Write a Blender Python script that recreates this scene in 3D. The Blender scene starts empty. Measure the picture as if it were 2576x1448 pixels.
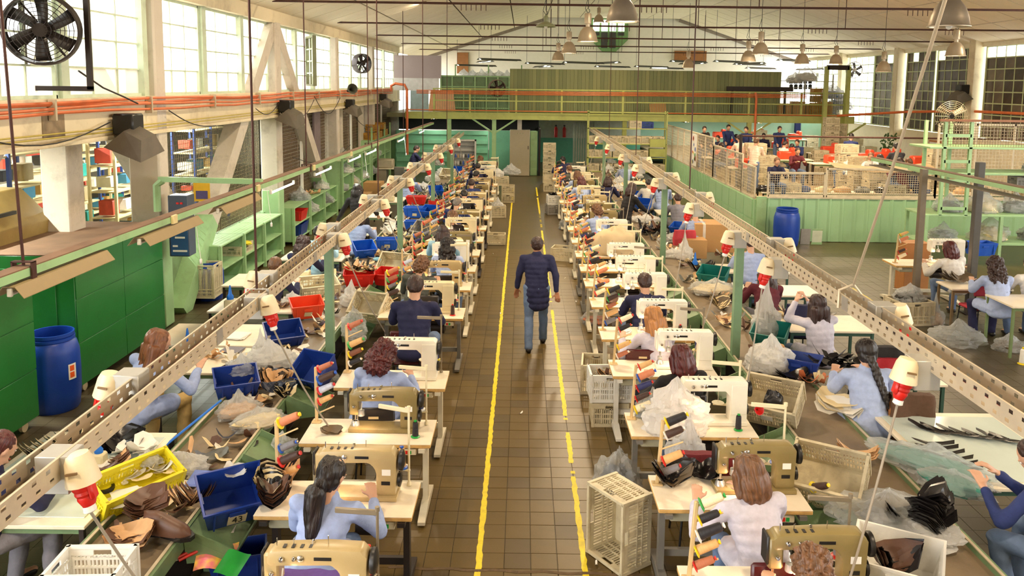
import bpy, bmesh, math, random
from mathutils import Vector, Matrix, Euler, noise
random.seed(7)
PI = math.pi
C = bpy.context.scene.collection
SC = bpy.context.scene

# ---------------------------------------------------------------- camera
F, PX, PY, HC = 2030.0, 1314.0, 448.0, 4.1
TH, PH = math.atan(237 / 2030), 0.012
_ct, _st, _cp, _sp = math.cos(TH), math.sin(TH), math.cos(PH), math.sin(PH)
_r0, _u0, _f0 = Vector((1, 0, 0)), Vector((0, _st, _ct)), Vector((0, _ct, -_st))
_R = _r0 * _cp + _u0 * _sp
_U = _u0 * _cp - _r0 * _sp
cam = bpy.data.objects.new('camera', bpy.data.cameras.new('camera'))
C.objects.link(cam)
cam.matrix_world = Matrix(((_R.x, _U.x, -_f0.x, 0), (_R.y, _U.y, -_f0.y, 0), (_R.z, _U.z, -_f0.z, HC), (0, 0, 0, 1)))
cam.data.sensor_fit = 'HORIZONTAL'
cam.data.sensor_width = 36
cam.data.lens = F / 2576 * 36
cam.data.shift_x = (1288 - PX) / 2576
cam.data.shift_y = (PY - 724) / 2576
cam.data.clip_end = 400
SC.camera = cam

def _ray(px, py):
    return _f0 + _R * ((px - PX) / F) - _U * ((py - PY) / F)
def Z(px, py, z):                     # point of the photograph at a known height
    d = _ray(px, py); t = (z - HC) / d.z
    return d.x * t, d.y * t
def Y(px, py, y):                     # at a known distance -> x, z
    d = _ray(px, py); t = y / d.y
    return d.x * t, HC + d.z * t
def X(px, py, x):                     # on a side wall -> y, z
    d = _ray(px, py); t = x / d.x
    return d.y * t, HC + d.z * t

# ---------------------------------------------------------------- world, exposure
w = bpy.data.worlds.new('sky'); SC.world = w; w.use_nodes = True
bg = w.node_tree.nodes['Background']
bg.inputs[0].default_value = (0.98, 0.98, 0.97, 1); bg.inputs[1].default_value = 6.5
SC.view_settings.view_transform = 'Standard'
SC.view_settings.look = 'None'
SC.view_settings.gamma = 1
SC.view_settings.use_curve_mapping = False
SC.view_settings.exposure = 0.27
SC.cycles.use_denoising = True
SC.cycles.max_bounces = 6
SC.cycles.diffuse_bounces = 3
SC.cycles.glossy_bounces = 3
SC.cycles.transparent_max_bounces = 12
SC.cycles.transmission_bounces = 4
SC.cycles.use_light_tree = True
SC.cycles.use_adaptive_sampling = True
SC.cycles.adaptive_threshold = .025
SC.cycles.sample_clamp_indirect = 6
SC.cycles.caustics_reflective = False
SC.cycles.caustics_refractive = False
LAMP_W = 120      # high-bay lamps
WARM = (1.0, 0.78, 0.52)

# ---------------------------------------------------------------- materials
def lin(c):
    return tuple((v / 12.92 if v <= .04045 else ((v + .055) / 1.055) ** 2.4) for v in (x / 255 for x in c))
_M = {}
def M(name, col=(200, 200, 200), rough=.55, metal=0, var=.10, sc=6, bump=.0, dirt=0, dcol=(70, 55, 35), dsc=2.5, emit=0, alpha=1, spec=.5, trans=0, stretch=None, two=None):
    if name in _M: return _M[name]
    m = bpy.data.materials.new(name); m.use_nodes = True; nt = m.node_tree; N, L = nt.nodes, nt.links
    b = N['Principled BSDF']; c = lin(col)
    b.inputs['Roughness'].default_value = rough; b.inputs['Metallic'].default_value = metal
    b.inputs['Specular IOR Level'].default_value = spec
    b.inputs['Base Color'].default_value = (*c, 1)
    if emit:
        b.inputs['Emission Color'].default_value = (*c, 1); b.inputs['Emission Strength'].default_value = emit
    if alpha < 1: b.inputs['Alpha'].default_value = alpha
    if trans: b.inputs['Transmission Weight'].default_value = trans
    if (var or bump or dirt or two) and not emit:
        tc = N.new('ShaderNodeTexCoord'); mp = N.new('ShaderNodeMapping'); L.new(tc.outputs['Object'], mp.inputs[0])
        if stretch: mp.inputs['Scale'].default_value = stretch
        nz = N.new('ShaderNodeTexNoise'); nz.inputs['Scale'].default_value = sc; nz.inputs['Detail'].default_value = 4; L.new(mp.outputs[0], nz.inputs['Vector'])
        mr = N.new('ShaderNodeMapRange'); L.new(nz.outputs[0], mr.inputs[0])
        mr.inputs[1].default_value = .3; mr.inputs[2].default_value = .7
        mx = N.new('ShaderNodeMix'); mx.data_type = 'RGBA'; L.new(mr.outputs[0], mx.inputs[0])
        c2 = lin(two) if two else tuple(min(1, v * (1 + var)) for v in c)
        c1 = c if two else tuple(v * (1 - var) for v in c)
        mx.inputs[6].default_value = (*c1, 1); mx.inputs[7].default_value = (*c2, 1)
        out = mx.outputs[2]
        if dirt:
            n2 = N.new('ShaderNodeTexNoise'); n2.inputs['Scale'].default_value = dsc; n2.inputs['Detail'].default_value = 8; n2.inputs['Roughness'].default_value = .7; L.new(mp.outputs[0], n2.inputs['Vector'])
            m2 = N.new('ShaderNodeMapRange'); L.new(n2.outputs[0], m2.inputs[0]); m2.inputs[1].default_value = .5; m2.inputs[2].default_value = .72; m2.inputs[4].default_value = dirt
            x2 = N.new('ShaderNodeMix'); x2.data_type = 'RGBA'; L.new(m2.outputs[0], x2.inputs[0]); L.new(out, x2.inputs[6]); x2.inputs[7].default_value = (*lin(dcol), 1); out = x2.outputs[2]
        L.new(out, b.inputs['Base Color'])
        if bump:
            bp = N.new('ShaderNodeBump'); bp.inputs['Strength'].default_value = bump; bp.inputs['Distance'].default_value = .02
            L.new(nz.outputs[0], bp.inputs['Height']); L.new(bp.outputs[0], b.inputs['Normal'])
    _M[name] = m
    return m

def glassy(name, col, trs, rough=.3, sheen=.5, bump=0):
    """frosted pane or thin plastic film: part of the light goes straight through, part is scattered"""
    if name in _M: return _M[name]
    m = bpy.data.materials.new(name); m.use_nodes = True; nt = m.node_tree; N, L = nt.nodes, nt.links
    N.remove(N['Principled BSDF']); o = N['Material Output']
    t = N.new('ShaderNodeBsdfTransparent'); tl = N.new('ShaderNodeBsdfTranslucent'); d = N.new('ShaderNodeBsdfPrincipled')
    c = (*lin(col), 1); tl.inputs[0].default_value = c; d.inputs['Base Color'].default_value = c; d.inputs['Roughness'].default_value = rough
    a = N.new('ShaderNodeMixShader'); a.inputs[0].default_value = sheen; L.new(tl.outputs[0], a.inputs[1]); L.new(d.outputs[0], a.inputs[2])
    if bump:
        tc = N.new('ShaderNodeTexCoord'); nz = N.new('ShaderNodeTexNoise'); nz.inputs['Scale'].default_value = 16; nz.inputs['Detail'].default_value = 6; nz.inputs['Roughness'].default_value = .65; nz.inputs['Distortion'].default_value = 1.2; L.new(tc.outputs['Object'], nz.inputs['Vector'])
        bp = N.new('ShaderNodeBump'); bp.inputs['Strength'].default_value = bump; bp.inputs['Distance'].default_value = .03; L.new(nz.outputs[0], bp.inputs['Height']); L.new(bp.outputs[0], d.inputs['Normal'])
    b = N.new('ShaderNodeMixShader'); b.inputs[0].default_value = trs; L.new(a.outputs[0], b.inputs[1]); L.new(t.outputs[0], b.inputs[2])
    L.new(b.outputs[0], o.inputs[0]); _M[name] = m
    return m

# ---------------------------------------------------------------- mesh builder
class MB:
    def __init__(s): s.v = []; s.f = []; s.T = None
    def add(s, vs, fs):
        n = len(s.v)
        if s.T is not None: vs = [tuple(s.T @ Vector(v)) for v in vs]
        s.v.extend(vs); s.f.extend([tuple(i + n for i in f) for f in fs]); return s
    def box(s, cx, cy, cz, sx, sy, sz, R=None):
        vs = [(a * sx / 2, b * sy / 2, c * sz / 2) for a in (-1, 1) for b in (-1, 1) for c in (-1, 1)]
        if R is not None: vs = [tuple(R @ Vector(v)) for v in vs]
        vs = [(x + cx, y + cy, z + cz) for x, y, z in vs]
        return s.add(vs, [(0, 1, 3, 2), (4, 6, 7, 5), (0, 4, 5, 1), (2, 3, 7, 6), (0, 2, 6, 4), (1, 5, 7, 3)])
    def bb(s, x0, x1, y0, y1, z0, z1):
        return s.box((x0 + x1) / 2, (y0 + y1) / 2, (z0 + z1) / 2, x1 - x0, y1 - y0, z1 - z0)
    def cbox(s, cx, cy, cz, sx, sy, sz, c=.01, R=None):
        """box with chamfered edges"""
        hx, hy, hz = sx / 2, sy / 2, sz / 2; c = min(c, hx * .9, hy * .9, hz * .9)
        idx = {}; vs = []
        for a in (-1, 1):
            for b in (-1, 1):
                for d in (-1, 1):
                    for k, p in enumerate(((hx, hy - c, hz - c), (hx - c, hy, hz - c), (hx - c, hy - c, hz))):
                        idx[a, b, d, k] = len(vs); vs.append((a * p[0], b * p[1], d * p[2]))
        fs = []
        for a in (-1, 1):
            q = [idx[a, -1, -1, 0], idx[a, 1, -1, 0], idx[a, 1, 1, 0], idx[a, -1, 1, 0]]; fs.append(q if a > 0 else q[::-1])
            q = [idx[-1, a, -1, 1], idx[-1, a, 1, 1], idx[1, a, 1, 1], idx[1, a, -1, 1]]; fs.append(q if a > 0 else q[::-1])
            q = [idx[-1, -1, a, 2], idx[1, -1, a, 2], idx[1, 1, a, 2], idx[-1, 1, a, 2]]; fs.append(q if a > 0 else q[::-1])
        for a in (-1, 1):
            for b in (-1, 1):
                q = [idx[a, b, -1, 0], idx[a, b, -1, 1], idx[a, b, 1, 1], idx[a, b, 1, 0]]; fs.append(q if a * b > 0 else q[::-1])
                q = [idx[a, -1, b, 0], idx[a, 1, b, 0], idx[a, 1, b, 2], idx[a, -1, b, 2]]; fs.append(q if a * b > 0 else q[::-1])
                q = [idx[-1, a, b, 1], idx[-1, a, b, 2], idx[1, a, b, 2], idx[1, a, b, 1]]; fs.append(q if a * b > 0 else q[::-1])
                for d in (-1, 1):
                    q = [idx[a, b, d, k] for k in range(3)]; fs.append(q if a * b * d > 0 else q[::-1])
        if R is not None: vs = [tuple(R @ Vector(v)) for v in vs]
        return s.add([(x + cx, y + cy, z + cz) for x, y, z in vs], fs)
    def beam(s, p, q, w, h, up=(0, 0, 1)):
        p, q = Vector(p), Vector(q); d = (q - p); L = d.length
        if L < 1e-6: return s
        d.normalize(); up = Vector(up)
        if abs(d.dot(up)) > .98: up = Vector((0, 1, 0))
        sd = d.cross(up).normalized(); u = sd.cross(d)
        R = Matrix((sd, d, u)).transposed()
        c = (p + q) / 2
        return s.box(c.x, c.y, c.z, w, L, h, R)
    def tube(s, pts, r, n=6, cap=True):
        pts = [Vector(p) for p in pts]; rs = r if isinstance(r, (list, tuple)) else [r] * len(pts)
        vs = []; fs = []; prev = None
        for i, p in enumerate(pts):
            d = (pts[min(i + 1, len(pts) - 1)] - pts[max(i - 1, 0)])
            if d.length < 1e-9: d = Vector((0, 0, 1))
            d.normalize()
            if prev is None:
                a = Vector((0, 0, 1)) if abs(d.z) < .9 else Vector((1, 0, 0)); u = d.cross(a).normalized()
            else:
                u = prev - d * prev.dot(d)
                if u.length < 1e-6: u = d.cross(Vector((0, 0, 1)))
                u.normalize()
            prev = u; v = d.cross(u)
            for k in range(n):
                a = 2 * PI * k / n; vs.append(tuple(p + (u * math.cos(a) + v * math.sin(a)) * rs[i]))
        for i in range(len(pts) - 1):
            for k in range(n):
                fs.append((i * n + k, i * n + (k + 1) % n, (i + 1) * n + (k + 1) % n, (i + 1) * n + k))
        if cap: fs.append(tuple(range(n))[::-1]); fs.append(tuple((len(pts) - 1) * n + k for k in range(n)))
        return s.add(vs, fs)
    def lathe(s, prof, n=16, at=(0, 0, 0), R=None, close=True):
        vs = []; fs = []
        for r, z in prof:
            for k in range(n):
                a = 2 * PI * k / n; v = Vector((r * math.cos(a), r * math.sin(a), z))
                if R is not None: v = R @ v
                vs.append((v.x + at[0], v.y + at[1], v.z + at[2]))
        for i in range(len(prof) - 1):
            for k in range(n):
                fs.append((i * n + k, i * n + (k + 1) % n, (i + 1) * n + (k + 1) % n, (i + 1) * n + k))
        if close:
            fs.append(tuple(range(n))[::-1]); fs.append(tuple((len(prof) - 1) * n + k for k in range(n)))
        return s.add(vs, fs)
    def extr(s, poly, y0, y1, plane='xz'):
        n = len(poly)
        if plane == 'xz': vs = [(a, y0, b) for a, b in poly] + [(a, y1, b) for a, b in poly]
        elif plane == 'xy': vs = [(a, b, y0) for a, b in poly] + [(a, b, y1) for a, b in poly]
        else: vs = [(y0, a, b) for a, b in poly] + [(y1, a, b) for a, b in poly]
        fs = [tuple(range(n)), tuple(range(2 * n - 1, n - 1, -1))] + [(i, i + n, (i + 1) % n + n, (i + 1) % n) for i in range(n)]
        return s.add(vs, fs)
    def grid(s, fn, nu, nv):
        vs = [fn(i / nu, j / nv) for j in range(nv + 1) for i in range(nu + 1)]
        fs = [(j * (nu + 1) + i, j * (nu + 1) + i + 1, (j + 1) * (nu + 1) + i + 1, (j + 1) * (nu + 1) + i) for j in range(nv) for i in range(nu)]
        return s.add(vs, fs)
    def mesh(s, name, mat=None, smooth=True, ang=38, bevel=0, normals=False):
        me = bpy.data.meshes.new(name); me.from_pydata(s.v, [], s.f); me.update()
        if bevel or normals:
            bm = bmesh.new(); bm.from_mesh(me)
            bmesh.ops.recalc_face_normals(bm, faces=bm.faces)
            if bevel:
                es = [e for e in bm.edges if e.is_manifold and e.calc_face_angle(0) > .5]
                bmesh.ops.bevel(bm, geom=es, offset=bevel, segments=2, affect='EDGES', profile=.6, clamp_overlap=True)
            bm.to_mesh(me); bm.free()
        if mat: me.materials.append(mat)
        if smooth:
            me.polygons.foreach_set('use_smooth', [True] * len(me.polygons))
            me.set_sharp_from_angle(angle=math.radians(ang))
        return me

def link(name, me, parent=None, loc=None, rot=None, scl=None, mat=None, label=None):
    o = bpy.data.objects.new(name, me); C.objects.link(o)
    if parent is not None: o.parent = parent
    if loc is not None: o.location = loc
    if rot is not None: o.rotation_euler = rot if hasattr(rot, '__len__') else (0, 0, rot)
    if scl is not None: o.scale = scl if hasattr(scl, '__len__') else (scl,) * 3
    if mat is not None:
        if not me.materials: me.materials.append(mat)
        else: o.material_slots[0].link = 'OBJECT'; o.material_slots[0].material = mat
    if label: o['label'] = label
    if name in SMALL: o['kind'] = 'stuff'
    return o
SMALL = ('oil_ports', 'tension_dials', 'thread_guides', 'joint_plate', 'eyes', 'iris', 'laces', 'hook', 'red_buttons', 'switch_row', 'indicator_lamp')
_LAB = {}; SURF = []
def tag(o, label, cat, group=None, kind=None):
    n = len(label.split())
    if n < 4 or n > 16: print('LABEL LENGTH', n, label)
    if label in _LAB and not group: print('DUP LABEL', label)
    _LAB[label] = 1
    o['label'] = label; o['category'] = cat
    if group: o['group'] = group
    if kind: o['kind'] = kind
    return o
def thing(name, label, cat, loc=(0, 0, 0), rot=0, group=None, scl=None):
    o = bpy.data.objects.new(name, None); C.objects.link(o); o.location = loc; o.empty_display_size = .1
    o.rotation_euler = rot if hasattr(rot, '__len__') else (0, 0, rot)
    if scl: o.scale = (scl,) * 3 if not hasattr(scl, '__len__') else scl
    return tag(o, label, cat, group)
def struct(name, mb, mat, **k):
    me = mb if isinstance(mb, bpy.types.Mesh) else mb.mesh(name, mat, **k)
    o = link(name, me); o['kind'] = 'structure'; return o
_P = {}
def proto(key, fn):
    if key not in _P: _P[key] = fn()
    return _P[key]
def place(parts, root):
    """parts: list of (name, mesh, material or None, [sub-parts]) linked under root; shared mesh data"""
    for p in parts:
        o = link(p[0], p[1], root, mat=p[2] if len(p) > 2 else None)
        if len(p) > 3 and p[3]:
            for q in p[3]: link(q[0], q[1], o, mat=q[2] if len(q) > 2 else None)
ORD = ['nearest', 'second', 'third', 'fourth', 'fifth', 'sixth', 'seventh', 'eighth', 'ninth', 'tenth', 'eleventh', 'twelfth', 'thirteenth', 'fourteenth', 'fifteenth', 'sixteenth', 'seventeenth', 'eighteenth', 'nineteenth', 'twentieth']
def rnd(a, b): return random.uniform(a, b)

FST = ['first'] + ORD[1:]
# palette
GREEN = M('pale_green_paint', (158, 196, 142), .45, var=.06, sc=3, dirt=.35, dcol=(110, 105, 70))
GREEN_D = M('sage_green_paint', (112, 140, 100), .45, var=.08, sc=4, dirt=.5, dcol=(80, 72, 45))
GREEN_Y = M('yellow_green_paint', (176, 184, 104), .45, var=.06, sc=3, dirt=.3, dcol=(110, 95, 50))
LOCK = M('dark_green_enamel', (34, 112, 48), .35, var=.10, sc=1.5, dirt=.25, dcol=(18, 60, 26), dsc=1.2)
CREAM = M('cream_plaster', (226, 212, 178), .75, var=.06, sc=1.2, bump=.15, dirt=.45, dcol=(140, 110, 70), dsc=1.4)
CONC = M('grey_concrete', (206, 196, 180), .8, var=.08, sc=2, bump=.2, dirt=.5, dcol=(100, 85, 62), dsc=2)
WHITE = M('white_paint', (232, 228, 216), .5, var=.03, sc=2, dirt=.2, dcol=(170, 150, 110))
STEEL = M('zinc_steel', (188, 186, 180), .35, metal=.7, var=.06, sc=12)
STEEL_W = M('galvanised_tray', (206, 192, 166), .45, metal=.35, var=.06, sc=8, dirt=.2, dcol=(120, 90, 60))
DARK = M('dark_iron', (46, 36, 32), .5, metal=.3, var=.15)
BLACK = M('black_plastic', (22, 20, 20), .4, var=.1)
RUST = M('rusty_rod', (74, 44, 36), .6, metal=.3, var=.2)
ORANGE = M('orange_conduit', (214, 112, 62), .45, var=.12, sc=4, dirt=.3, dcol=(150, 80, 60))
RED = M('red_plastic', (206, 36, 30), .35, var=.06)
WOOD = M('pale_wood', (214, 184, 132), .55, var=.1, sc=10, stretch=(1, 1, .2))
CARD = M('brown_cardboard', (190, 146, 92), .75, var=.05, sc=3, dirt=.15)
PAPER = M('white_paper', (238, 236, 228), .7, var=.02)
FILM = glassy('clear_plastic_film', (226, 230, 230), .60, .14, .75, 1.0)
FILM_W = glassy('milky_plastic_film', (240, 240, 238), .34, .18, .7, 1.0)
# ================================================================ STRUCTURE
TILE = .2304; TX0 = -.118; TY0 = 5.52
mt = [M('tile_ochre', (98, 80, 42), .33, var=.12, sc=3, dirt=.35, dcol=(80, 62, 38), dsc=1.5, spec=.4), M('tile_ochre_dark', (84, 68, 35), .36, var=.12, sc=3, dirt=.45, dcol=(76, 58, 36), dsc=1.5, spec=.4), M('tile_ochre_light', (100, 82, 44), .3, var=.1, sc=3, dirt=.3, dcol=(88, 68, 40), dsc=1.5, spec=.4)]
mt_far = [M('tile_grey', (80, 71, 50), .38, var=.14, sc=2, dirt=.5, dcol=(66, 56, 42), dsc=1.1)]
GROUT = M('dark_grout', (56, 45, 24), .8, var=.15)
fl = MB().bb(-16, 17, -8, 60, -.2, -.008)
floor = struct('floor', fl, None, smooth=False)
fm = M('far_tiled_floor', (76, 64, 38), .35, var=.1)
nt = fm.node_tree; N, L = nt.nodes, nt.links
br = N.new('ShaderNodeTexBrick'); br.offset = 0; br.inputs['Scale'].default_value = 1 / TILE; br.inputs['Mortar Size'].default_value = .02
br.inputs['Brick Width'].default_value = 1; br.inputs['Row Height'].default_value = 1
br.inputs['Color1'].default_value = (*lin((86, 72, 40)), 1); br.inputs['Color2'].default_value = (*lin((78, 65, 37)), 1); br.inputs['Mortar'].default_value = (*lin((66, 54, 34)), 1)
tc = N.new('ShaderNodeTexCoord'); L.new(tc.outputs['Object'], br.inputs['Vector'])
L.new(br.outputs[0], N['Principled BSDF'].inputs['Base Color'])
floor.data.materials.append(fm)
tm = []
for k in range(3):
    b = MB(); h = TILE / 2 - .0022
    b.cbox(0, 0, -.006, 2 * h, 2 * h, .012, .0025); tm.append(b.mesh('tile', mt[k], smooth=False))
cnt = 0; used = set()
for j in range(37):
    for i in range(8):
        x = TX0 + (i - 3 + .5) * TILE; y = TY0 + (j + .5) * TILE
        link('tile', tm[random.choice((0, 0, 1, 2))], floor, (x, y, rnd(-.0008, .0008)), rot=(rnd(-.002, .002), rnd(-.002, .002), 0)); used.add((i - 3, j))
for nm, rx, ry, ml in (('tile_field', range(-26, 40), range(-2, 62), mt[0]),):
    b = MB(); h = TILE / 2 - .0022; b2 = MB()
    for j in ry:
        for i in rx:
            if (i, j) in used: continue
            x = TX0 + (i + .5) * TILE; y = TY0 + (j + .5) * TILE
            if y > 16 and abs(x) > 1.4 and x < 5.5: continue
            q = b if -9 <= i <= 10 else b2
            z = rnd(-.0008, .0008)
            q.add([(x - h, y - h, z), (x + h, y - h, z), (x + h, y + h, z), (x - h, y + h, z), (x - h, y - h, -.008), (x + h, y - h, -.008), (x + h, y + h, -.008), (x - h, y + h, -.008)], [(0, 1, 2, 3), (0, 4, 5, 1), (1, 5, 6, 2), (2, 6, 7, 3), (3, 7, 4, 0)])
    o = link('tile', b.mesh('tile_field', mt[0], smooth=False), floor); o['kind'] = 'stuff'
    o = link('tile', b2.mesh('tile_field', mt_far[0], smooth=False), floor); o['kind'] = 'stuff'
crack = MB()
pts = [(-1.1 + k * .11, TY0 + 3.97 * TILE * 0 + .92 + .012 * math.sin(k * 1.7) - .012 * k * .3, .001) for k in range(22)]
for a, b_ in zip(pts, pts[1:]): crack.beam(a, b_, .035, .003)
link('floor_crack', crack.mesh('floor_crack', M('crack_filler', (96, 76, 52), .8, var=.25, sc=20)), floor)

# worn yellow lines: short irregular strips of paint
YEL = M('worn_yellow_paint', (232, 210, 24), .5, var=.08, sc=20, dirt=.35, dcol=(150, 120, 40), dsc=9)
def paint_line(name, x0, y0, x1, y1, wdt, label, gaps):
    b = MB(); n = int(abs(y1 - y0) / .06); d = Vector((x1 - x0, y1 - y0, 0)); L_ = d.length; d.normalize(); s = Vector((d.y, -d.x, 0))
    prev = None
    for k in range(n + 1):
        t = k / n; y = y0 + (y1 - y0) * t
        p = Vector((x0, y0, .0014)) + d * (L_ * t)
        a = p - s * (wdt / 2 + rnd(-.008, .004)); c = p + s * (wdt / 2 + rnd(-.010, .004))
        gap = any(g0 < y < g1 for g0, g1 in gaps) and random.random() < .75
        if prev and not gap: b.add([tuple(prev[0]), tuple(prev[1]), tuple(c), tuple(a)], [(0, 1, 2, 3)])
        prev = (a, c)
    o = struct(name, b, YEL, smooth=False); o['label'] = label
paint_line('trim_1', -.335, 4.9, -.355, 32, .056, 'yellow painted line along the left side of the aisle', [(7.2, 7.35), (6.62, 6.7)])
paint_line('trim_2', .575, 4.9, .565, 32, .056, 'chipped yellow painted line along the right side of the aisle', [(8.1, 8.5), (9.2, 9.7), (14.4, 15.3), (20.5, 21), (22.5, 25.5), (29, 29.5)])
paint_line('trim_3', 6.76, 8.5, 6.83, 16.3, .06, 'yellow painted line on the floor of the right bay', [(13, 13.3)])

# ---- left wall
XL = -5.88
lw = MB(); lw.bb(XL - .4, XL, 3, 38.6, 3.27, 3.84); lw.bb(XL - .42, XL, 3, 38.6, 5.46, 5.75); lw.bb(XL - .5, XL + .04, 3, 38.6, 3.24, 3.30)
wl = struct('wall_left', lw, CREAM, bevel=.01)
def column(y, x=XL, wy=.36, z1=5.5, name='column', lo=1.5):
    b = MB().cbox(x - .24, y, (lo + z1) / 2, .5, wy, z1 - lo, .03); o = link(name, b.mesh(name, CONC), wl)
    b = MB().cbox(x - .24, y, lo / 2, .506, wy + .006, lo, .03); link('painted_base', b.mesh('painted_base', GREEN), o)
column(6.9); column(13.15); column(25.7); column(31.9); column(38.1)
def aframe(y, x=XL, half=5.6, w=.34, z1=5.5):
    b = MB().cbox(x - .2, y, z1 / 2, .42, .42, z1, .03); v = link('column', b.mesh('column', CONC), wl)
    b = MB().cbox(x - .2, y, .75, .43, .43, 1.5, .03); link('painted_base', b.mesh('painted_base', GREEN), v)
    for s in (-1, 1):
        p = Vector((x - .2, y + s * .1, z1 - .1)); q = Vector((x - .2, y + s * half, 0)); t = 1.45 / z1; mid = q.lerp(p, t)
        o = link('brace', MB().beam(mid, p, .36, w, up=(1, 0, 0)).mesh('brace', CONC), wl)
        link('painted_base', MB().beam(q - Vector((0, 0, .0)), mid, .366, w + .006, up=(1, 0, 0)).mesh('painted_base', GREEN), o)
aframe(19.5)
aframe(11.9, x=XL - .75, half=5.0, w=.4, z1=5.0)

FRAME = M('window_frame_green', (208, 222, 196), .5, var=.05, dirt=.3, dcol=(120, 100, 70))
PANE = glassy('frosted_pane', (250, 250, 246), .42, .4, .25)
PANE2 = glassy('dirty_pane', (228, 222, 214), .25, .5, .35)
wi = 0
def window(x, y0, y1, n, rows=4, z0=3.86, z1=5.44, side=1, pmat=None, frame=None, skip=(), lab=None, fw=.06):
    """steel window in a side wall: frame and glazing bars in one mesh, every pane a part"""
    global wi; wi += 1
    root = struct('window_%d' % wi, _winframe(x, y0, y1, n, rows, z0, z1, fw), frame or FRAME, smooth=False)
    dy = (y1 - y0) / n; dz = (z1 - z0) / rows
    me = proto(('pane', round(dy, 3), round(dz, 3)), lambda: MB().box(0, 0, 0, .008, dy - .02, dz - .02).mesh('pane', PANE, smooth=False))
    for i in range(n):
        for j in range(rows):
            if (i, j) in skip: continue
            link('pane', me, root, (x, y0 + (i + .5) * dy, z0 + (j + .5) * dz), mat=(pmat(i, j) if pmat else (PANE2 if j == 0 or random.random() < .12 else PANE)))
    return root
def _winframe(x, y0, y1, n, rows, z0, z1, fw=.06):
    b = MB(); bw = .012 if x < 0 else .02
    for y in (y0, y1): b.bb(x - .05, x + .05, y - fw / 2, y + fw / 2, z0 - .02, z1 + .02)
    for z in (z0, z1): b.bb(x - .05, x + .05, y0, y1, z - .025, z + .025)
    for i in range(1, n): y = y0 + (y1 - y0) * i / n; b.bb(x - .02, x + .02, y - bw, y + bw, z0, z1)
    for j in range(1, rows): z = z0 + (z1 - z0) * j / rows; b.bb(x - .025, x + .03, y0, y1, z - bw, z + bw)
    return b
XW = XL - .2
for y0, y1, n in ((7.2, 9.1, 3), (10.75, 12.85, 3), (13.45, 15.15, 3), (15.45, 17.3, 3), (17.4, 19.2, 3), (19.8, 21.4, 3), (23.3, 25.4, 3), (26.0, 28.2, 3), (29.9, 31.6, 3), (32.2, 34.7, 4), (35.3, 37.8, 4)):
    window(XW, y0, y1, n)
window(XW, 9.3, 10.5, 2, skip=[(0, 1), (1, 1), (0, 2), (1, 2), (0, 3), (1, 3)])
window(XW, 21.5, 23.2, 2, skip=[(0, 1), (0, 2), (1, 1), (1, 2)])
window(XW, 28.3, 29.8, 2, skip=[(0, 1), (0, 2)])
for k, y in enumerate((9.2, 10.62, 12.9, 13.4, 15.3, 17.35, 21.45, 23.25, 28.25, 29.85, 34.95)):
    o = link('mullion', MB().bb(XW - .08, XW + .1, y - .09, y + .09, 3.84, 5.46).mesh('mullion', FRAME, smooth=False), wl)
# casement hanging open at the fourth bay and a round plate on a pane
o = link('open_casement', _winframe(0, -.5, .5, 2, 4, 0, 1.3).mesh('open_casement', M('olive_frame', (120, 124, 92), .6)), wl, (XW + .25, 22.3, 4.0), rot=(0, 0, .45))

# screens of wire and brown louvres below the beam
MESHW = M('grey_wire', (150, 140, 112), .5, metal=.4)
def wiremesh(w, h, sp=.07, r=.004, name='wire_mesh', mat=None):
    """panel in the local xz plane, origin bottom left"""
    def mk():
        b = MB(); n = int(w / sp)
        for i in range(n + 1): x = i * w / n; b.add([(x - r, 0, 0), (x + r, 0, 0), (x + r, 0, h), (x - r, 0, h), (x, r * 2, 0), (x, r * 2, h)], [(0, 1, 2, 3), (1, 4, 5, 2), (4, 0, 3, 5)])
        m = int(h / sp)
        for j in range(m + 1): z = j * h / m; b.add([(0, 0, z - r), (w, 0, z - r), (w, 0, z + r), (0, 0, z + r), (0, r * 2, z), (w, r * 2, z)], [(0, 1, 2, 3), (3, 2, 5, 4), (4, 5, 1, 0)])
        return b.mesh(name, mat or MESHW, smooth=False)
    return proto(('wm', round(w, 2), round(h, 2), sp, r, mat and mat.name), mk)
LOUV = M('brown_louvre', (104, 80, 62), .7, var=.2, sc=9, stretch=(1, 1, 6))
for y0, y1 in ((13.5, 16.6), (16.7, 19.2)):
    o = link('wire_mesh', wiremesh(y1 - y0, 2.3, .08, .004), wl, (XL - .42, y0, .95), rot=PI / 2); o['kind'] = 'stuff'
for y0, y1 in ((19.8, 22.3), (22.4, 25.4), (26.0, 28.8), (28.9, 31.6), (32.2, 35), (35.1, 37.9)):
    b = MB()
    for k in range(24): b.bb(-.02, .02, 0, y1 - y0, k * .095, k * .095 + .08)
    link('louvre', b.mesh('louvre', LOUV, smooth=False), wl, (XL - .38, y0, .95)); 
    o = link('wire_mesh', wiremesh(y1 - y0, 2.3, .1, .004), wl, (XL - .3, y0, .95), rot=PI / 2); o['kind'] = 'stuff'
    link('screen_frame', MB().bb(-.03, .03, -.05, .05, 0, 3.2).mesh('screen_frame', WHITE), wl, (XL - .28, y0, .05))
link('low_wall', MB().bb(XL - .5, XL - .34, 13.4, 38, 0, .95).mesh('low_wall', GREEN_D), wl)
link('grey_panel', MB().bb(-.03, .03, -.4, .4, 0, 2.2).mesh('grey_panel', CONC), wl, (XL - .26, 27.0, 1.0))
link('grey_panel', MB().bb(-.03, .03, -.4, .4, 0, 2.2).mesh('grey_panel', CONC), wl, (XL - .26, 30.6, 1.0))
link('grey_panel', MB().bb(-.03, .03, -.35, .35, 0, 2.3).mesh('grey_panel', M('plum_grey', (120, 106, 108), .7)), wl, (XL - .26, 24.0, 1.0))

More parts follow.
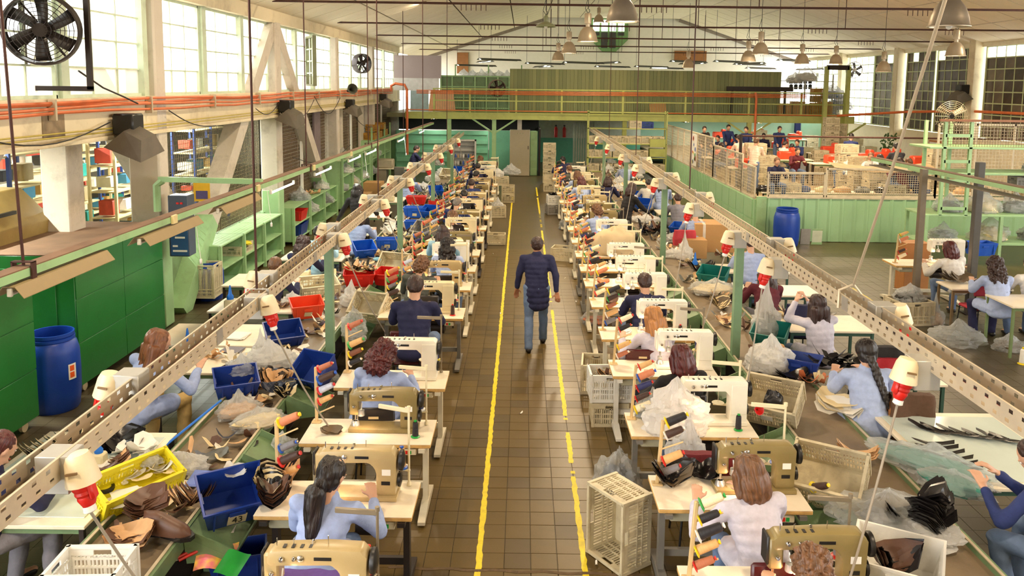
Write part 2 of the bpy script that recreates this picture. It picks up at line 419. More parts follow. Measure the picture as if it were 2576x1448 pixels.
# neighbouring hall seen through the openings
nb = MB(); nb.bb(-16, -15.8, 3, 40, 0, 3.7); nb.bb(-16, XL - .4, 39.6, 40, 0, 3.7); nb.bb(-16, XL - .5, 3, 3.2, 0, 3.7)
struct('wall_far_hall', nb, M('hall_wall', (232, 220, 200), .7), smooth=False)
struct('roof_far_hall', MB().bb(-16, XL - .42, 3, 40, 3.7, 3.82), WHITE, smooth=False)

# ---- right wall
XR = 16.6
rw = MB(); rw.bb(XR, XR + .3, -8, 58, 0, 2.35); rw.bb(XR - .1, XR + .3, -8, 50, 5.62, 5.95)
wr = struct('wall_right', rw, M('ivory_wall', (236, 226, 196), .7, var=.03, dirt=.15), smooth=False)
MESHG = M('shade_net_behind_glass', (92, 78, 62), .7, var=.12, sc=5)
for y in (17.2, 23.4, 29.6, 35.6, 41.8):
    link('column', MB().cbox(XR - .12, y, 4.0, .5, .42, 3.9, .02).mesh('column', CREAM), wr)
PDK = M('grimy_dark_pane', (74, 62, 52), .25, var=.2, sc=3)
PDK2 = M('grimy_brown_pane', (104, 92, 76), .3, var=.2, sc=3)
def dpm(i, j):
    if j == 7 and random.random() < .45: return PANE
    return random.choice((PDK, PDK, PDK, PDK2))
FR2 = M('olive_green_frame', (190, 200, 156), .5, var=.06)
for y0, y1 in ((17.6, 20.3), (20.5, 23.0), (23.8, 26.2), (26.4, 29.2), (30.0, 32.6), (32.8, 35.2)):
    window(XR, y0, y1, 5, 8, 2.4, 5.62, pmat=dpm, frame=FR2)
window(XR, 36.0, 38.4, 4, 8, 2.4, 5.62, pmat=dpm, frame=FR2)
window(XR, 38.5, 41.4, 4, 8, 2.4, 5.62, frame=FR2)
window(XR, 42.2, 46, 5, 8, 2.4, 5.62, frame=FR2)

# ---- ceiling
CE = M('ceiling_board', (246, 234, 208), .8, var=.03, sc=1, dirt=.12, dcol=(180, 150, 110))
prof = [(-6.4, 5.6), (1.35, 8.14), (9.45, 8.14), (17, 5.62)]
cb = MB()
for (xa, za), (xb, zb) in zip(prof, prof[1:]):
    cb.add([(xa, -8, za + .05), (xb, -8, zb + .05), (xb, 50.3, zb + .05), (xa, 50.3, za + .05), (xa, -8, za + .2), (xb, -8, zb + .2), (xb, 50.3, zb + .2), (xa, 50.3, za + .2)], [(0, 1, 2, 3), (7, 6, 5, 4), (0, 4, 5, 1), (1, 5, 6, 2), (2, 6, 7, 3), (3, 7, 4, 0)])
ceil = struct('ceiling', cb, M('ceiling_void', (92, 76, 58), .9), smooth=False)
for (xa, za), (xb, zb) in zip(prof, prof[1:]):
    n = 4; Ls = math.hypot(xb - xa, zb - za) / n; a = math.atan2(zb - za, xb - xa)
    me = MB().box(0, 0, 0, Ls - .05, 1.40, .03).mesh('panel', CE, smooth=False)
    for i in range(n):
        t = (i + .5) / n
        for j in range(25):
            link('panel', me, ceil, (xa + (xb - xa) * t, 14.2 + 1.45 * j, za + (zb - za) * t), rot=(0, -a, 0))
# far gable
gb = MB(); gb.extr([(-6.4, 0), (17, 0), (17, 5.6), (9.45, 8.2), (1.35, 8.2), (-6.4, 5.6)], 50.1, 50.3)
struct('wall_back', gb, M('gable_white', (240, 234, 218), .7, var=.02), smooth=False)
for xa, xb, za, zb in ((-6.4, 1.35, 5.62, 8.16), (9.45, 17, 8.16, 5.66)):
    struct('trim_%d' % (4 if xa < 0 else 5), MB().beam((xa, 49.95, za - .05), (xb, 49.95, zb - .05), .1, .3, up=(0, 0, 1)), M('gable_beam', (150, 136, 120), .7), smooth=False)
for k, (px0, px1, py0, py1) in enumerate(((1150, 1178, 132, 185), (1697, 1732, 128, 155), (1737, 1776, 128, 155))):
    x0, z1 = Y(px0, py0, 50); x1, z0 = Y(px1, py1, 50)
    struct('window_%d' % (wi + 1), MB().bb(x0, x1, 49.9, 50.05, z0, z1), M('brown_wood_window', (150, 98, 50), .6), smooth=False); wi += 1
# eight-sided green window in the gable
def octwin():
    x0, z1 = Y(1487, 46, 50); x1, z0 = Y(1578, 132, 50); c = .75
    g = M('window_green', (116, 156, 98), .5); gl = M('dark_glass', (70, 72, 70), .2); lit = M('bright_sky_glass', (255, 252, 240), .4, emit=2.2)
    o = struct('window_%d' % (wi + 1), MB().extr([(x0 + c, z0), (x1 - c, z0), (x1, z0 + c), (x1, z1), (x0, z1), (x0, z0 + c)], 49.85, 50.05), g, smooth=False)
    for i in range(4):
        a = x0 + .12 + (x1 - x0 - .24) * i / 4; b = a + (x1 - x0 - .24) / 4 - .12
        zb = z0 + (.25 if i in (1, 2) else 1.0)
        link('pane', MB().bb(a, b, 49.8, 49.86, zb, z0 + 1.2).mesh('pane', gl, smooth=False), o)
        link('pane', MB().bb(a, b, 49.8, 49.86, z0 + 1.26, z1 - .1).mesh('pane', lit, smooth=False), o)
octwin(); wi += 1

# ---- tie rods across the roof, hung hooks
def ceil_x(z, side): return (-6.4 + (z - 5.6) / .3277) if side < 0 else (17 - (z - 5.62) / .334)
for k in range(5):
    y = 18.2 + 6.3 * k; z = 5.86
    b = MB().tube([(ceil_x(z, -1) + .02, y, z), (5, y, z - .02), (ceil_x(z, 1) - .02, y, z)], .028, 6)
    o = link('tie_rod', b.mesh('tie_rod', RUST)); o['kind'] = 'structure'; 
    h = MB()
    for cx in (-1.4 + k * .1, 2.6, 8.5, 12.6):
        for i in range(6): h.tube([(cx + i * .11, y, z - .02), (cx + i * .11, y, z - .16)], .009, 4)
    link('hook', h.mesh('hook', RUST), o)
    for dx in (1.0, 5.2, 9.6):
        link('hanger', MB().tube([(dx, y, z), (dx, y, 8.1)], .012, 5).mesh('hanger', RUST), o)

# ---- mezzanine across the back
mz = MB(); mz.bb(-5.9, 14.3, 35.0, 50, 2.62, 2.80)
mezz = struct('mezzanine_floor', mz, M('mezz_deck', (120, 118, 84), .7), smooth=False)
link('edge_beam', MB().bb(-5.1, 14.3, 34.9, 35.05, 2.56, 2.86).mesh('edge_beam', GREEN_Y, smooth=False), mezz)
for x in (-3.2, -1.25, 4.4, 9.8, 13.9):
    link('post', MB().bb(x - .09, x + .09, 34.95, 35.13, 0, 2.6).mesh('post', GREEN_Y if x > 4 else GREEN, smooth=False), mezz)
for x in (-1.25, 9.8, 13.9):
    for s in (-1, 1):
        link('strut', MB().beam((x, 35.04, 1.95), (x + s * .95, 35.04, 2.58), .07, .07).mesh('strut', GREEN_Y if x > 4 else GREEN, smooth=False), mezz)
rail = thing('railing', 'yellow green steel railing along the edge of the mezzanine', 'railing', (0, 34.98, 2.86))
for z in (1.0, .5, .06): link('rail', MB().bb(-3.9, 13.9, -.025, .025, z - .025, z + .025).mesh('rail', GREEN_Y, smooth=False), rail)
for x in (-3.85, -2.3, -.3, 1.66, 4.3, 7.0, 9.74, 12.0, 13.85): link('post', MB().bb(x - .04, x + .04, -.04, .04, 0, 1.02).mesh('post', GREEN_Y, smooth=False), rail)
b = MB()
for k in range(177): b.bb(-3.8 + k * .1, -3.788 + k * .1, -.006, .006, .05, 1)
o = link('baluster', b.mesh('baluster', GREEN_D, smooth=False), rail); o['kind'] = 'stuff'
for z in (.86, .8, .92): link('conduit', MB().tube([(-4.6, -.06, z), (0, -.06, z - .02), (6, -.06, z), (12.2, -.06, z - .01)], .02, 5).mesh('conduit', ORANGE), rail)
BOARD = [M('olive_board_%d' % k, c, .6, var=.14, sc=2.5, dirt=.35, dcol=(80, 84, 50), stretch=(1, 1, .25)) for k, c in enumerate(((140, 144, 98), (130, 136, 92), (150, 152, 102)))]
bw = struct('wall_mezzanine', MB().bb(-.62, 11.75, 37.1, 37.2, 2.8, 4.78), M('board_backing', (66, 70, 44), .8), smooth=False)
bme = [MB().bb(-.082, .082, 0, .05, 0, 1.96).mesh('board', BOARD[k], smooth=False) for k in range(3)]
for k in range(72):
    link('board', bme[random.randrange(3)], bw, (-.53 + k * .1716, 37.04 - rnd(0, .012), 2.82))
gw = struct('wall_mezzanine_left', MB().bb(-3.8, -.62, 37.1, 37.2, 2.8, 4.45), GREEN_D, smooth=False)
for i in range(7):
    link('batten', MB().bb(-3.8 + i * .52, -3.74 + i * .52, 37.02, 37.1, 2.8, 4.45).mesh('batten', GREEN, smooth=False), gw)
for j in range(4): link('batten', MB().bb(-3.8, -.62, 37.03, 37.1, 2.95 + j * .48, 3.0 + j * .48).mesh('batten', GREEN, smooth=False), gw)
gp = struct('wall_mezzanine_side', MB().bb(-5.75, -3.65, 36.0, 36.08, 4.3, 5.3), M('mauve_grey_board', (170, 156, 156), .8, var=.05, sc=1), smooth=False)
link('panel', MB().bb(-5.75, -3.75, 35.98, 36.06, 3.75, 4.3).mesh('panel', M('pale_grey_board', (214, 214, 212), .7), smooth=False), gp)
link('panel', MB().bb(-5.0, -4.2, 35.9, 35.96, 2.85, 3.75).mesh('panel', M('pale_blue_board', (168, 192, 196), .7), smooth=False), gp)
link('panel', MB().extr([(-4.2, 2.85), (-3.0, 2.85), (-3.1, 3.75), (-4.1, 3.75)], 35.9, 35.95).mesh('panel', M('peach_board', (226, 172, 128), .7), smooth=False), gp)
# rooms under the mezzanine
bk = MB(); bk.bb(-5.9, -1.6, 37.4, 37.5, 0, 1.9); bk.bb(-1.6, .75, 38.2, 38.3, 0, 1.9)
wu = struct('wall_under_mezzanine', bk, M('mint_wall', (128, 190, 150), .6, var=.05, sc=1, dirt=.2), smooth=False)
for k in range(9):
    link('panel', MB().bb(-5.85, -1.65, 37.34, 37.4, .05 + k * .21, .24 + k * .21).mesh('panel', M('mint_panel', (138, 200, 158), .5, var=.05), smooth=False), wu) if k % 2 == 0 else None
struct('shade_sheet_under_mezzanine', MB().bb(-5.9, .75, 38.4, 38.5, 1.9, 2.65), M('recess_shade', (30, 26, 26), .8), smooth=False)  # near-black sheet: shade of the gap above the mint wall, put into colour
struct('wall_under_mezzanine_mid', MB().bb(.7, 6.2, 42.5, 42.6, 0, 1.3), M('teal_wall', (96, 170, 138), .6, var=.06), smooth=False)
struct('wall_under_mezzanine_upper', MB().bb(.7, 6.2, 42.5, 42.6, 1.3, 2.65), M('pale_wall', (196, 204, 184), .6), smooth=False)
struct('door_1', MB().bb(.72, .8, 36.2, 38.2, 0, 2.1), M('dark_door', (44, 34, 30), .6), smooth=False)
b = MB()
for k in range(9): b.bb(2.3 + k * .11, 2.38 + k * .11, 36.8, 36.9, 0, 2.4)
struct('wall_corrugated', b, M('grey_corrugated', (130, 140, 124), .5, metal=.2), smooth=False)
struct('wall_right_room', MB().bb(6.2, XR, 44, 44.1, 0, 2.62), M('pale_aqua_wall', (210, 232, 214), .6, var=.04, sc=.6, two=(160, 214, 190)), smooth=False)

# ---- mint partition of the right-hand room
MINT = M('mint_sheet', (164, 206, 158), .42, var=.05, sc=1.2, dirt=.25, dcol=(120, 124, 60), dsc=1.2)
pt = struct('partition_side', MB().bb(6.2, 6.28, 21.3, 34.8, 0, 1.12), MINT, smooth=False)
rib = MB().bb(-.02, 0, -.03, .03, .02, 1.12).mesh('rib', MINT, smooth=False)
for k in range(34): link('rib', rib, pt, (6.2, 26.4 + k * .25, 0))
for k in range(6):
    link('panel', MB().bb(6.17, 6.2, 21.45 + k * .82, 22.23 + k * .82, .58, 1.1).mesh('panel', MINT, smooth=False), pt)
    link('panel', MB().bb(6.17, 6.2, 21.45 + k * .82, 22.23 + k * .82, .03, .54).mesh('panel', MINT, smooth=False), pt)
FRM = M('off_white_angle', (206, 194, 168), .5, dirt=.3)
MSHB = M('brown_mesh', (120, 96, 66), .6, metal=.2)
def screen(x0, y0, x1, y1, z0, z1, parent, sp=.07, nf=1):
    L_ = math.hypot(x1 - x0, y1 - y0); a = math.atan2(y1 - y0, x1 - x0)
    f = MB(); f.bb(0, L_, -.02, .02, 0, .05); f.bb(0, L_, -.02, .02, z1 - z0 - .05, z1 - z0)
    for k in range(nf + 1): f.bb(L_ * k / nf - .025, L_ * k / nf + .025, -.02, .02, 0, z1 - z0)
    o = link('screen_frame', f.mesh('screen_frame', FRM, smooth=False), parent, (x0, y0, z0), rot=a)
    m = link('wire_mesh', wiremesh(L_, z1 - z0, sp, .005, mat=FRM), o); m['kind'] = 'stuff'
screen(6.22, 26.2, 6.22, 34.8, 1.12, 2.45, pt, .1, 7)
screen(6.22, 22.7, 6.22, 26.2, 1.12, 2.22, pt, .09, 2)
screen(6.22, 21.4, 6.22, 22.7, 1.12, 1.98, pt, .08, 1)
pf = struct('partition_front', MB().bb(6.28, 16.6, 21.3, 21.38, 0, 1.18), MINT, smooth=False)
rib2 = MB().extr([(0, -.0), (.05, -.035), (.09, -.035), (.11, 0)], 0, 1.16, plane='xy').mesh('rib', MINT, smooth=False)
for k in range(30): link('rib', rib2, pf, (6.5 + k * .33, 21.3, .01))
link('ledge', MB().bb(6.25, 16.6, 21.26, 21.42, 1.16, 1.2).mesh('ledge', FRM, smooth=False), pf)
link('corner_post', MB().bb(6.24, 6.5, 21.24, 21.3, 0, 1.2).mesh('corner_post', GREEN, smooth=False), pf)
screen(6.55, 21.34, 8.05, 21.34, 1.2, 1.86, pf, .06, 1)
screen(8.1, 21.34, 11.0, 21.34, 1.2, 1.98, pf, .06, 1)
screen(11.0, 21.34, 14.0, 21.34, 1.2, 3.2, pf, .09, 3)
# unseen end wall behind the camera, full height to cut fill light
struct('wall_behind', MB().bb(-6.4, 17, -8.2, -8, 0, 8.2), CREAM, smooth=False)
# ================================================================ PEOPLE
def remesh(mb, vox, name, it=1, disp=0, freq=14, stretch=(1, 1, 1), seed=0, mat=None, keep_low=None):
    me = bpy.data.meshes.new('tmp'); me.from_pydata(mb.v, [], mb.f); me.update()
    o = bpy.data.objects.new('tmp', me); C.objects.link(o)
    md = o.modifiers.new('r', 'REMESH'); md.mode = 'VOXEL'; md.voxel_size = vox
    if it: sm = o.modifiers.new('s', 'SMOOTH'); sm.factor = .6; sm.iterations = it
    dg = bpy.context.evaluated_depsgraph_get(); ev = o.evaluated_get(dg)
    out = bpy.data.meshes.new_from_object(ev, depsgraph=dg); out.name = name
    bpy.data.objects.remove(o); bpy.data.meshes.remove(me)
    if disp:
        ns = [v.normal.copy() for v in out.vertices]; S = Vector(stretch)
        for v, n in zip(out.vertices, ns):
            p = Vector((v.co.x * S.x, v.co.y * S.y, v.co.z * S.z)) * freq + Vector((seed * 3.1, 0, seed))
            v.co += n * (noise.noise(p) + .5 * noise.noise(p * 2.1)) * disp
    out.materials.clear()
    if mat: out.materials.append(mat)
    out.polygons.foreach_set('use_smooth', [True] * len(out.polygons))
    return out
def cap(b, p, q, r1, r2, n=10):
    p, q = Vector(p), Vector(q); d = q - p
    if d.length < 1e-5: d = Vector((0, 0, 1e-4))
    u = d.normalized(); pts = []; rs = []
    for a in (-80, -45, -15): pts.append(p + u * r1 * math.sin(math.radians(a))); rs.append(r1 * math.cos(math.radians(a)))
    for a in (15, 45, 80): pts.append(q + u * r2 * math.sin(math.radians(a))); rs.append(r2 * math.cos(math.radians(a)))
    return b.tube(pts, rs, n)
def ell(b, c, r, T=None, n=14, m=9):
    vs = []; fs = []
    for j in range(1, m):
        t = PI * j / m
        for k in range(n):
            a = 2 * PI * k / n; vs.append(Vector((r[0] * math.sin(t) * math.cos(a), r[1] * math.sin(t) * math.sin(a), r[2] * math.cos(t))))
    vs.append(Vector((0, 0, r[2]))); vs.append(Vector((0, 0, -r[2])))
    for j in range(m - 2):
        for k in range(n): fs.append((j * n + k, (j + 1) * n + k, (j + 1) * n + (k + 1) % n, j * n + (k + 1) % n))
    for k in range(n): fs.append((k, (k + 1) % n, len(vs) - 2)); fs.append(((m - 2) * n + (k + 1) % n, (m - 2) * n + k, len(vs) - 1))
    vs = [v + Vector(c) for v in vs]
    if T is not None: vs = [T @ v for v in vs]
    return b.add([tuple(v) for v in vs], fs)
def ik(s, t, l1, l2, pole):
    s, t = Vector(s), Vector(t); d = t - s; L_ = min(d.length, (l1 + l2) * .995); u = d.normalized(); t = s + u * L_
    a = (l1 * l1 - l2 * l2 + L_ * L_) / (2 * L_); h = math.sqrt(max(0, l1 * l1 - a * a))
    p = Vector(pole); p = (p - u * p.dot(u)).normalized()
    return s + u * a + p * h, t
POSES = {
    # hip z, forward lean, side lean, head tilt (down, turn), hand targets (left, right)
    'sew': dict(hip=.54, lean=16, side=0, tilt=34, turn=0, hl=(-.14, .50, .86), hr=(.14, .50, .86)),
    'sew_bent': dict(hip=.54, lean=30, side=3, tilt=46, turn=8, hl=(-.15, .54, .86), hr=(.12, .58, .86)),
    'sew_right': dict(hip=.54, lean=18, side=9, tilt=36, turn=-24, hl=(-.04, .48, .86), hr=(.30, .46, .86)),
    'sew_left': dict(hip=.54, lean=18, side=-7, tilt=32, turn=28, hl=(-.34, .40, .86), hr=(.02, .50, .86)),
    'thread': dict(hip=.54, lean=8, side=-3, tilt=8, turn=6, hl=(-.12, .40, 1.16), hr=(.02, .40, 1.16)),
    'stand': dict(hip=.92, lean=14, side=0, tilt=34, turn=0, hl=(-.20, .48, 1.0), hr=(.18, .50, 1.0), stand=1),
    'stand_reach': dict(hip=.92, lean=16, side=-8, tilt=26, turn=-10, hl=(-.52, .20, .80), hr=(.26, .40, .98), stand=1),
    'walk': dict(hip=.93, lean=4, side=0, tilt=6, turn=0, hl=(-.27, .15, .84), hr=(.28, -.08, .83), stand=1, walk=1),
}
def skeleton(k):
    P = POSES[k]; hz = P['hip']; ln, sd = math.radians(P['lean']), math.radians(P['side'])
    up = Vector((math.sin(sd), math.sin(ln), math.cos(ln) * math.cos(sd)))
    hip = Vector((0, 0, hz)); neck = hip + up * .50; side = Vector((1, 0, 0)) - up * up.x; side.normalize()
    sh = [neck - up * .045 + side * s * .175 for s in (-1, 1)]
    T = Matrix.Translation(neck + up * .07 + Vector((0, .03, .085))) @ Euler((-math.radians(P['tilt']), 0, math.radians(P['turn'])), 'XYZ').to_matrix().to_4x4()
    arms = []
    for s, tg, pole in ((0, P['hl'], (-.55, -.35, -.9)), (1, P['hr'], (.55, -.35, -.9))):
        e, wv = ik(sh[s], tg, .28, .25, pole); arms.append((sh[s], e, wv))
    legs = []
    for s in (-1, 1):
        h = Vector((s * .095, 0, hz))
        if P.get('walk'): kn = Vector((s * .1, .06 + s * .10, .50)); an = Vector((s * .10, s * .22 - .02, .09))
        elif P.get('stand'): kn = Vector((s * .11, .03, .5)); an = Vector((s * .12, .0, .09))
        else: kn = Vector((s * .16, .42, hz + .0)); an = Vector((s * .15, .36 + s * .04, .09))
        legs.append((h, kn, an))
    return P, hip, neck, up, side, T, arms, legs
SKIN = M('skin', (204, 158, 130), .5, var=.04); SKIN2 = M('tan_skin', (176, 122, 90), .5, var=.04)
def hand(b, wv, e, s):
    f = (wv - e).normalized(); dn = Vector((0, 0, -1)); sdv = f.cross(dn)
    if sdv.length < .2: sdv = Vector((1, 0, 0))
    sdv.normalize(); nrm = sdv.cross(f).normalized()
    if nrm.z > 0: nrm = -nrm
    # palm
    for k in (-.026, -.009, .009, .026): cap(b, wv + sdv * k * .7, wv + f * .085 + sdv * k, .013, .0125, 6)
    for k, ln in ((-.031, .055), (-.0105, .073), (.0105, .078), (.031, .068)):
        p0 = wv + f * .085 + sdv * k; p1 = p0 + (f + nrm * .35).normalized() * ln * .5; p2 = p1 + (f * .75 + nrm * .8).normalized() * ln * .5
        cap(b, p0, p1, .0095, .0088, 6); cap(b, p1, p2, .0088, .0072, 6)
    inn = sdv if (sdv.x * -s) > 0 else -sdv
    t0 = wv + f * .03 + inn * .028; t1 = t0 + (f * .6 + inn * .8).normalized() * .036; t2 = t1 + (f + inn * .2 + nrm * .3).normalized() * .032
    cap(b, t0, t1, .0125, .0105, 6); cap(b, t1, t2, .0105, .0085, 6)
def make_body(k):
    P, hip, neck, up, side, T, arms, legs = skeleton(k)
    b = MB()
    hd = T @ Vector((0, 0, 0))
    ell(b, (0, 0, .018), (.077, .095, .105), T); ell(b, (0, .018, -.05), (.058, .07, .07), T); ell(b, (0, -.02, .0), (.072, .075, .09), T)
    ell(b, (0, .1, -.012), (.011, .02, .024), T, 8, 6); ell(b, (0, .088, -.075), (.03, .018, .016), T, 8, 6)
    for s in (-1, 1): ell(b, (s * .078, -.004, -.005), (.010, .018, .03), T, 8, 6); ell(b, (s * .03, .086, .03), (.024, .012, .008), T, 8, 6)
    cap(b, neck - up * .05, T @ Vector((0, -.015, -.05)), .058, .052)
    cap(b, neck - up * .40, neck - up * .14, .08, .085); cap(b, arms[0][0] + side * .02, arms[1][0] - side * .02, .042, .042)
    for i, (a, e, wv) in enumerate(arms):
        cap(b, a, e, .044, .036); cap(b, e, wv, .036, .023); hand(b, wv, e, -1 if i == 0 else 1)
    for h, kn, an in legs: cap(b, h, kn, .075, .05); cap(b, kn, an, .048, .033); cap(b, an - Vector((0, .02, .03)), an + Vector((0, .13, -.045)), .035, .028)
    body = remesh(b, .0085, 'body', 2)
    b = MB(); 
    for s in (-1, 1): ell(b, (s * .03, .089, .012), (.0135, .008, .008), T, 8, 6)
    eye = b.mesh('eyes', M('eye_white', (236, 232, 226), .3)); b = MB()
    for s in (-1, 1): ell(b, (s * .03, .0965, .012), (.006, .0025, .006), T, 8, 6)
    iris = b.mesh('iris', M('iris_brown', (50, 30, 20), .2)); b = MB(); ell(b, (0, .098, -.052), (.024, .006, .007), T, 8, 6)
    lips = b.mesh('lips', M('lips', (168, 84, 78), .4))
    return body, eye, iris, lips
def make_top(k, smock):
    P, hip, neck, up, side, T, arms, legs = skeleton(k)
    b = MB()
    for t, rx, ry in ((-.02, .17, .14), (.05, .165, .135), (.12, .158, .13), (.19, .16, .13), (.26, .165, .132), (.33, .172, .128), (.39, .172, .118), (.44, .14, .095)):
        c = hip + up * t; ell(b, c, (rx, ry, .10 if t < .42 else .07))
    cap(b, arms[0][0] - side * .0, arms[1][0], .062, .062)
    cap(b, neck - up * .03, neck + up * .015, .072, .064)
    for a, e, wv in arms: cap(b, a, e, .062, .052); cap(b, e, e.lerp(wv, .86), .052, .040)
    if smock:
        if P.get('stand'):
            for t, rx in ((-.08, .175), (-.18, .18), (-.26, .175)): ell(b, hip + Vector((0, 0, t)), (rx, .14, .1))
        else:
            for h, kn, an in legs: cap(b, h + Vector((0, -.02, .02)), h.lerp(kn, .62) + Vector((0, 0, .02)), .105, .098)
            ell(b, hip + Vector((0, -.03, -.03)), (.185, .15, .09))
    return remesh(b, .013, 'shirt', 2, disp=.014, freq=7, stretch=(1.4, 1, .8), seed=len(k))
def make_legs(k):
    P, hip, neck, up, side, T, arms, legs = skeleton(k); b = MB()
    ell(b, hip, (.16, .125, .11))
    for h, kn, an in legs: cap(b, h, kn, .092, .068); cap(b, kn, an + Vector((0, 0, -.01)), .068, .058)
    tr = remesh(b, .017, 'trousers', 1, disp=.01, freq=9, seed=3)
    b = MB()
    for h, kn, an in legs:
        f = Vector((0, 1, 0)); cap(b, an + Vector((0, -.03, -.045)), an + Vector((0, .12, -.055)), .042, .036); cap(b, an, an + Vector((0, 0, -.05)), .042, .042)
    sh = remesh(b, .012, 'shoes', 1)
    return tr, sh
def make_hair(st):
    b = MB()
    if st == 'short':
        ell(b, (0, -.02, .035), (.086, .098, .098)); ell(b, (0, -.045, -.005), (.078, .066, .08)); d, f, s = .006, 45, (1, 1, 1)
    elif st == 'bald':
        ell(b, (0, -.04, .0), (.084, .078, .062)); d, f, s = .004, 45, (1, 1, 1)
    elif st == 'bob':
        ell(b, (0, -.02, .03), (.096, .105, .108)); ell(b, (0, -.045, -.06), (.112, .082, .12)); ell(b, (0, -.04, -.13), (.115, .07, .07))
        for s_ in (-1, 1): cap(b, (s_ * .082, .02, .0), (s_ * .092, .02, -.13), .032, .022)
        d, f, s = .012, 26, (1, 1, .16)
    elif st == 'long':
        ell(b, (0, -.02, .03), (.096, .105, .108)); ell(b, (0, -.05, -.08), (.105, .078, .14))
        for x in (-.075, -.025, .03, .08): cap(b, (x, -.06, -.05), (x * 1.1, -.085 + .04 * abs(x), -.34 - .04 * math.sin(x * 60)), .045, .026)
        for s_ in (-1, 1): cap(b, (s_ * .086, .0, .0), (s_ * .098, .0, -.2), .032, .024)
        d, f, s = .014, 24, (1, 1, .14)
    elif st == 'curly':
        ell(b, (0, -.02, .035), (.112, .118, .12)); ell(b, (0, -.045, -.06), (.13, .1, .12)); ell(b, (0, -.05, -.13), (.13, .085, .085)); d, f, s = .034, 34, (1, 1, 1)
    elif st == 'curly_long':
        ell(b, (0, -.02, .035), (.105, .112, .115)); ell(b, (0, -.05, -.07), (.125, .095, .14)); ell(b, (0, -.06, -.2), (.12, .075, .13)); d, f, s = .03, 30, (1, 1, .6)
    elif st == 'curly_short':
        ell(b, (0, -.015, .04), (.1, .11, .112)); ell(b, (0, -.045, -.03), (.096, .08, .1)); d, f, s = .026, 36, (1, 1, 1)
    elif st == 'pony':
        ell(b, (0, -.02, .03), (.09, .102, .104)); ell(b, (0, -.04, -.02), (.084, .07, .085))
        cap(b, (0, -.11, -.03), (0, -.15, -.10), .040, .06); cap(b, (0, -.15, -.10), (.01, -.13, -.36), .072, .042); d, f, s = .014, 26, (1, 1, .2)
    elif st == 'braid':
        ell(b, (0, -.02, .03), (.094, .104, .106)); ell(b, (0, -.04, -.02), (.086, .07, .09))
        for i in range(9):
            for q in (-1, 1): ell(b, (q * .017 + .012 * i, -.1 - .012 * i + .03 * (i > 2) * (i - 2) * .3, -.06 - .043 * i), (.026 - .0008 * i, .022, .032))
        cap(b, (.1, -.15, -.44), (.115, -.14, -.5), .02, .008); d, f, s = .006, 40, (1, 1, .4)
    return remesh(b, .0095, 'hair', 1, disp=d, freq=f, stretch=s)
HAIRM = {'black': M('black_hair', (26, 18, 18), .38, var=.5, sc=60, stretch=(1, 1, .08), bump=.5), 'dark': M('dark_brown_hair', (50, 30, 26), .4, var=.5, sc=60, stretch=(1, 1, .08), bump=.5),
         'maroon': M('dark_red_hair', (78, 26, 26), .35, var=.45, sc=60, stretch=(1, 1, .08), bump=.5), 'brown': M('brown_hair', (104, 70, 44), .4, var=.45, sc=60, stretch=(1, 1, .08), bump=.5),
         'auburn': M('auburn_hair', (112, 68, 40), .4, var=.4, sc=60, stretch=(1, 1, .08), bump=.5), 'blond': M('ginger_blond_hair', (176, 120, 66), .4, var=.35, sc=60, stretch=(1, 1, .08), bump=.5),
         'grey': M('grey_hair', (112, 104, 98), .5, var=.3, sc=50, bump=.4)}
def cloth(name, col): return M('cloth_' + name, col, .85, var=.07, sc=30, bump=.25)
CLO = {'blue': cloth('light_blue', (150, 166, 206)), 'sky': cloth('sky_blue', (168, 184, 222)), 'navy': cloth('navy', (28, 30, 66)), 'black': cloth('black', (26, 23, 25)), 'white': cloth('white', (226, 222, 214)),
       'grey': cloth('grey_green', (78, 80, 72)), 'maroon': cloth('maroon', (92, 28, 40)), 'denim': cloth('denim', (96, 116, 148)), 'khaki': cloth('khaki', (190, 160, 100)), 'lgrey': cloth('lilac_grey', (196, 192, 206)),
       'dgrey': cloth('dark_grey', (60, 58, 64)), 'mgrey': cloth('mid_grey', (134, 132, 142)), 'cyan': cloth('pale_cyan', (160, 200, 222)), 'smocknavy': cloth('ink_blue', (38, 52, 104)), 'pinkw': cloth('pinkish_white', (236, 210, 190))}
def person(label, pose, x, y, rot=0, top='blue', legs='denim', hair=('bob', 'brown'), smock=True, z=0, skin=0, scl=1, group=None):
    root = thing('person', label, 'person', (x, y, z), rot, group, scl=scl)
    body, eye, iris, lips = proto(('body', pose), lambda: make_body(pose)); sk = SKIN2 if skin else SKIN
    if not body.materials: body.materials.append(SKIN)
    bo = link('body', body, root, mat=sk)
    e = link('eyes', eye, bo); link('lips', lips, bo); link('iris', iris, bo)
    tp = proto(('top', pose, smock), lambda: make_top(pose, smock))
    link('smock' if smock else 'sweater', tp, root, mat=CLO[top])
    tr, sh = proto(('legs', pose), lambda: make_legs(pose))
    link('trousers', tr, root, mat=CLO[legs]); link('shoes', sh, root, mat=BLACK)
    T = skeleton(pose)[5]
    if hair[0] in ('long', 'pony', 'braid', 'curly_long', 'bob'):
        P_ = POSES[pose]; T = Matrix.Translation(T.translation) @ Euler((-math.radians(P_['tilt'] * (.62 if hair[0] == 'bob' else .42)), 0, math.radians(P_['turn'])), 'XYZ').to_matrix().to_4x4()
    h = link('hair', proto(('hair', hair[0]), lambda: make_hair(hair[0])), root, mat=HAIRM[hair[1]]); h.matrix_local = T
    return root

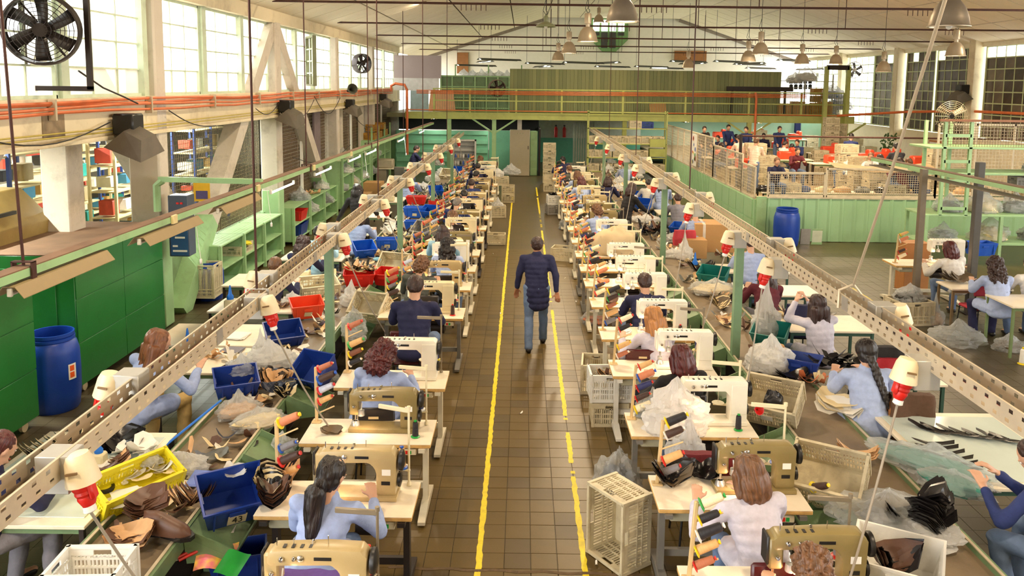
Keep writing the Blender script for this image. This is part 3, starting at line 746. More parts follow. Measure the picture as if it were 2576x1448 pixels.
# ================================================================ CONTAINERS
def crate_mesh(Lx=.52, Ly=.36, H=.29, slots=True):
    """slotted plastic crate: four slatted sides, grid floor, rim, hand holes; open top"""
    b = MB(); t = .012; tp = .012
    b.bb(-Lx / 2, Lx / 2, -Ly / 2, Ly / 2, 0, .008)
    def side(L_, T):
        s = MB(); s.T = T
        s.bb(-L_ / 2, L_ / 2, -t / 2, t / 2, 0, .045); s.bb(-L_ / 2, L_ / 2, -t, t, H - .022, H)
        # hand hole band
        s.bb(-L_ / 2, -.06, -t / 2, t / 2, H - .075, H - .02); s.bb(.06, L_ / 2, -t / 2, t / 2, H - .075, H - .02); s.bb(-.06, .06, -t / 2, t / 2, H - .032, H - .02); s.bb(-.07, .07, -t / 2, t / 2, H - .085, H - .072)
        n = int(L_ / .026)
        for i in range(n + 1):
            x = -L_ / 2 + i * L_ / n; w = .011 if i % 4 else .022
            s.bb(x - w / 2, x + w / 2, -t / 2, t / 2, .04, H - .07)
        for z in (.105, .165): s.bb(-L_ / 2, L_ / 2, -t / 2 - .003, t / 2 + .003, z - .007, z + .007)
        return s
    for L_, d, a in ((Lx, Ly / 2, 0), (Lx, Ly / 2, PI), (Ly, Lx / 2, PI / 2), (Ly, Lx / 2, -PI / 2)):
        s = side(L_, Matrix.Rotation(a, 4, 'Z') @ Matrix.Translation((0, -d, 0))); b.v, n0 = b.v + s.v, len(b.v); b.f += [tuple(i + n0 for i in f) for f in s.f]
    for sx in (-1, 1):
        for sy in (-1, 1): b.bb(sx * Lx / 2 - .015, sx * Lx / 2 + .015, sy * Ly / 2 - .015, sy * Ly / 2 + .015, 0, H)
    return b
CR = {'cream': M('cream_crate_plastic', (212, 200, 168), .5, var=.06, sc=4, dirt=.5, dcol=(130, 110, 80), dsc=6), 'white': M('white_crate_plastic', (232, 230, 222), .45, var=.03, dirt=.25, dcol=(160, 150, 130), dsc=6),
      'grey': M('grey_crate_plastic', (150, 146, 140), .5, var=.06, dirt=.4, dcol=(90, 84, 74), dsc=6), 'yellow': M('yellow_crate_plastic', (226, 210, 30), .45, var=.05), 'amber': M('amber_crate_plastic', (176, 128, 46), .5, var=.1, dirt=.3),
      'red': RED, 'blue': M('navy_bin_plastic', (28, 58, 140), .35, var=.06, dirt=.2, dcol=(70, 90, 140), dsc=5), 'lblue': M('light_blue_plastic', (120, 140, 214), .3, var=.03), 'teal': M('teal_bin_plastic', (20, 112, 104), .4, var=.06),
      'royal': M('royal_blue_plastic', (20, 84, 190), .35, var=.05, dirt=.2, dcol=(90, 140, 200), dsc=5), 'orange': M('orange_red_plastic', (224, 74, 42), .35, var=.05)}
def crate(label, x, y, z=0, rot=0, col='cream', size=(.52, .36, .29), group=None, cat='crate', paper=False):
    me = proto(('crate', size), lambda: crate_mesh(*size).mesh('crate', CR['cream'], smooth=False))
    o = link('crate', me, None, (x, y, z), rot, mat=CR[col]); tag(o, label, cat, group)
    if paper: link('label_card', MB().bb(-.06, .06, -size[1] / 2 - .014, -size[1] / 2 - .012, .1, .17).mesh('label_card', PAPER, smooth=False), o)
    return o
def bin_mesh(Lx=.44, Ly=.30, H=.22, tp=.82, lowf=1.0):
    """tapered open storage bin with thick rim and a recessed grip"""
    b = MB(); t = .008
    def ring(s, z, ins=0): return [(-Lx / 2 * s + ins, -Ly / 2 * s + ins, z), (Lx / 2 * s - ins, -Ly / 2 * s + ins, z), (Lx / 2 * s - ins, Ly / 2 * s - ins, z), (-Lx / 2 * s + ins, Ly / 2 * s - ins, z)]
    rings = [ring(tp, 0), ring(1, H - .02), ring(1.03, H - .02), ring(1.03, H), ring(1, H, t), ring(tp, .01, t)]
    vs = [p for r in rings for p in r]; fs = [(3, 2, 1, 0)]
    for i in range(5):
        for k in range(4): fs.append((i * 4 + k, i * 4 + (k + 1) % 4, (i + 1) * 4 + (k + 1) % 4, (i + 1) * 4 + k))
    fs.append((20, 21, 22, 23)); b.add(vs, fs)
    for sx in (-1, 1): b.bb(sx * Lx * .46 - .006, sx * Lx * .46 + .006, -.05, .05, H - .09, H - .05)
    b.bb(-.06, .06, -Ly / 2 * .99 - .008, -Ly / 2 * .97, H - .085, H - .05)
    for k in (-.17, .17): b.bb(k * Lx * 2 - .006, k * Lx * 2 + .006, -Ly / 2 - .004, -Ly / 2 * .93, .03, H - .02)
    return b
def bin_(label, x, y, z, rot=0, tiltx=0, tilty=0, col='blue', size=(.44, .30, .22), card=True, fill=None, group=None):
    me = proto(('bin', size), lambda: bin_mesh(*size).mesh('storage_bin', CR['blue'], smooth=False))
    o = link('storage_bin', me, None, (x, y, z), None, mat=CR[col]); o.rotation_euler = Euler((tiltx, tilty, rot), 'XYZ')
    tag(o, label, 'bin', group)
    if card:
        L_ = size
        cb = MB(); yb = -L_[1] / 2 * .93 - .002
        cb.add([(-.06, yb + .006, .05), (.055, yb + .006, .045), (.06, yb - .006, .115), (-.05, yb - .005, .12)], [(0, 1, 2, 3)])
        link('paper_label', cb.mesh('paper_label', M('yellowed_label', (214, 200, 160), .7, var=.2, sc=30), smooth=False), o)
    return o
def rolls(n, w):  # loose filler inside containers
    pass

# ================================================================ PLASTIC BAGS, LEATHER, PAPER
def blob(seed, r=(.2, .16, .14), nu=44, nv=26, crump=.16, knot=0, flat=.35):
    b = MB(); rs = random.Random(seed); off = Vector((rs.random() * 50, rs.random() * 50, 0))
    def fn(u, v):
        a = 2 * PI * u; t = PI * v
        d = Vector((math.sin(t) * math.cos(a), math.sin(t) * math.sin(a), math.cos(t)))
        p = d * 1.7 + off
        n1 = noise.noise(p) * .8 + noise.noise(p * 2.3) * .5 + abs(noise.noise(p * 4.7)) * .6 - abs(noise.noise(p * 9)) * .55
        k = 1 + n1 * crump * 2
        q = Vector((d.x * r[0] * k, d.y * r[1] * k, d.z * r[2] * k))
        if q.z < -r[2] * flat: q.z = -r[2] * flat + (q.z + r[2] * flat) * .06
        q.z += r[2] * flat
        if knot and v < .16:
            w = 1 - v / .16; q.x *= 1 - .72 * w * (1 if v > .05 else .6); q.y *= 1 - .72 * w * (1 if v > .05 else .6); q.z += knot * w * r[2]
        return tuple(q)
    return b.grid(fn, nu, nv)
def bag(label, x, y, z, rot=0, size=1, seed=1, kind='clear', r=(.2, .16, .14), knot=.6, fill=None, group=None, tilt=0):
    """thin plastic bag, crumpled, with its contents as an inner body"""
    me = proto(('bag', seed % 7, r, knot), lambda: blob(seed % 7, r, knot=knot).mesh('plastic_bag', FILM, ang=16))
    o = link('plastic_bag', me, None, (x, y, z), scl=size, mat={'clear': FILM, 'milky': FILM_W}.get(kind, FILM)); o.rotation_euler = (tilt, 0, rot)
    tag(o, label, 'plastic bag', group)
    if fill:
        m2 = proto(('fill', seed % 5, r), lambda: blob(seed % 5 + 20, (r[0] * .82, r[1] * .82, r[2] * .7), 18, 10, crump=.22).mesh('contents', None, ang=30))
        link('contents', m2, o, (0, 0, .006), mat=fill)
    return o
UPPER = [(-.10, -.045), (-.06, -.07), (.0, -.06), (.05, -.03), (.10, -.05), (.12, -.02), (.085, .03), (.03, .045), (-.02, .035), (-.05, .075), (-.085, .07), (-.11, .02)]
VAMP = [(-.11, -.02), (-.09, -.055), (-.04, -.05), (-.01, -.025), (.04, -.03), (.09, -.06), (.115, -.02), (.08, .03), (.03, .06), (-.03, .06), (-.08, .035)]
STRIP = [(-.14, -.02), (-.05, -.028), (.04, -.02), (.13, -.035), (.15, .0), (.08, .014), (-.02, .02), (-.12, .03), (-.15, .01)]
SOLE = [(-.13, -.03), (-.08, -.042), (-.02, -.03), (.05, -.04), (.1, -.045), (.14, -.02), (.14, .015), (.1, .045), (.04, .045), (-.03, .03), (-.09, .035), (-.135, .02)]
def sheet(poly, bend=1.2, t=.002, axis=0):
    b = MB(); n = len(poly); 
    cx = sum(p[0] for p in poly) / n; cy = sum(p[1] for p in poly) / n
    def zf(x, y): return bend * ((x if axis == 0 else y) ** 2) * 3 + .25 * bend * x * y * 4
    ring2 = [((p[0] - cx) * .5 + cx, (p[1] - cy) * .5 + cy) for p in poly]
    vs = [(p[0], p[1], zf(*p)) for p in poly] + [(p[0], p[1], zf(*p)) for p in ring2] + [(cx, cy, zf(cx, cy))]
    m = len(vs); vs = vs + [(a, b_, c - t) for a, b_, c in vs]
    fs = []
    for i in range(n):
        j = (i + 1) % n
        fs += [(i, j, n + j, n + i), (n + i, n + j, 2 * n), (m + j, m + i, m + n + i, m + n + j), (m + n + j, m + n + i, m + 2 * n), (j, i, m + i, m + j)]
    return b.add(vs, fs)
LEA = {'black': M('black_leather', (30, 28, 30), .24, var=.2, sc=20), 'brown': M('brown_leather', (92, 62, 46), .45, var=.2, sc=14), 'tan': M('tan_leather', (208, 166, 120), .6, var=.12, sc=14), 'grey': M('grey_leather', (110, 112, 108), .5, var=.12), 'olive': M('olive_brown_leather', (96, 80, 58), .5, var=.15),
       'white': M('white_lining', (232, 228, 218), .7, var=.05), 'navy': M('dark_blue_leather', (52, 58, 78), .4, var=.15), 'orange': M('orange_leather', (214, 128, 84), .55, var=.1), 'cream': M('cream_lining', (226, 206, 160), .7, var=.06)}
def pile(label, x, y, z, rot=0, n=8, col='black', poly=UPPER, size=1, fan=.12, lean=0, mix=None, step=.006, cat='leather pieces', bend=1.2, group=None, name='leather_pile', jit=.012):
    root = thing(name, label, cat, (x, y, z), rot, group)
    me = proto(('sheet', id(poly), bend), lambda: sheet(poly, bend).mesh('leather_piece', LEA['black'], ang=60))
    for i in range(n):
        c = col if not mix or i % 2 else mix
        o = link('leather_piece', me, root, (rnd(-jit, jit) + lean * i * .008, rnd(-jit, jit) + fan * i * .05, .003 + i * step), mat=LEA[c], scl=size)
        o.rotation_euler = (rnd(-.06, .06) + fan * 1.2 * (i / max(1, n)) * 3, rnd(-.08, .08), rnd(-.15, .15) + (i - n / 2) * fan * .25)
    return root
def scatter(label, x, y, z, rx, ry, n, cols, polys, rot=0, size=1, cat='leather pieces', group=None, h=.03, name='leather_scraps'):
    """heap of loose pieces lying over one another, each piece its own part"""
    root = thing(name, label, cat, (x, y, z), rot, group)
    for i in range(n):
        pl = random.choice(polys); bd = random.choice((.6, 2.0))
        me = proto(('sheet', id(pl), bd), lambda: sheet(pl, bd).mesh('leather_piece', LEA['black'], ang=60))
        a, q = rnd(0, 2 * PI), math.sqrt(random.random())
        o = link('leather_piece', me, root, (math.cos(a) * q * rx, math.sin(a) * q * ry, .004 + h * (1 - q) * random.random() + .004 * (i % 5)), mat=LEA[random.choice(cols)], scl=size * rnd(.7, 1.1))
        o.rotation_euler = (rnd(-.25, .25), rnd(-.25, .25), rnd(0, 6.28))
    return root
def papers(label, x, y, z, n=3, rot=0, w=.21, h=.29, mat=None, cat='paper', name='paper_sheets'):
    root = thing(name, label, cat, (x, y, z), rot)
    me = proto(('paper', w, h), lambda: MB().box(0, 0, 0, w, h, .0015).mesh('sheet', PAPER, smooth=False))
    for i in range(n): link('sheet', me, root, (rnd(-.02, .02), rnd(-.02, .02), .001 + i * .002), rot=rnd(-.3, .3), mat=mat)
    return root

# ================================================================ THREAD
THC = {'black': (30, 28, 34), 'brown': (120, 72, 48), 'rust': (174, 104, 74), 'tan': (216, 170, 110), 'cream': (240, 224, 186), 'white': (236, 234, 226), 'navy': (40, 44, 92), 'orange': (204, 126, 88), 'grey': (120, 118, 124), 'dark brown': (66, 44, 36), 'silver': (190, 196, 214), 'gold': (216, 168, 84)}
THM = {k: M('thread_' + k.replace(' ', '_'), v, .6, var=.08, sc=80, stretch=(.1, .1, 1), bump=.3) for k, v in THC.items()}
CONE = {'red': RED, 'yellow': M('yellow_plastic', (236, 210, 20), .35, var=.04), 'blue': CR['royal'], 'green': M('green_plastic', (40, 160, 70), .35, var=.04), 'white': M('white_plastic', (236, 234, 228), .35, var=.02)}
def spool(label, x, y, z, rot=(0, 0, 0), thr='black', base='red', s=1, group=None, parent=None):
    a = proto('spool_thread', lambda: MB().lathe([(.012, .012), (.030, .014), (.029, .05), (.026, .13), (.022, .142), (.01, .145)], 12).mesh('thread', THM['black']))
    c = proto('spool_base', lambda: MB().lathe([(.006, 0), (.044, 0), (.044, .004), (.024, .014), (.008, .016), (.008, .150), (.015, .152), (.015, .160), (.006, .162)], 12).mesh('spool_core', RED))
    o = link('thread_spool', a, None, (x, y, z), rot, scl=s, mat=THM[thr]); tag(o, label, 'thread spool', group)
    link('spool_core', c, o, mat=CONE[base])
    return o

# ================================================================ SEWING EQUIPMENT
MACH = {'beige': M('beige_enamel', (184, 162, 116), .3, var=.08, sc=5, dirt=.35, dcol=(120, 92, 50), dsc=4), 'cream': M('cream_enamel', (226, 212, 172), .3, var=.05, sc=5, dirt=.25, dcol=(170, 140, 90), dsc=4), 'white': M('white_enamel', (236, 232, 216), .28, var=.03, dirt=.08),
        'olive': M('olive_gold_enamel', (138, 122, 78), .3, var=.1, sc=5, dirt=.35, dcol=(84, 66, 36), dsc=4)}
CHROME = M('chrome', (210, 208, 204), .18, metal=1, var=.03)
BULB = M('lamp_bulb', (255, 214, 150), .4, emit=26)
def machine_parts(kind):
    """post-bed sewing machine head: needle at x=0, pillar to the right; origin on the table"""
    mod = kind == 'modern'; H = .45 if mod else .405; W = .56; d = .075 if mod else .07
    out = []
    arm = .108 if mod else .115; pil = .17
    prof = [(-.02, H - arm), (.02, H - arm - .0), (W - pil - .05, H - arm), (W - pil, H - arm - .05), (W - pil, .03), (W, .03), (W, H - .02), (W - .03, H), (-.06, H), (-.08, H - .02), (-.08, H - arm)]
    if not mod: prof = [(-.04, H - arm), (W - pil - .06, H - arm + .01), (W - pil - .015, H - arm - .03), (W - pil, H - arm - .08), (W - pil, .03), (W - .01, .03), (W, H - .05), (W - .04, H), (.3, H + .005), (-.04, H - .01), (-.08, H - .04), (-.08, H - arm - .0)]
    b = MB().extr(prof, -d, d); out.append(('housing', b.mesh('housing', None, bevel=.03 if not mod else .010), 'BODY'))
    b = MB().bb(-.10, W, -.10, .10, 0, .035); out.append(('bed', b.mesh('bed', None, bevel=.004), 'BODY'))
    b = MB().cbox(-.05, 0, H - .14, .10, .13, .22, .015); sub = [('needle_bar', MB().tube([(-.05, 0, H - .24), (-.05, 0, H - .335)], .008, 8).tube([(-.035, .03, H - .24), (-.035, .03, H - .34)], .006, 6).mesh('needle_bar', CHROME), None)]
    b2 = MB().cbox(-.105, 0, H - .12, .02, .12, .20, .008); sub.append(('face_plate', b2.mesh('face_plate', BLACK if not mod else MACH['white']), None))
    out.append(('head_block', b.mesh('head_block', None), 'BODY', sub))
    b = MB().lathe([(.045, .0), (.04, .03), (.026, .05), (.022, H - .36)], 10, at=(-.05, 0, .03)).cbox(-.05, 0, H - .345, .05, .07, .03, .006); out.append(('post_bed', b.mesh('post_bed', STEEL), None))
    b = MB(); R = Matrix.Rotation(PI / 2, 3, 'Y')
    b.lathe([(.02, 0), (.075, 0), (.082, .012), (.082, .03), (.06, .038), (.03, .045)], 18, at=(W + .01, 0, H - .10), R=R)
    b.lathe([(.02, 0), (.055, 0), (.058, .02), (.02, .03)], 14, at=(W + .0, 0, .14), R=R); out.append(('handwheel', b.mesh('handwheel', BLACK), None))
    b = MB(); Ry = Matrix.Rotation(PI / 2, 3, 'X')
    for x, z, r in ((.02, H - .06, .018), (.10, H - .055, .014), (-.045, H - .16, .016)): b.lathe([(.004, -.002), (r, 0), (r, .01), (r * .5, .022)], 12, at=(x, -d - .0, z), R=Ry)
    b.lathe([(.006, 0), (.022, 0), (.022, .006), (.014, .012)], 14, at=(.14, -d, H - .055), R=Ry)
    out.append(('tension_dials', b.mesh('tension_dials', CHROME), None))
    b = MB().tube([(-.02, -.02, H), (-.02, -.02, H + .05)], .004, 6).tube([(.08, 0, H), (.08, 0, H + .035), (.09, 0, H + .04)], .003, 5).tube([(.30, 0, H), (.30, 0, H + .06)], .0035, 5)
    b.lathe([(.012, 0), (.012, .018), (.004, .022)], 8, at=(.2, .02, H)); out.append(('thread_guides', b.mesh('thread_guides', CHROME), None))
    b = MB().cbox(.28 if not mod else .2, -d - .001, H - .055, .11, .004, .022, .001); out.append(('name_plate', b.mesh('name_plate', BLACK), None))
    b = MB().bb(W - .12, W - .05, -d - .003, -d - .001, H - .20, H - .15); out.append(('sticker', b.mesh('sticker', PAPER, smooth=False), None))
    b = MB().bb(W - .125, W - .055, -d - .003, -d - .001, H - .28, H - .25)
    out.append(('control_panel', b.mesh('control_panel', BLACK, smooth=False), None))
    if mod:
        b = MB().bb(W - .11, W - .075, -d - .004, -d - .002, H - .235, H - .215); out.append(('warning_sticker', b.mesh('warning_sticker', M('yellow_sticker', (220, 224, 40), .5), smooth=False), None))
        out.append(('cover_panel', MB().cbox(W - .085, -d - .004, H - .19, .155, .012, .30, .004).mesh('cover_panel', None), 'BODY'))
    b = MB()
    for k in range(6): b.bb(.02 + k * .055, .04 + k * .055, -.04, .0, H - .002, H + .002)
    out.append(('oil_ports', b.mesh('oil_ports', BLACK, smooth=False), None))
    # work lamp under the arm
    lb = MB().lathe([(.008, .03), (.03, .02), (.034, -.03), (.028, -.03), (.02, .01)], 12, at=(.03, -.10, H - .20), close=False)
    out.append(('work_lamp', lb.tube([(.03, -.07, H - .12), (.03, -.10, H - .17)], .006, 5).mesh('work_lamp', STEEL), None, [('bulb', ell(MB(), (.03, -.10, H - .215), (.018, .018, .018), None, 8, 6).mesh('bulb', BULB), None)]))
    return out, H, W
def machine(label, x, y, z, kind='old', col='beige', rot=0, lamp=0, group='industrial sewing machines', scl=1):
    parts, H, W = proto(('mach', kind), lambda: machine_parts(kind))
    root = thing('sewing_machine', label, 'sewing machine', (x, y, z), rot, None, scl=scl)
    root['group'] = group
    for p in parts:
        o = link(p[0], p[1], root, mat=MACH[col] if p[2] == 'BODY' else None)
        if len(p) > 3:
            for q in p[3]: link(q[0], q[1], o)
    if lamp:
        l = bpy.data.lights.new('work_light', 'POINT'); l.energy = lamp; l.color = (1, .62, .36); l.shadow_soft_size = .03
        lo = bpy.data.objects.new('work_light', l); C.objects.link(lo); lo.parent = root; lo.location = (.03, -.14, H - .26)
    return root
LAM = M('white_laminate', (240, 228, 204), .35, var=.03, sc=3, dirt=.18, dcol=(200, 160, 100), dsc=5); EDGE = M('worn_beech_edge', (206, 164, 98), .5, var=.15, sc=14, dirt=.4, dcol=(120, 80, 40), dsc=9)
TLEG = {'cream': M('cream_leg', (222, 214, 190), .45, var=.04, dirt=.2), 'black': M('black_leg', (40, 32, 30), .5, var=.1), 'grey': M('grey_leg', (120, 116, 108), .5, var=.08), 'white': WHITE}
def table_parts(w, d, wl_):
    """origin: middle of the front edge at floor level; top at .78"""
    o = []; h = .78
    t = [('tabletop', MB().cbox(0, d / 2, h - .003, w, d, .006, .002).mesh('tabletop', LAM, smooth=False), None, [('edge_band', MB().cbox(0, d / 2, h - .0225, w, d, .033, .006).mesh('edge_band', EDGE, smooth=False), None)])]
    for s in (-1, 1):
        x = s * (w / 2 - .08)
        b = MB().bb(x - .025, x + .025, d * .55 - .04, d * .55 + .04, .08, h - .04).bb(x - .03, x + .03, -.02, d + .02, h - .075, h - .04)
        b.extr([(-.06, .02), (d + .10, .02), (d + .10, .05), (d * .55 + .08, .1), (d * .55 - .08, .1), (-.06, .05)], x - .035, x + .035, plane='yz')
        t.append(('leg', b.mesh('leg', None, smooth=False), 'LEG'))
    t.append(('stretcher', MB().bb(-w / 2 + .1, w / 2 - .1, d * .6, d * .6 + .04, .18, .24).mesh('stretcher', None, smooth=False), 'LEG'))
    t.append(('drawer', MB().cbox(-w / 2 + .22, .16, h - .09, .24, .22, .09, .01).mesh('drawer', M('grey_green_plastic', (170, 166, 140), .5)), None))
    t.append(('motor', MB().lathe([(.02, 0), (.08, .01), (.085, .2), (.03, .22)], 14, at=(.12, .28, h - .22), R=Matrix.Rotation(PI / 2, 3, 'Y')).bb(.08, .3, .2, .36, h - .14, h - .04).mesh('motor', DARK), None))
    sb = MB().cbox(w / 2 - .2, .05, h - .085, .13, .06, .06, .006)
    t.append(('switch_box', sb.mesh('switch_box', M('switch_cream', (220, 208, 176), .5)), None, [('switch_button', MB().bb(w / 2 - .24, w / 2 - .215, .012, .02, h - .1, h - .07).mesh('switch_button', RED, smooth=False), None), ('switch_button', MB().bb(w / 2 - .205, w / 2 - .18, .012, .02, h - .1, h - .07).mesh('switch_button', CONE['green'], smooth=False), None)]))
    t.append(('treadle', MB().box(.02, .12, .12, .34, .24, .015, Matrix.Rotation(.25, 3, 'X')).mesh('treadle', DARK, smooth=False), None))
    return t
def sew_table(label, x, y, leg='cream', w=1.22, d=.56, rot=0):
    parts = proto(('table', w, d), lambda: table_parts(w, d, 0)); SURF.append((x - w / 2, x + w / 2, y, y + d, .782))
    root = thing('sewing_table', label, 'sewing table', (x, y, 0), rot)
    for p in parts:
        o = link(p[0], p[1], root, mat=TLEG[leg] if p[2] == 'LEG' else None)
        if len(p) > 3:
            for q in p[3]: link(q[0], q[1], o)
    return root
STANDW = M('ivory_stand', (226, 214, 178), .45, var=.05, dirt=.2)
def peg_rack(label, x, y, z, n=5, h=.56, lean=.05, rot=0):
    root = thing('spool_rack', label, 'spool rack', (x, y, z), (0, lean, rot))
    link('upright', proto(('upright', h), lambda: MB().cbox(0, 0, h / 2, .028, .028, h, .004).mesh('upright', WOOD)), root)
    link('foot', proto('rackfoot', lambda: MB().cbox(0, 0, .008, .09, .07, .014, .003).mesh('foot', WOOD)), root)
    pg = proto('peg', lambda: MB().tube([(0, 0, 0), (.17, -.02, .085)], .007, 6).mesh('peg', WOOD))
    for k in range(n): link('peg', pg, root, (.01, 0, .09 + k * (h - .12) / (n - 1)))
    return root
def rack_spots(x, y, z, n=5, h=.56, lean=.05):
    """world positions along the pegs"""
    for k in range(n):
        p = Vector((.03, -.002, .10 + k * (h - .12) / (n - 1))); R = Euler((0, lean, 0)).to_matrix(); yield Vector((x, y, z)) + R @ p
def thread_stand(label, x, y, z, h=.62, arm=.26, rot=0, discs=2, low=.16, mat=None):
    """pole clamped to the table with a guide arm at the top and spool plates below"""
    root = thing('thread_stand', label, 'thread stand', (x, y, z), rot); m = mat or STANDW
    link('pole', proto(('tpole', h), lambda: MB().tube([(0, 0, -.03), (0, 0, h)], .010, 8).lathe([(.02, 0), (.02, .02), (.012, .03)], 8).lathe([(.016, h - .01), (.016, h + .02)], 8).mesh('pole', STANDW)), root, mat=m)
    link('guide_arm', proto(('garm', h, arm), lambda: MB().cbox(-arm / 2, 0, h - .02, arm, .022, .035, .004).mesh('guide_arm', STANDW)), root, mat=m)
    link('plate_arm', proto(('parm', low), lambda: MB().cbox(-.12, 0, low - .012, .26, .02, .02, .003).mesh('plate_arm', STANDW)), root, mat=m)
    for k in range(discs):
        o = link('spool_plate', proto(('disc', low), lambda: MB().lathe([(.01, low), (.06, low), (.062, low + .006), (.01, low + .008)], 16).tube([(0, 0, low), (0, 0, low + .12)], .0025, 4).mesh('spool_plate', M('plate_cream', (214, 206, 180), .45))), root, (-.06 - k * .14, 0, 0))
    return root
CH = {'maroon': M('maroon_vinyl', (72, 22, 26), .3, var=.15, sc=6), 'black': M('black_vinyl', (28, 24, 26), .4, var=.1), 'purple': cloth('purple', (112, 84, 168)), 'navy': CLO['navy'], 'red': M('red_fabric', (190, 60, 72), .8), 'wood': M('plywood_back', (186, 124, 70), .45, var=.12, sc=8, stretch=(1, 1, 5))}
def chair(label, x, y, rot=0, col='maroon', group=None):
    root = thing('work_chair', label, 'chair', (x, y, 0), rot, group)
    link('seat', proto('seat', lambda: MB().cbox(0, .02, .455, .40, .38, .05, .02).mesh('seat', CH['maroon'])), root, mat=CH[col])
    link('backrest', proto('backrest', lambda: MB().cbox(0, -.2, .80, .42, .04, .22, .018).mesh('backrest', CH['maroon'])), root, mat=CH[col])
    link('label_strip', proto('lstrip', lambda: MB().bb(-.05, .05, -.2225, -.221, .80, .825).mesh('label_strip', M('label_beige', (206, 186, 140), .6), smooth=False)), root)
    fr = proto('chframe', lambda: MB().tube([(-.17, -.17, .43), (-.17, -.2, .9 - .1)], .011, 6).tube([(.17, -.17, .43), (.17, -.2, .8)], .011, 6).tube([(-.17, -.17, .43), (.17, -.17, .43)], .011, 6).mesh('back_frame', BLACK)); link('back_frame', fr, root)
    for sx in (-1, 1):
        for sy in (-1, 1): link('leg', proto(('chleg', sx, sy), lambda: MB().tube([(sx * .17, .02 + sy * .17, .44), (sx * .2, .02 + sy * .2, 0)], .011, 6).mesh('leg', BLACK)), root)
    return root
def draped(label, x, y, z, w=.46, h=.5, mat=None, rot=0, name='draped_jacket', cat='jacket', seed=1, lining=None):
    """garment hung over a chair back: two hanging sides joined over the top, with folds"""
    b = MB(); off = seed * 7.3
    def fn(u, v):
        s = (v - .5) * 2; X_ = (u - .5) * w * (1 + .25 * abs(s)); zz = z_top - h * max(0, abs(s) - .12) / .88
        yy = (-1 if s < 0 else 1) * min(1, abs(s) / .12) * .045
        yy += .03 * noise.noise(Vector((X_ * 9 + off, zz * 3, s))) * (1 + abs(s)); X_ += .02 * noise.noise(Vector((zz * 8, off, u * 3)))
        return (X_, yy, zz)
    z_top = 0
    b.grid(fn, 16, 18); me = b.mesh(name, mat, ang=70)
    sol = bpy.data.objects.new('tmp', me)
    o = link(name, me, None, (x, y, z), rot); md = o.modifiers.new('t', 'SOLIDIFY'); md.thickness = .012; md.offset = 0
    bpy.data.objects.remove(sol)
    tag(o, label, cat)
    return o

# ================================================================ BARRELS, BOXES, LAMPS, SOCKETS
def barrel(label, x, y, z=0, r=.29, h=.95, lab=False, rot=0):
    prof = [(.02, 0), (r * .86, 0), (r * .93, .04), (r, h * .25), (r * 1.02, h * .5), (r, h * .75), (r * .9, h * .87), (r * .82, h * .9), (r * .86, h * .91), (r * .86, h * .94), (r * .8, h * .945), (r * .84, h * .96), (r * .84, h), (r * .78, h), (r * .78, h * .9), (r * .9, h * .8), (r * .9, .05), (.02, .04)]
    o = link('barrel', MB().lathe(prof, 28).mesh('barrel', M('blue_drum_plastic', (22, 64, 164), .38, var=.08, sc=4, dirt=.2, dcol=(60, 96, 170), dsc=3)), None, (x, y, z), rot); tag(o, label, 'barrel')
    if lab:
        a0 = -.9
        link('hazard_label', MB().grid(lambda u, v: ((r * 1.024) * math.cos(a0 + u * .35), (r * 1.024) * math.sin(a0 + u * .35), h * (.42 + .2 * v)), 6, 1).mesh('hazard_label', PAPER), o)
        link('hazard_square', MB().grid(lambda u, v: ((r * 1.03) * math.cos(a0 + .06 + u * .2), (r * 1.03) * math.sin(a0 + .06 + u * .2), h * (.53 + .07 * v)), 6, 1).mesh('hazard_square', M('hazard_orange', (236, 96, 34), .5)), o)
        link('hazard_square', MB().grid(lambda u, v: ((r * 1.03) * math.cos(a0 + .06 + u * .2), (r * 1.03) * math.sin(a0 + .06 + u * .2), h * (.445 + .07 * v)), 6, 1).mesh('hazard_square', M('hazard_orange', (236, 96, 34), .5)), o)
    return o
ALU = M('spun_aluminium', (184, 168, 144), .38, metal=.55, var=.05, dirt=.2, dcol=(110, 90, 66), dsc=4)
LGLOW = M('lit_reflector', (255, 236, 200), .4, emit=9)
ENAM = M('green_enamel_shade', (122, 126, 92), .4, var=.1)
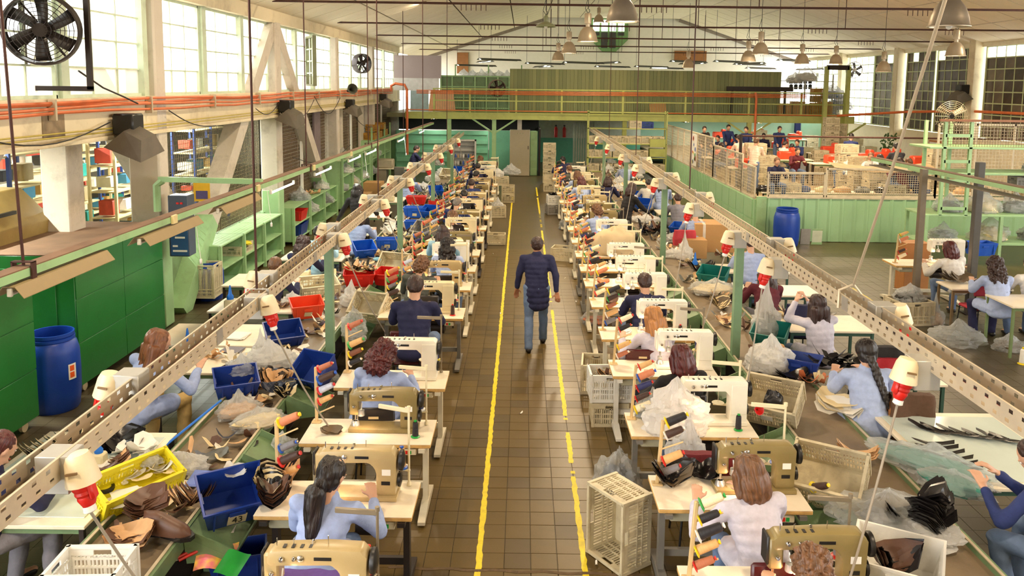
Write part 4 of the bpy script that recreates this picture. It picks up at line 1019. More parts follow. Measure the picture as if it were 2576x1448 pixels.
def highbay(label, x, y, z, dia=.42, on=True, kind='bell', power=None, ztop=7.0):
    """hanging industrial lamp; z is the rim"""
    root = thing('pendant_lamp', label, 'lamp', (x, y, z)); r = dia / 2; s = dia / .42
    if kind == 'bell':
        link('shade', MB().lathe([(.07 * s, .30 * s), (.10 * s, .28 * s), (.16 * s, .20 * s), (.195 * s, .10 * s), (.21 * s, .015 * s), (.225 * s, 0), (.225 * s, -.008 * s), (.20 * s, -.008 * s), (.185 * s, .10 * s), (.15 * s, .19 * s), (.06 * s, .28 * s)], 28, close=False).mesh('shade', ALU), root)
        link('ballast_housing', MB().lathe([(.05 * s, .36 * s), (.075 * s, .37 * s), (.075 * s, .56 * s), (.06 * s, .58 * s), (.01, .58 * s)], 18).lathe([(.045 * s, .29 * s), (.045 * s, .37 * s)], 12).mesh('ballast_housing', ALU), root)
        tz = .58 * s
    else:
        link('shade', MB().lathe([(.03, .12), (.06, .11), (.12, .08), (.20, .04), (.215, 0), (.205, 0), (.18, .03), (.05, .09)], 24, close=False).mesh('shade', ENAM), root)
        link('ballast_housing', MB().lathe([(.045, .1), (.05, .2), (.03, .24), (.01, .25)], 14).mesh('ballast_housing', ENAM), root); tz = .25
    if on: link('glowing_lens', MB().lathe([(.01, .012), (r * .84, .012), (r * .84, .004), (.01, .004)], 20).mesh('glowing_lens', LGLOW), root)
    else: link('bulb', ell(MB(), (0, 0, .02), (.04, .04, .06), None, 10, 8).mesh('bulb', WHITE), root)
    link('hook', MB().tube([(0, 0, tz), (.03, 0, tz + .03), (.03, 0, tz + .07), (0, 0, tz + .1), (0, 0, max(tz + .12, ztop - z))], .007, 5).tube([(0, .02, tz), (-.06, .02, tz + .1), (-.03, .02, tz + .22), (.0, .0, tz + .34)], .006, 5).mesh('hook', BLACK), root)
    l = bpy.data.lights.new('lamp_light', 'AREA'); l.shape = 'DISK'; l.size = r * 1.7; l.energy = (power if power is not None else LAMP_W) if on else 0; l.color = WARM
    if on:
        lo = bpy.data.objects.new('lamp_light', l); C.objects.link(lo); lo.parent = root; lo.location = (0, 0, -.02)
    return root
def socket(label, x, y, z, side, rot=0, cord=None):
    """steel junction box on the tray flank with a cream industrial socket and red plug; side=+1 on the aisle side"""
    root = thing('power_socket', label, 'power socket', (x, y, z), rot)
    link('junction_box', proto('jbox', lambda: MB().cbox(0, 0, -.01, .17, .16, .20, .004).mesh('junction_box', M('jbox_steel', (186, 184, 176), .4, metal=.4, var=.06))), root)
    s = side
    hs = link('socket_housing', proto(('shous', s), lambda: MB().T_(Matrix.Translation((s * .13, -.04, .0)) @ Matrix.Rotation(s * -.18, 4, 'Y')).lathe([(.02, .10), (.055, .095), (.07, .06), (.088, -.06), (.06, -.065)], 14).mesh('socket_housing', M('cream_socket', (232, 216, 180), .4))), root)
    link('marking_slot', proto(('smark', s), lambda: MB().T_(Matrix.Translation((s * .13, -.04, .0)) @ Matrix.Rotation(s * -.18, 4, 'Y')).bb(-.03, .03, -.088, -.078, .015, .027).mesh('marking_slot', M('slot_brown', (130, 104, 70), .5), smooth=False)), hs)
    pl = link('red_plug', proto(('plug', s), lambda: MB().T_(Matrix.Translation((s * .145, -.05, -.08)) @ Matrix.Rotation(s * -.25, 4, 'Y')).lathe([(.055, .03), (.058, -.0), (.050, -.015), (.053, -.03), (.045, -.045), (.048, -.06), (.032, -.10)], 14).cbox(s * .045, -.01, -.02, .03, .06, .10, .012).mesh('red_plug', RED)), root)
    link('white_collar', proto(('coll', s), lambda: MB().T_(Matrix.Translation((s * .165, -.05, -.18)) @ Matrix.Rotation(s * -.25, 4, 'Y')).lathe([(.031, .0), (.033, -.03), (.018, -.04)], 12).mesh('white_collar', CONE['white'])), pl)
    if cord:
        p0 = Vector((s * .172, -.05, -.215)); p1 = Vector((cord[0] - x, cord[1] - y, cord[2] - z))
        pts = [p0.lerp(p1, t) + Vector((0, 0, -.06 * math.sin(PI * t))) for t in (0, .1, .3, .5, .7, .9, 1)]
        link('power_cord', MB().tube(pts, .008, 6).mesh('power_cord', M('grey_cord', (150, 140, 124), .5)), root)
    return root
def _T(self, m): self.T = m; return self
MB.T_ = _T
TUBE = M('lit_tube', (250, 255, 240), .4, emit=14)
def fluo(label, x, y, z, L_=1.25, lit=True, tilt=.5, w=.22, group=None, rot=0, power=22, side=1, refl=True, rm=None):
    """channel-mounted fluorescent fitting running along y"""
    root = thing('fluorescent_lamp', label, 'lamp', (x, y, z), rot, group)
    link('reflector', proto(('refl', L_, w), lambda: MB().extr([(-w * .5, -.10), (-.05, -.01), (.05, -.01), (w * .5, -.10), (w * .5, -.106), (.05, -.018), (-.05, -.018), (-w * .5, -.106)], 0, L_, plane='xz').mesh('reflector', M('reflector_paint', (150, 130, 94), .55, var=.05), smooth=False)), root, mat=rm) if refl else None
    link('lamp_tube', proto(('ftube', L_, lit), lambda: MB().tube([(0, .03, -.075), (0, L_ - .03, -.075)], .016, 10).mesh('lamp_tube', TUBE if lit else M('unlit_tube', (240, 240, 236), .2))), root)
    link('lamp_holder', proto(('fhold', L_), lambda: MB().cbox(0, .015, -.06, .04, .03, .07, .006).cbox(0, L_ - .015, -.06, .04, .03, .07, .006).mesh('lamp_holder', WHITE)), root)
    if lit:
        l = bpy.data.lights.new('tube_light', 'AREA'); l.shape = 'RECTANGLE'; l.size = .05; l.size_y = L_; l.energy = power; l.color = (.95, 1, .9)
        lo = bpy.data.objects.new('tube_light', l); C.objects.link(lo); lo.parent = root; lo.location = (0, L_ / 2, -.095)
    return root
def box_open(label, x, y, z, sx, sy, sz, mat, rot=0, cat='box', name='cardboard_box', tape=True):
    root = thing(name, label, cat, (x, y, z), rot)
    link('carton', MB().cbox(0, 0, sz / 2, sx, sy, sz, .006).mesh('carton', mat), root)
    link('lid_flap', MB().bb(-sx / 2, sx / 2, -sy / 2, -.004, sz, sz + .004).mesh('lid_flap', mat, smooth=False), root); link('lid_flap', MB().bb(-sx / 2, sx / 2, .004, sy / 2, sz, sz + .004).mesh('lid_flap', mat, smooth=False), root)
    if tape:
        for dx in (-.22, .22):
            link('tape', MB().bb(dx * sx * 1.3 - .03, dx * sx * 1.3 + .03, -sy / 2 - .002, sy / 2, sz + .004, sz + .006).bb(dx * sx * 1.3 - .03, dx * sx * 1.3 + .03, -sy / 2 - .003, -sy / 2 - .001, sz * .45, sz + .005).mesh('tape', M('clear_tape', (222, 212, 196), .3), smooth=False), root)
    return root
def fan(label, x, y, z, r=.41, rot=(0, 0, 0), guard=True, blades=5, mat=None, clear=False):
    root = thing('industrial_fan', label, 'fan', (x, y, z), rot); m = mat or DARK
    # axis along local y
    Rm = Matrix.Rotation(PI / 2, 3, 'X')
    if not clear: link('ring', MB().lathe([(r * .95, -.14), (r, -.14), (r * 1.04, 0), (r, .14), (r * .95, .14), (r * .93, 0)], 36, R=Rm, close=False).mesh('ring', m), root)
    link('hub', MB().lathe([(.01, -.12), (r * .2, -.12), (r * .24, -.02), (r * .2, .14), (.01, .14)], 16, R=Rm).mesh('hub', BLACK if clear else m), root)
    for k in range(blades):
        a = 2 * PI * k / blades + .4; b = MB()
        def fn(u, v, a=a):
            rr = r * (.2 + .7 * u); w = r * (.13 + .06 * u) * (v - .5) * 2; aa = a + .12 * u
            return (math.cos(aa) * rr - math.sin(aa) * w, w * .55, math.sin(aa) * rr + math.cos(aa) * w)
        b.grid(fn, 4, 2); o = link('blade', b.mesh('blade', M('fan_blade_dark', (52, 46, 44), .4) if not clear else M('fan_blade_clear', (150, 140, 120), .3, alpha=.5)), root); md = o.modifiers.new('t', 'SOLIDIFY'); md.thickness = .006
    g = MB()
    for k in range(4 if guard != 'fine' else 7):
        q = r * (.3 + .68 * k / (3 if guard != 'fine' else 6)); g.tube([(q * math.cos(t), -.17 + .04 * (q / r) ** 2, q * math.sin(t)) for t in [2 * PI * i / 24 for i in range(25)]], .0045, 4, cap=False)
    for k in range(14): t = 2 * PI * k / 14; g.tube([(r * .15 * math.cos(t), -.18, r * .15 * math.sin(t)), (r * math.cos(t), -.13, r * math.sin(t))], .0035, 4)
    link('guard', g.mesh('guard', m if not clear else MESHW), root)
    for t in (.6, 2.2, 3.9, 5.3): link('strut', MB().beam((0, .1, 0), (r * math.cos(t), .1, r * math.sin(t)), .03, .02).mesh('strut', m), root)
    return root
# ================================================================ CABLE TRAYS, BENCHES
def tray_seg(L_):
    """open U channel with two rows of punched holes in both flanks; origin at one end, runs along y"""
    b = MB(); W, H = .085, .12
    for sx in (-1, 1):
        x = sx * W; n = int(L_ / .115); dy = L_ / n
        for i in range(n):
            y0 = i * dy
            for j in range(2):
                z0 = j * H / 2; zc = z0 + H / 4; yc = y0 + dy * (.35 if j else .6); hy, hz = .018, .011
                o = [(x, y0, z0), (x, y0 + dy, z0), (x, y0 + dy, z0 + H / 2), (x, y0, z0 + H / 2)]
                h = [(x, yc - hy, zc - hz), (x, yc + hy, zc - hz), (x, yc + hy, zc + hz), (x, yc - hy, zc + hz)]
                b.add(o + h, [(k, (k + 1) % 4, 4 + (k + 1) % 4, 4 + k) for k in range(4)])
        b.bb(x - .012 if sx > 0 else x - .002, x + .002 if sx > 0 else x + .012, 0, L_, H - .002, H + .002)
    b.bb(-W, W, 0, L_, -.002, .002)
    return b
def cable_tray(name, label, x, z, y0, y1, px):
    root = thing(name, label, 'cable tray', (x, y0, z))
    me = proto('tray', lambda: tray_seg(2.9).mesh('tray_section', STEEL_W, smooth=False))
    n = int((y1 - y0) / 2.9)
    for i in range(n): link('tray_section', me, root, (0, i * 2.9, 0))
    jp = MB().box(-.088, 0, .06, .004, .12, .11).box(.088, 0, .06, .004, .12, .11).mesh('joint_plate', STEEL, smooth=False)
    for i in range(1, n): link('joint_plate', jp, root, (0, i * 2.9 + .0, 0))
    for k, (dx, m) in enumerate(((-.03, 'red'), (.02, 'grey'), (.04, 'grey'))):
        pts = [(dx + .015 * math.sin(i * 1.3 + k), i * .9, .02 + .01 * math.sin(i * .9 + k * 2)) for i in range(int((y1 - y0) / .9))]
        link('cable', MB().tube(pts, .008, 5).mesh('cable', M('cable_' + m, (150, 50, 44) if m == 'red' else (70, 60, 70), .5)), root)
    for y in px:
        b = MB().bb(-.05, .05, y - y0 - .05, y - y0 + .05, .65 - z, -.002)
        link('post', b.mesh('post', M('post_green', (118, 150, 116), .45, var=.05, dirt=.2), smooth=False), root)
        link('post_cap', MB().bb(-.09, .09, y - y0 - .07, y - y0 + .07, -.012, -.002).mesh('post_cap', STEEL, smooth=False), root)
    return root
TZL, TZR, TXL, TXR = 2.06, 2.27, -2.43, 2.76
cable_tray('cable_tray', 'perforated metal cable tray above the left conveyor bench', TXL, TZL, 3.2, 32.3, (10.0, 15.9, 21.8, 27.7))
cable_tray('cable_tray', 'perforated metal cable tray above the right conveyor bench', TXR, TZR, 3.6, 32.7, (10.05, 15.5, 21.4, 27.2))
for k in range(9):
    y = (4.0, 7.1, 10.15, 13.2, 16.2, 19.2, 22.2, 25.2, 28.2)[k]
    socket('red and cream power socket on the aisle side of the left tray, %s one' % ORD[k], TXL + .04, y, TZL + .03, 1, cord=(TXL + .62, y + .3, .8))
for k in range(8):
    y = 5.1 + 2.83 * k
    socket('red and cream power socket on the wall side of the left tray, %s one' % ORD[k], TXL - .12, y, TZL + .05, -1)
for k, y in enumerate((5.16, 8.2, 9.76, 12.1, 15.3, 18, 20.6, 24, 27.5)):
    socket('red and cream power socket on the aisle side of the right tray, %s one' % ORD[k], TXR - .10, y, TZR - .02, -1, cord=(TXR - .72 + .2 * (k % 2), y - .4, .8))
for k, y in enumerate((6.27, 9.0, 12.9, 15.8, 19.2)):
    socket('red and cream power socket on the outer side of the right tray, %s one' % ORD[k], TXR + .12, y, TZR + .04, 1)
# brackets and rods that hang the trays
for k, (px, py, xx, zz, yy) in enumerate(((0, 0, TXL, TZL, 7.25), (0, 0, TXL, TZL, 13.5), (0, 0, TXL, TZL, 19.6), (0, 0, TXL, TZL, 25.8), (0, 0, TXR, TZR, 13.2), (0, 0, TXR, TZR, 19.6), (0, 0, TXR, TZR, 25.8))):
    r = thing('hanger_rod', 'thin dark rod holding the %s tray from the roof, %s one' % ('left' if xx < 0 else 'right', ORD[k if xx < 0 else k - 4]), 'rod', (xx, yy, zz))
    link('rod', MB().tube([(0, 0, .14), (0, 0, 5.6 - zz + 1.6)], .011, 6).mesh('rod', RUST), r)
    link('hook', MB().beam((-.1, 0, 0), (-.1, 0, .14), .02, .006).beam((.1, 0, 0), (.1, 0, .14), .02, .006).beam((-.1, 0, .14), (.1, 0, .14), .02, .006).mesh('hook', STEEL), r)
r = thing('hanger_rod', 'long slanting steel rod hooked on the near end of the right tray', 'rod', (0, 0, 0))
x1, z1 = Y(2390, -40, 4.3)
link('rod', MB().tube([(TXR + .02, 6.6, TZR + .2), ((TXR + x1) / 2 + .03, 5.55, (TZR + z1) / 2 - .05), (x1, 4.3, z1)], .011, 8).mesh('rod', STEEL_W), r)
link('hook', MB().tube([(TXR - .1, 6.6, TZR), (TXR - .1, 6.6, TZR + .15), (TXR + .02, 6.6, TZR + .2), (TXR + .1, 6.6, TZR + .1)], .012, 6).mesh('hook', STEEL_W), r)

BENCH = M('worn_bench_top', (128, 112, 90), .45, var=.12, sc=2.5, dirt=.45, dcol=(84, 70, 52), dsc=3, spec=.4)
def bench(label, x0, x1, y0, y1):
    SURF.append((x0 - (.3 if x0 > 0 else .0), x1 + (.3 if x0 < 0 else .0), y0, y1, .645))
    root = thing('conveyor_bench', label, 'bench', ((x0 + x1) / 2, y0, 0)); w = x1 - x0; L_ = y1 - y0
    link('bench_top', MB().bb(-w / 2, w / 2, 0, L_, .60, .64).mesh('bench_top', BENCH, smooth=False), root)
    for s in (-1, 1):
        link('side_rail', MB().bb(s * w / 2 - .025, s * w / 2 + .025, 0, L_, .56, .68).mesh('side_rail', GREEN_D, smooth=False), root)
        link('rail_edge', MB().bb(s * (w / 2 - .012) - .012, s * (w / 2 - .012) + .012, 0, L_, .682, .69).mesh('rail_edge', STEEL_W, smooth=False), root)
    k = 0
    for i in range(int(L_ / 2) + 1):
        for s in (-1, 1): link('leg', proto('bleg', lambda: MB().bb(-.03, .03, -.03, .03, 0, .57).mesh('leg', GREEN_D, smooth=False)), root, (s * (w / 2 - .05), .05 + i * 2 * (L_ - .1) / (2 * int(L_ / 2)), 0))
    link('under_shelf', MB().bb(-w / 2 + .04, w / 2 - .04, 0, L_, .18, .2).mesh('under_shelf', DARK, smooth=False), root)
    return root
BXL0, BXL1, BXR0, BXR1 = -3.22, -2.56, 2.72, 3.45
bench('long grey conveyor bench with green rails left of the aisle', BXL0, BXL1, 4.2, 32)
bench('long grey conveyor bench with green rails right of the aisle', BXR0, BXR1, 4.2, 32)
CHU = proto('chute', lambda: MB().T_(Matrix.Rotation(.42, 4, 'Y')).bb(0, .42, -.26, .26, -.012, 0).bb(0, .42, -.26, -.248, 0, .06).bb(0, .42, .248, .26, 0, .06).bb(.408, .42, -.26, .26, 0, .07).mesh('chute', GREEN_D, smooth=False))
CHB = proto('chutesk', lambda: MB().extr([(-.0, .0), (.38, -.17), (.02, -.22)], -.262, .262).mesh('skirt', GREEN_D, smooth=False))
def chute(side, y, k):
    o = link('chute', CHU, None, ((BXL1 + .025) if side < 0 else (BXR0 - .025), y, .67), None)
    if side > 0: o.rotation_euler = (0, 0, PI)
    tag(o, 'sage green sloping chute on the %s bench beside the %s table' % ('left' if side < 0 else 'right', ORD[k]), 'chute')
    link('skirt', CHB, o)

# ================================================================ SEWING ROWS
# (front edge y, machine style, enamel, legs, has machine)
LROW = [(4.48, 'old', 'beige', 'black'), (5.86, 'old', 'beige', 'black'), (7.12, 'old', 'olive', 'cream'), (8.5, 'modern', 'white', 'cream'), (11.15, 'modern', 'cream', 'grey'), (12.75, 'old', 'beige', 'cream'), (14.05, 'modern', 'white', 'cream'), (15.4, 'old', 'olive', 'cream'), (16.8, 'modern', 'cream', 'black'),
        (18.2, 'old', 'olive', 'cream'), (19.7, 'modern', 'cream', 'black'), (21.3, 'old', 'beige', 'cream'), (22.9, 'old', 'olive', 'cream'), (24.6, 'old', 'beige', 'cream'), (26.3, 'modern', 'cream', 'cream'), (28, 'modern', 'white', 'cream'), (29.6, 'modern', 'cream', 'cream')]
RROW = [(4.72, 'old', 'olive', 'grey'), (6.03, 'old', 'olive', 'grey'), (7.36, 'modern', 'white', 'grey'), (8.95, 'modern', 'white', 'white'), (10.3, 'modern', 'white', 'cream'), (11.85, 'modern', 'white', 'cream'), (13.1, 'modern', 'white', 'cream'), (14.2, 'modern', 'white', 'grey'), (15.4, 'modern', 'cream', 'grey'),
        (16.8, 'modern', 'white', 'cream'), (18.3, 'old', 'olive', 'cream'), (19.6, 'old', 'olive', 'grey'), (21.0, 'old', 'beige', 'cream'), (22.6, 'modern', 'cream', 'cream'), (24.4, 'old', 'olive', 'cream'), (26.2, 'modern', 'cream', 'cream'), (28.2, 'modern', 'white', 'cream')]
SP = [['black', 'brown', 'tan', 'navy', 'rust'], ['rust', 'tan', 'black', 'black', 'cream'], ['tan', 'dark brown', 'grey', 'rust', 'orange'], ['grey', 'tan', 'rust', 'dark brown', 'black'], ['black', 'tan', 'silver', 'dark brown', 'rust'], ['cream', 'dark brown', 'navy', 'orange', 'tan']]
BS = ['red', 'red', 'yellow', 'yellow', 'blue', 'red', 'green', 'white']
def pegged(side, k, x, y, z=.78, n=5, keep=None):
    nm = 'left' if side < 0 else 'right'
    peg_rack('pale wooden peg rack for thread on the %s row\'s %s table' % (nm, ORD[k]), x, y, z, n, lean=.06 if side > 0 else .0)
    pos = ['lowest', 'second lowest', 'middle', 'second highest', 'highest']
    pal = SP[(k * 2 + (side > 0)) % 6]
    for i, p in enumerate(rack_spots(x, y, z, n, lean=.06 if side > 0 else .0)):
        if (i * 7 + k * 3 + (side > 0)) % 6 == 0: continue
        thr = pal[i % 5]; bs = BS[(i * 3 + k * 5 + i // 2) % 8]
        sc = .98 + .12 * ((i + k) % 3)
        spool('%s thread on the %s peg of the %s row\'s %s rack' % (thr, pos[i], nm, ORD[k]), p.x, p.y, p.z, (0, math.radians(63) if 1 else 0, -.12), thr, bs, sc)
for side, row in ((-1, LROW), (1, RROW)):
    nm = 'left' if side < 0 else 'right'
    for k, (y, kind, col, leg) in enumerate(row):
        cx = -1.43 if side < 0 else 1.68
        if side > 0 and k < 2: cx = 1.72
        sew_table('white-topped sewing table with %s legs, %s in the %s row' % (leg, ORD[k], nm), cx, y, leg)
        mx = (cx - .10 if side < 0 else cx + .0) + (.0 if k % 3 else .03)
        machine('%s %s sewing machine on the %s row\'s %s table' % (col, 'boxy' if kind == 'modern' else 'round-armed', nm, ORD[k]), mx, y + .33, .784, kind, col, rot=rnd(-.03, .03), lamp=2.2 if k < 12 else 0, scl=1.0)
        if side > 0 or k: pegged(side, k, cx - .56, y + (.47 if side < 0 else .40))
        ts = cx + .52
        thread_stand('ivory thread stand at the right end of the %s row\'s %s table' % (nm, ORD[k]), ts, y + (.50 if k % 2 else .44), .784, h=.66 if k % 2 else .58, arm=.28, rot=rnd(-.35, .3), low=.14, mat=None if k % 3 else M('bare_steel_stand', (140, 128, 108), .4, metal=.4))
        c1 = SP[(k + 3) % 6][k % 5]; b1 = BS[(k * 3 + 1) % 8]
        spool('%s thread cone standing on the %s row\'s %s table stand' % (c1, nm, ORD[k]), ts - .06, y + (.50 if k % 2 else .44), .784 + .15, (0, 0, 0), c1, b1, 1.15)
        if k % 2 == 0: spool('%s thread cone lying by the machine on the %s row\'s %s table' % (SP[(k + 1) % 6][(k + 2) % 5], nm, ORD[k]), cx + .45, y + .16, .784, (0, 0, 0), SP[(k + 1) % 6][(k + 2) % 5], BS[(k + 4) % 8], 1.0)
        if k: chute(side, y + .15, k)
    if side < 0:
        for q, (k, c) in enumerate(((2, 'olive'), (4, 'brown'), (6, 'tan'), (8, 'black'), (10, 'orange'), (12, 'tan'), (14, 'cream'))):
            pile('%s leather pieces stacked on the left row\'s %s table' % (c, ORD[k]), -1.78, LROW[k][0] + .2, .784, n=6, col=c, size=.9, poly=VAMP)
    else:
        for q, (k, c) in enumerate(((4, 'white'), (5, 'brown'), (6, 'orange'), (8, 'black'), (9, 'orange'), (10, 'tan'), (12, 'black'), (14, 'cream'))):
            pile('%s leather pieces stacked on the right row\'s %s table' % (c, ORD[k]), 1.38, RROW[k][0] + .2, .784, n=7, col=c, size=.9, poly=UPPER)

# ================================================================ WORKERS
def seated(label, px, py, zh=1.22, pose='sew', **k):
    q = k.get('scl', 1); k['scl'] = (1.17 * q, 1.12 * q, 1.07 * q); T = skeleton(pose)[5].translation; T = Vector((T.x * k['scl'][0], T.y * k['scl'][1], T.z * k['scl'][2])); x, y = Z(px, py, T.z if abs(zh - 1.22) < .2 else zh)
    rot = k.pop('rot', 0); dx, dy = T.x * math.cos(rot) - T.y * math.sin(rot), T.x * math.sin(rot) + T.y * math.cos(rot)
    return person(label, pose, x - dx, y - dy, rot, **k)
# left row
seated('woman in light blue smock with long black ponytail at the beige machine', 835, 1195, top='blue', hair=('pony', 'black'), pose='sew_right')
seated('woman with dark curly red-brown hair in light blue smock at white-topped table', 965, 892, top='blue', hair=('curly', 'maroon'), pose='sew_right')
seated('broad man in navy jacket with short dark hair at the left row', 1045, 722, top='navy', hair=('short', 'dark'), smock=False, scl=1.14)
seated('woman in dark grey ribbed sweater with short curly brown hair', 1060, 668, top='grey', hair=('curly_short', 'brown'), smock=False, pose='sew_right')
seated('woman with long dark curly hair in pale blue top, left row', 1126, 620, top='sky', hair=('curly_long', 'black'))
seated('woman with straight dark brown hair in light blue smock, left row', 1114, 584, top='cyan', hair=('long', 'dark'))
seated('person in black jacket with light brown curly hair, left row', 1138, 547, top='black', hair=('curly_short', 'brown'), smock=False, pose='sew_bent')
seated('man with grey receding hair in ink blue coat, left row', 1150, 512, top='smocknavy', hair=('short', 'grey'), smock=False, pose='sew_right')
seated('worker in navy with black hair bending low over the left row', 1168, 490, top='black', hair=('short', 'black'), smock=False, pose='sew_bent')
seated('worker in navy coat looking up beside a lit lamp, left row', 1186, 462, top='smocknavy', hair=('short', 'dark'), smock=False)
seated('worker in ink blue coat leaning right with outstretched arm, left row', 1198, 440, top='smocknavy', hair=('short', 'black'), smock=False, pose='sew_right')
seated('worker with black hair far down the left row in navy', 1202, 420, top='navy', hair=('short', 'black'), smock=False)
seated('farthest worker of the left row with brown hair', 1208, 402, top='navy', hair=('curly_short', 'brown'), smock=False)
# left outer side
seated('woman with straight auburn hair in light blue smock and khaki trousers', 398, 862, 1.34, top='blue', legs='khaki', hair=('long', 'auburn'), pose='sew_right', rot=-.35, scl=1.06)
seated('worker in navy half hidden behind the left tray near the blue barrel', 692, 668, 1.25, top='navy', hair=('short', 'brown'), smock=False, rot=-.3)
seated('woman with dark curly hair and navy sweater behind the left tray', 764, 615, 1.25, top='navy', hair=('curly_long', 'dark'), smock=False, rot=-.3)
seated('man with black hair in pale cyan smock by the low shelves', 802, 585, 1.25, top='cyan', hair=('short', 'black'), rot=-.3)
seated('woman all in black with long black hair standing by the green shelves', 900, 494, 1.5, top='black', hair=('long', 'black'), smock=False, pose='stand_reach', legs='black')
seated('worker in light blue smock under the tray behind a glue pot', 905, 545, 1.2, top='blue', hair=('bob', 'dark'), rot=-.3)
seated('worker in grey-blue smock bowed under the far left tray', 1035, 445, 1.15, top='blue', hair=('short', 'black'), rot=-.3, pose='sew_bent')
seated('man in navy sweater standing at the desk in the far left corner', 1048, 383, 1.55, top='navy', hair=('short', 'dark'), smock=False, pose='stand', rot=-1.2)
seated('seated person in grey trousers cut off at the left edge', 0, 1128, 1.25, top='navy', legs='mgrey', hair=('short', 'maroon'), smock=False, rot=-.5)
# right row
seated('woman with shoulder-length brown hair in lilac-blue smock on maroon chair', 1882, 1190, top='lgrey', hair=('bob', 'brown'), pose='sew_left', rot=.05)
seated('woman whose brown curly head rises at the bottom edge, right row', 2045, 1440, top='blue', hair=('curly_short', 'brown'))
seated('woman with sleek dark red hair in black sweater, right row', 1712, 898, top='black', hair=('bob', 'maroon'), smock=False, pose='sew_left')
seated('woman with wavy ginger-blond hair in lilac-white smock, right row', 1642, 798, 1.25, top='lgrey', hair=('long', 'blond'), pose='sew_left', rot=.15)
seated('man in navy jacket with greying black hair, right row', 1622, 712, top='navy', hair=('short', 'dark'), smock=False, scl=1.05)
seated('woman with brown bobbed hair in blue smock on a red cushion', 1502, 530, 1.2, top='blue', hair=('curly_short', 'brown'), pose='sew_left')
seated('woman with dark red bob in light blue smock, far right row', 1462, 456, top='sky', hair=('bob', 'maroon'), pose='sew_left')
seated('woman with brown hair and pale blue smock, farther right row', 1452, 440, 1.22, top='sky', hair=('bob', 'brown'), pose='sew_left')
seated('worker in olive top leaning over a far table, right row', 1432, 445, .98, top='grey', hair=('short', 'brown'), pose='sew_left', smock=False)
seated('man in navy with black hair at the head of the right row', 1416, 402, 1.35, top='navy', hair=('short', 'black'), smock=False, pose='sew_left')
seated('worker in navy coat bowed between the right row and the bench', 1530, 455, 1.15, top='navy', hair=('bob', 'dark'), smock=False, rot=-.5)
seated('woman in black coat with brown hair seen in profile by the right bench', 1590, 492, 1.5, top='black', hair=('bob', 'dark'), smock=False, pose='stand', rot=-1.1, legs='black')
# right outer side
seated('woman with long black braid down her light blue smock', 2178, 885, 1.25, top='sky', hair=('braid', 'black'), legs='blue', scl=1.05)
seated('woman with very long dark brown hair raising both hands', 2055, 765, 1.25, top='lgrey', hair=('long', 'dark'), pose='thread', rot=.2)
seated('person in maroon sweater bending over by the brown carton side', 1925, 690, 1.18, top='maroon', hair=('long', 'dark'), smock=False, legs='mgrey', pose='sew_bent')
seated('worker in light blue smock doubled over behind the right tray', 1885, 648, .95, top='blue', hair=('short', 'dark'), pose='sew_bent')
seated('worker in blue smock leaning beside the brown carton', 1748, 540, 1.1, top='blue', hair=('short', 'dark'), pose='sew_bent')
seated('worker in white vest over blue sleeves, head bowed', 1632, 462, 1.08, top='white', hair=('short', 'black'), pose='sew_bent')
seated('woman with black hair in blue smock beside the white vest', 1665, 462, 1.22, top='blue', hair=('long', 'black'))
seated('worker in mauve-grey smock on the pink-backed chair', 1705, 500, 1.1, top='mgrey', hair=('short', 'dark'))
seated('worker in pale blue smock behind the far right green post', 1572, 415, 1.2, top='sky', hair=('short', 'dark'))
seated('person in navy knitted sweater and jeans at the right edge', 2605, 1150, 1.28, top='smocknavy', hair=('short', 'dark'), smock=False, rot=.6, pose='sew_bent', scl=1.05)
seated('woman with dark red hair in fluffy white sweater and jeans', 2388, 625, 1.3, top='white', hair=('bob', 'maroon'), smock=False, pose='sew_left')
seated('woman with tied dark curly hair in light blue smock, far right group', 2503, 668, 1.28, top='sky', hair=('curly_long', 'dark'), legs='navy')
seated('worker in white sweater cut off by the right edge', 2592, 665, 1.28, top='white', hair=('short', 'dark'), smock=False)
mx, my = Z(1335, 872, 0)
person('man in dark navy jacket and jeans walking down the aisle', 'walk', mx + .08, my, 0, top='navy', hair=('short', 'dark'), smock=True, legs='denim', skin=1, scl=(1.16, 1.1, 1.02))
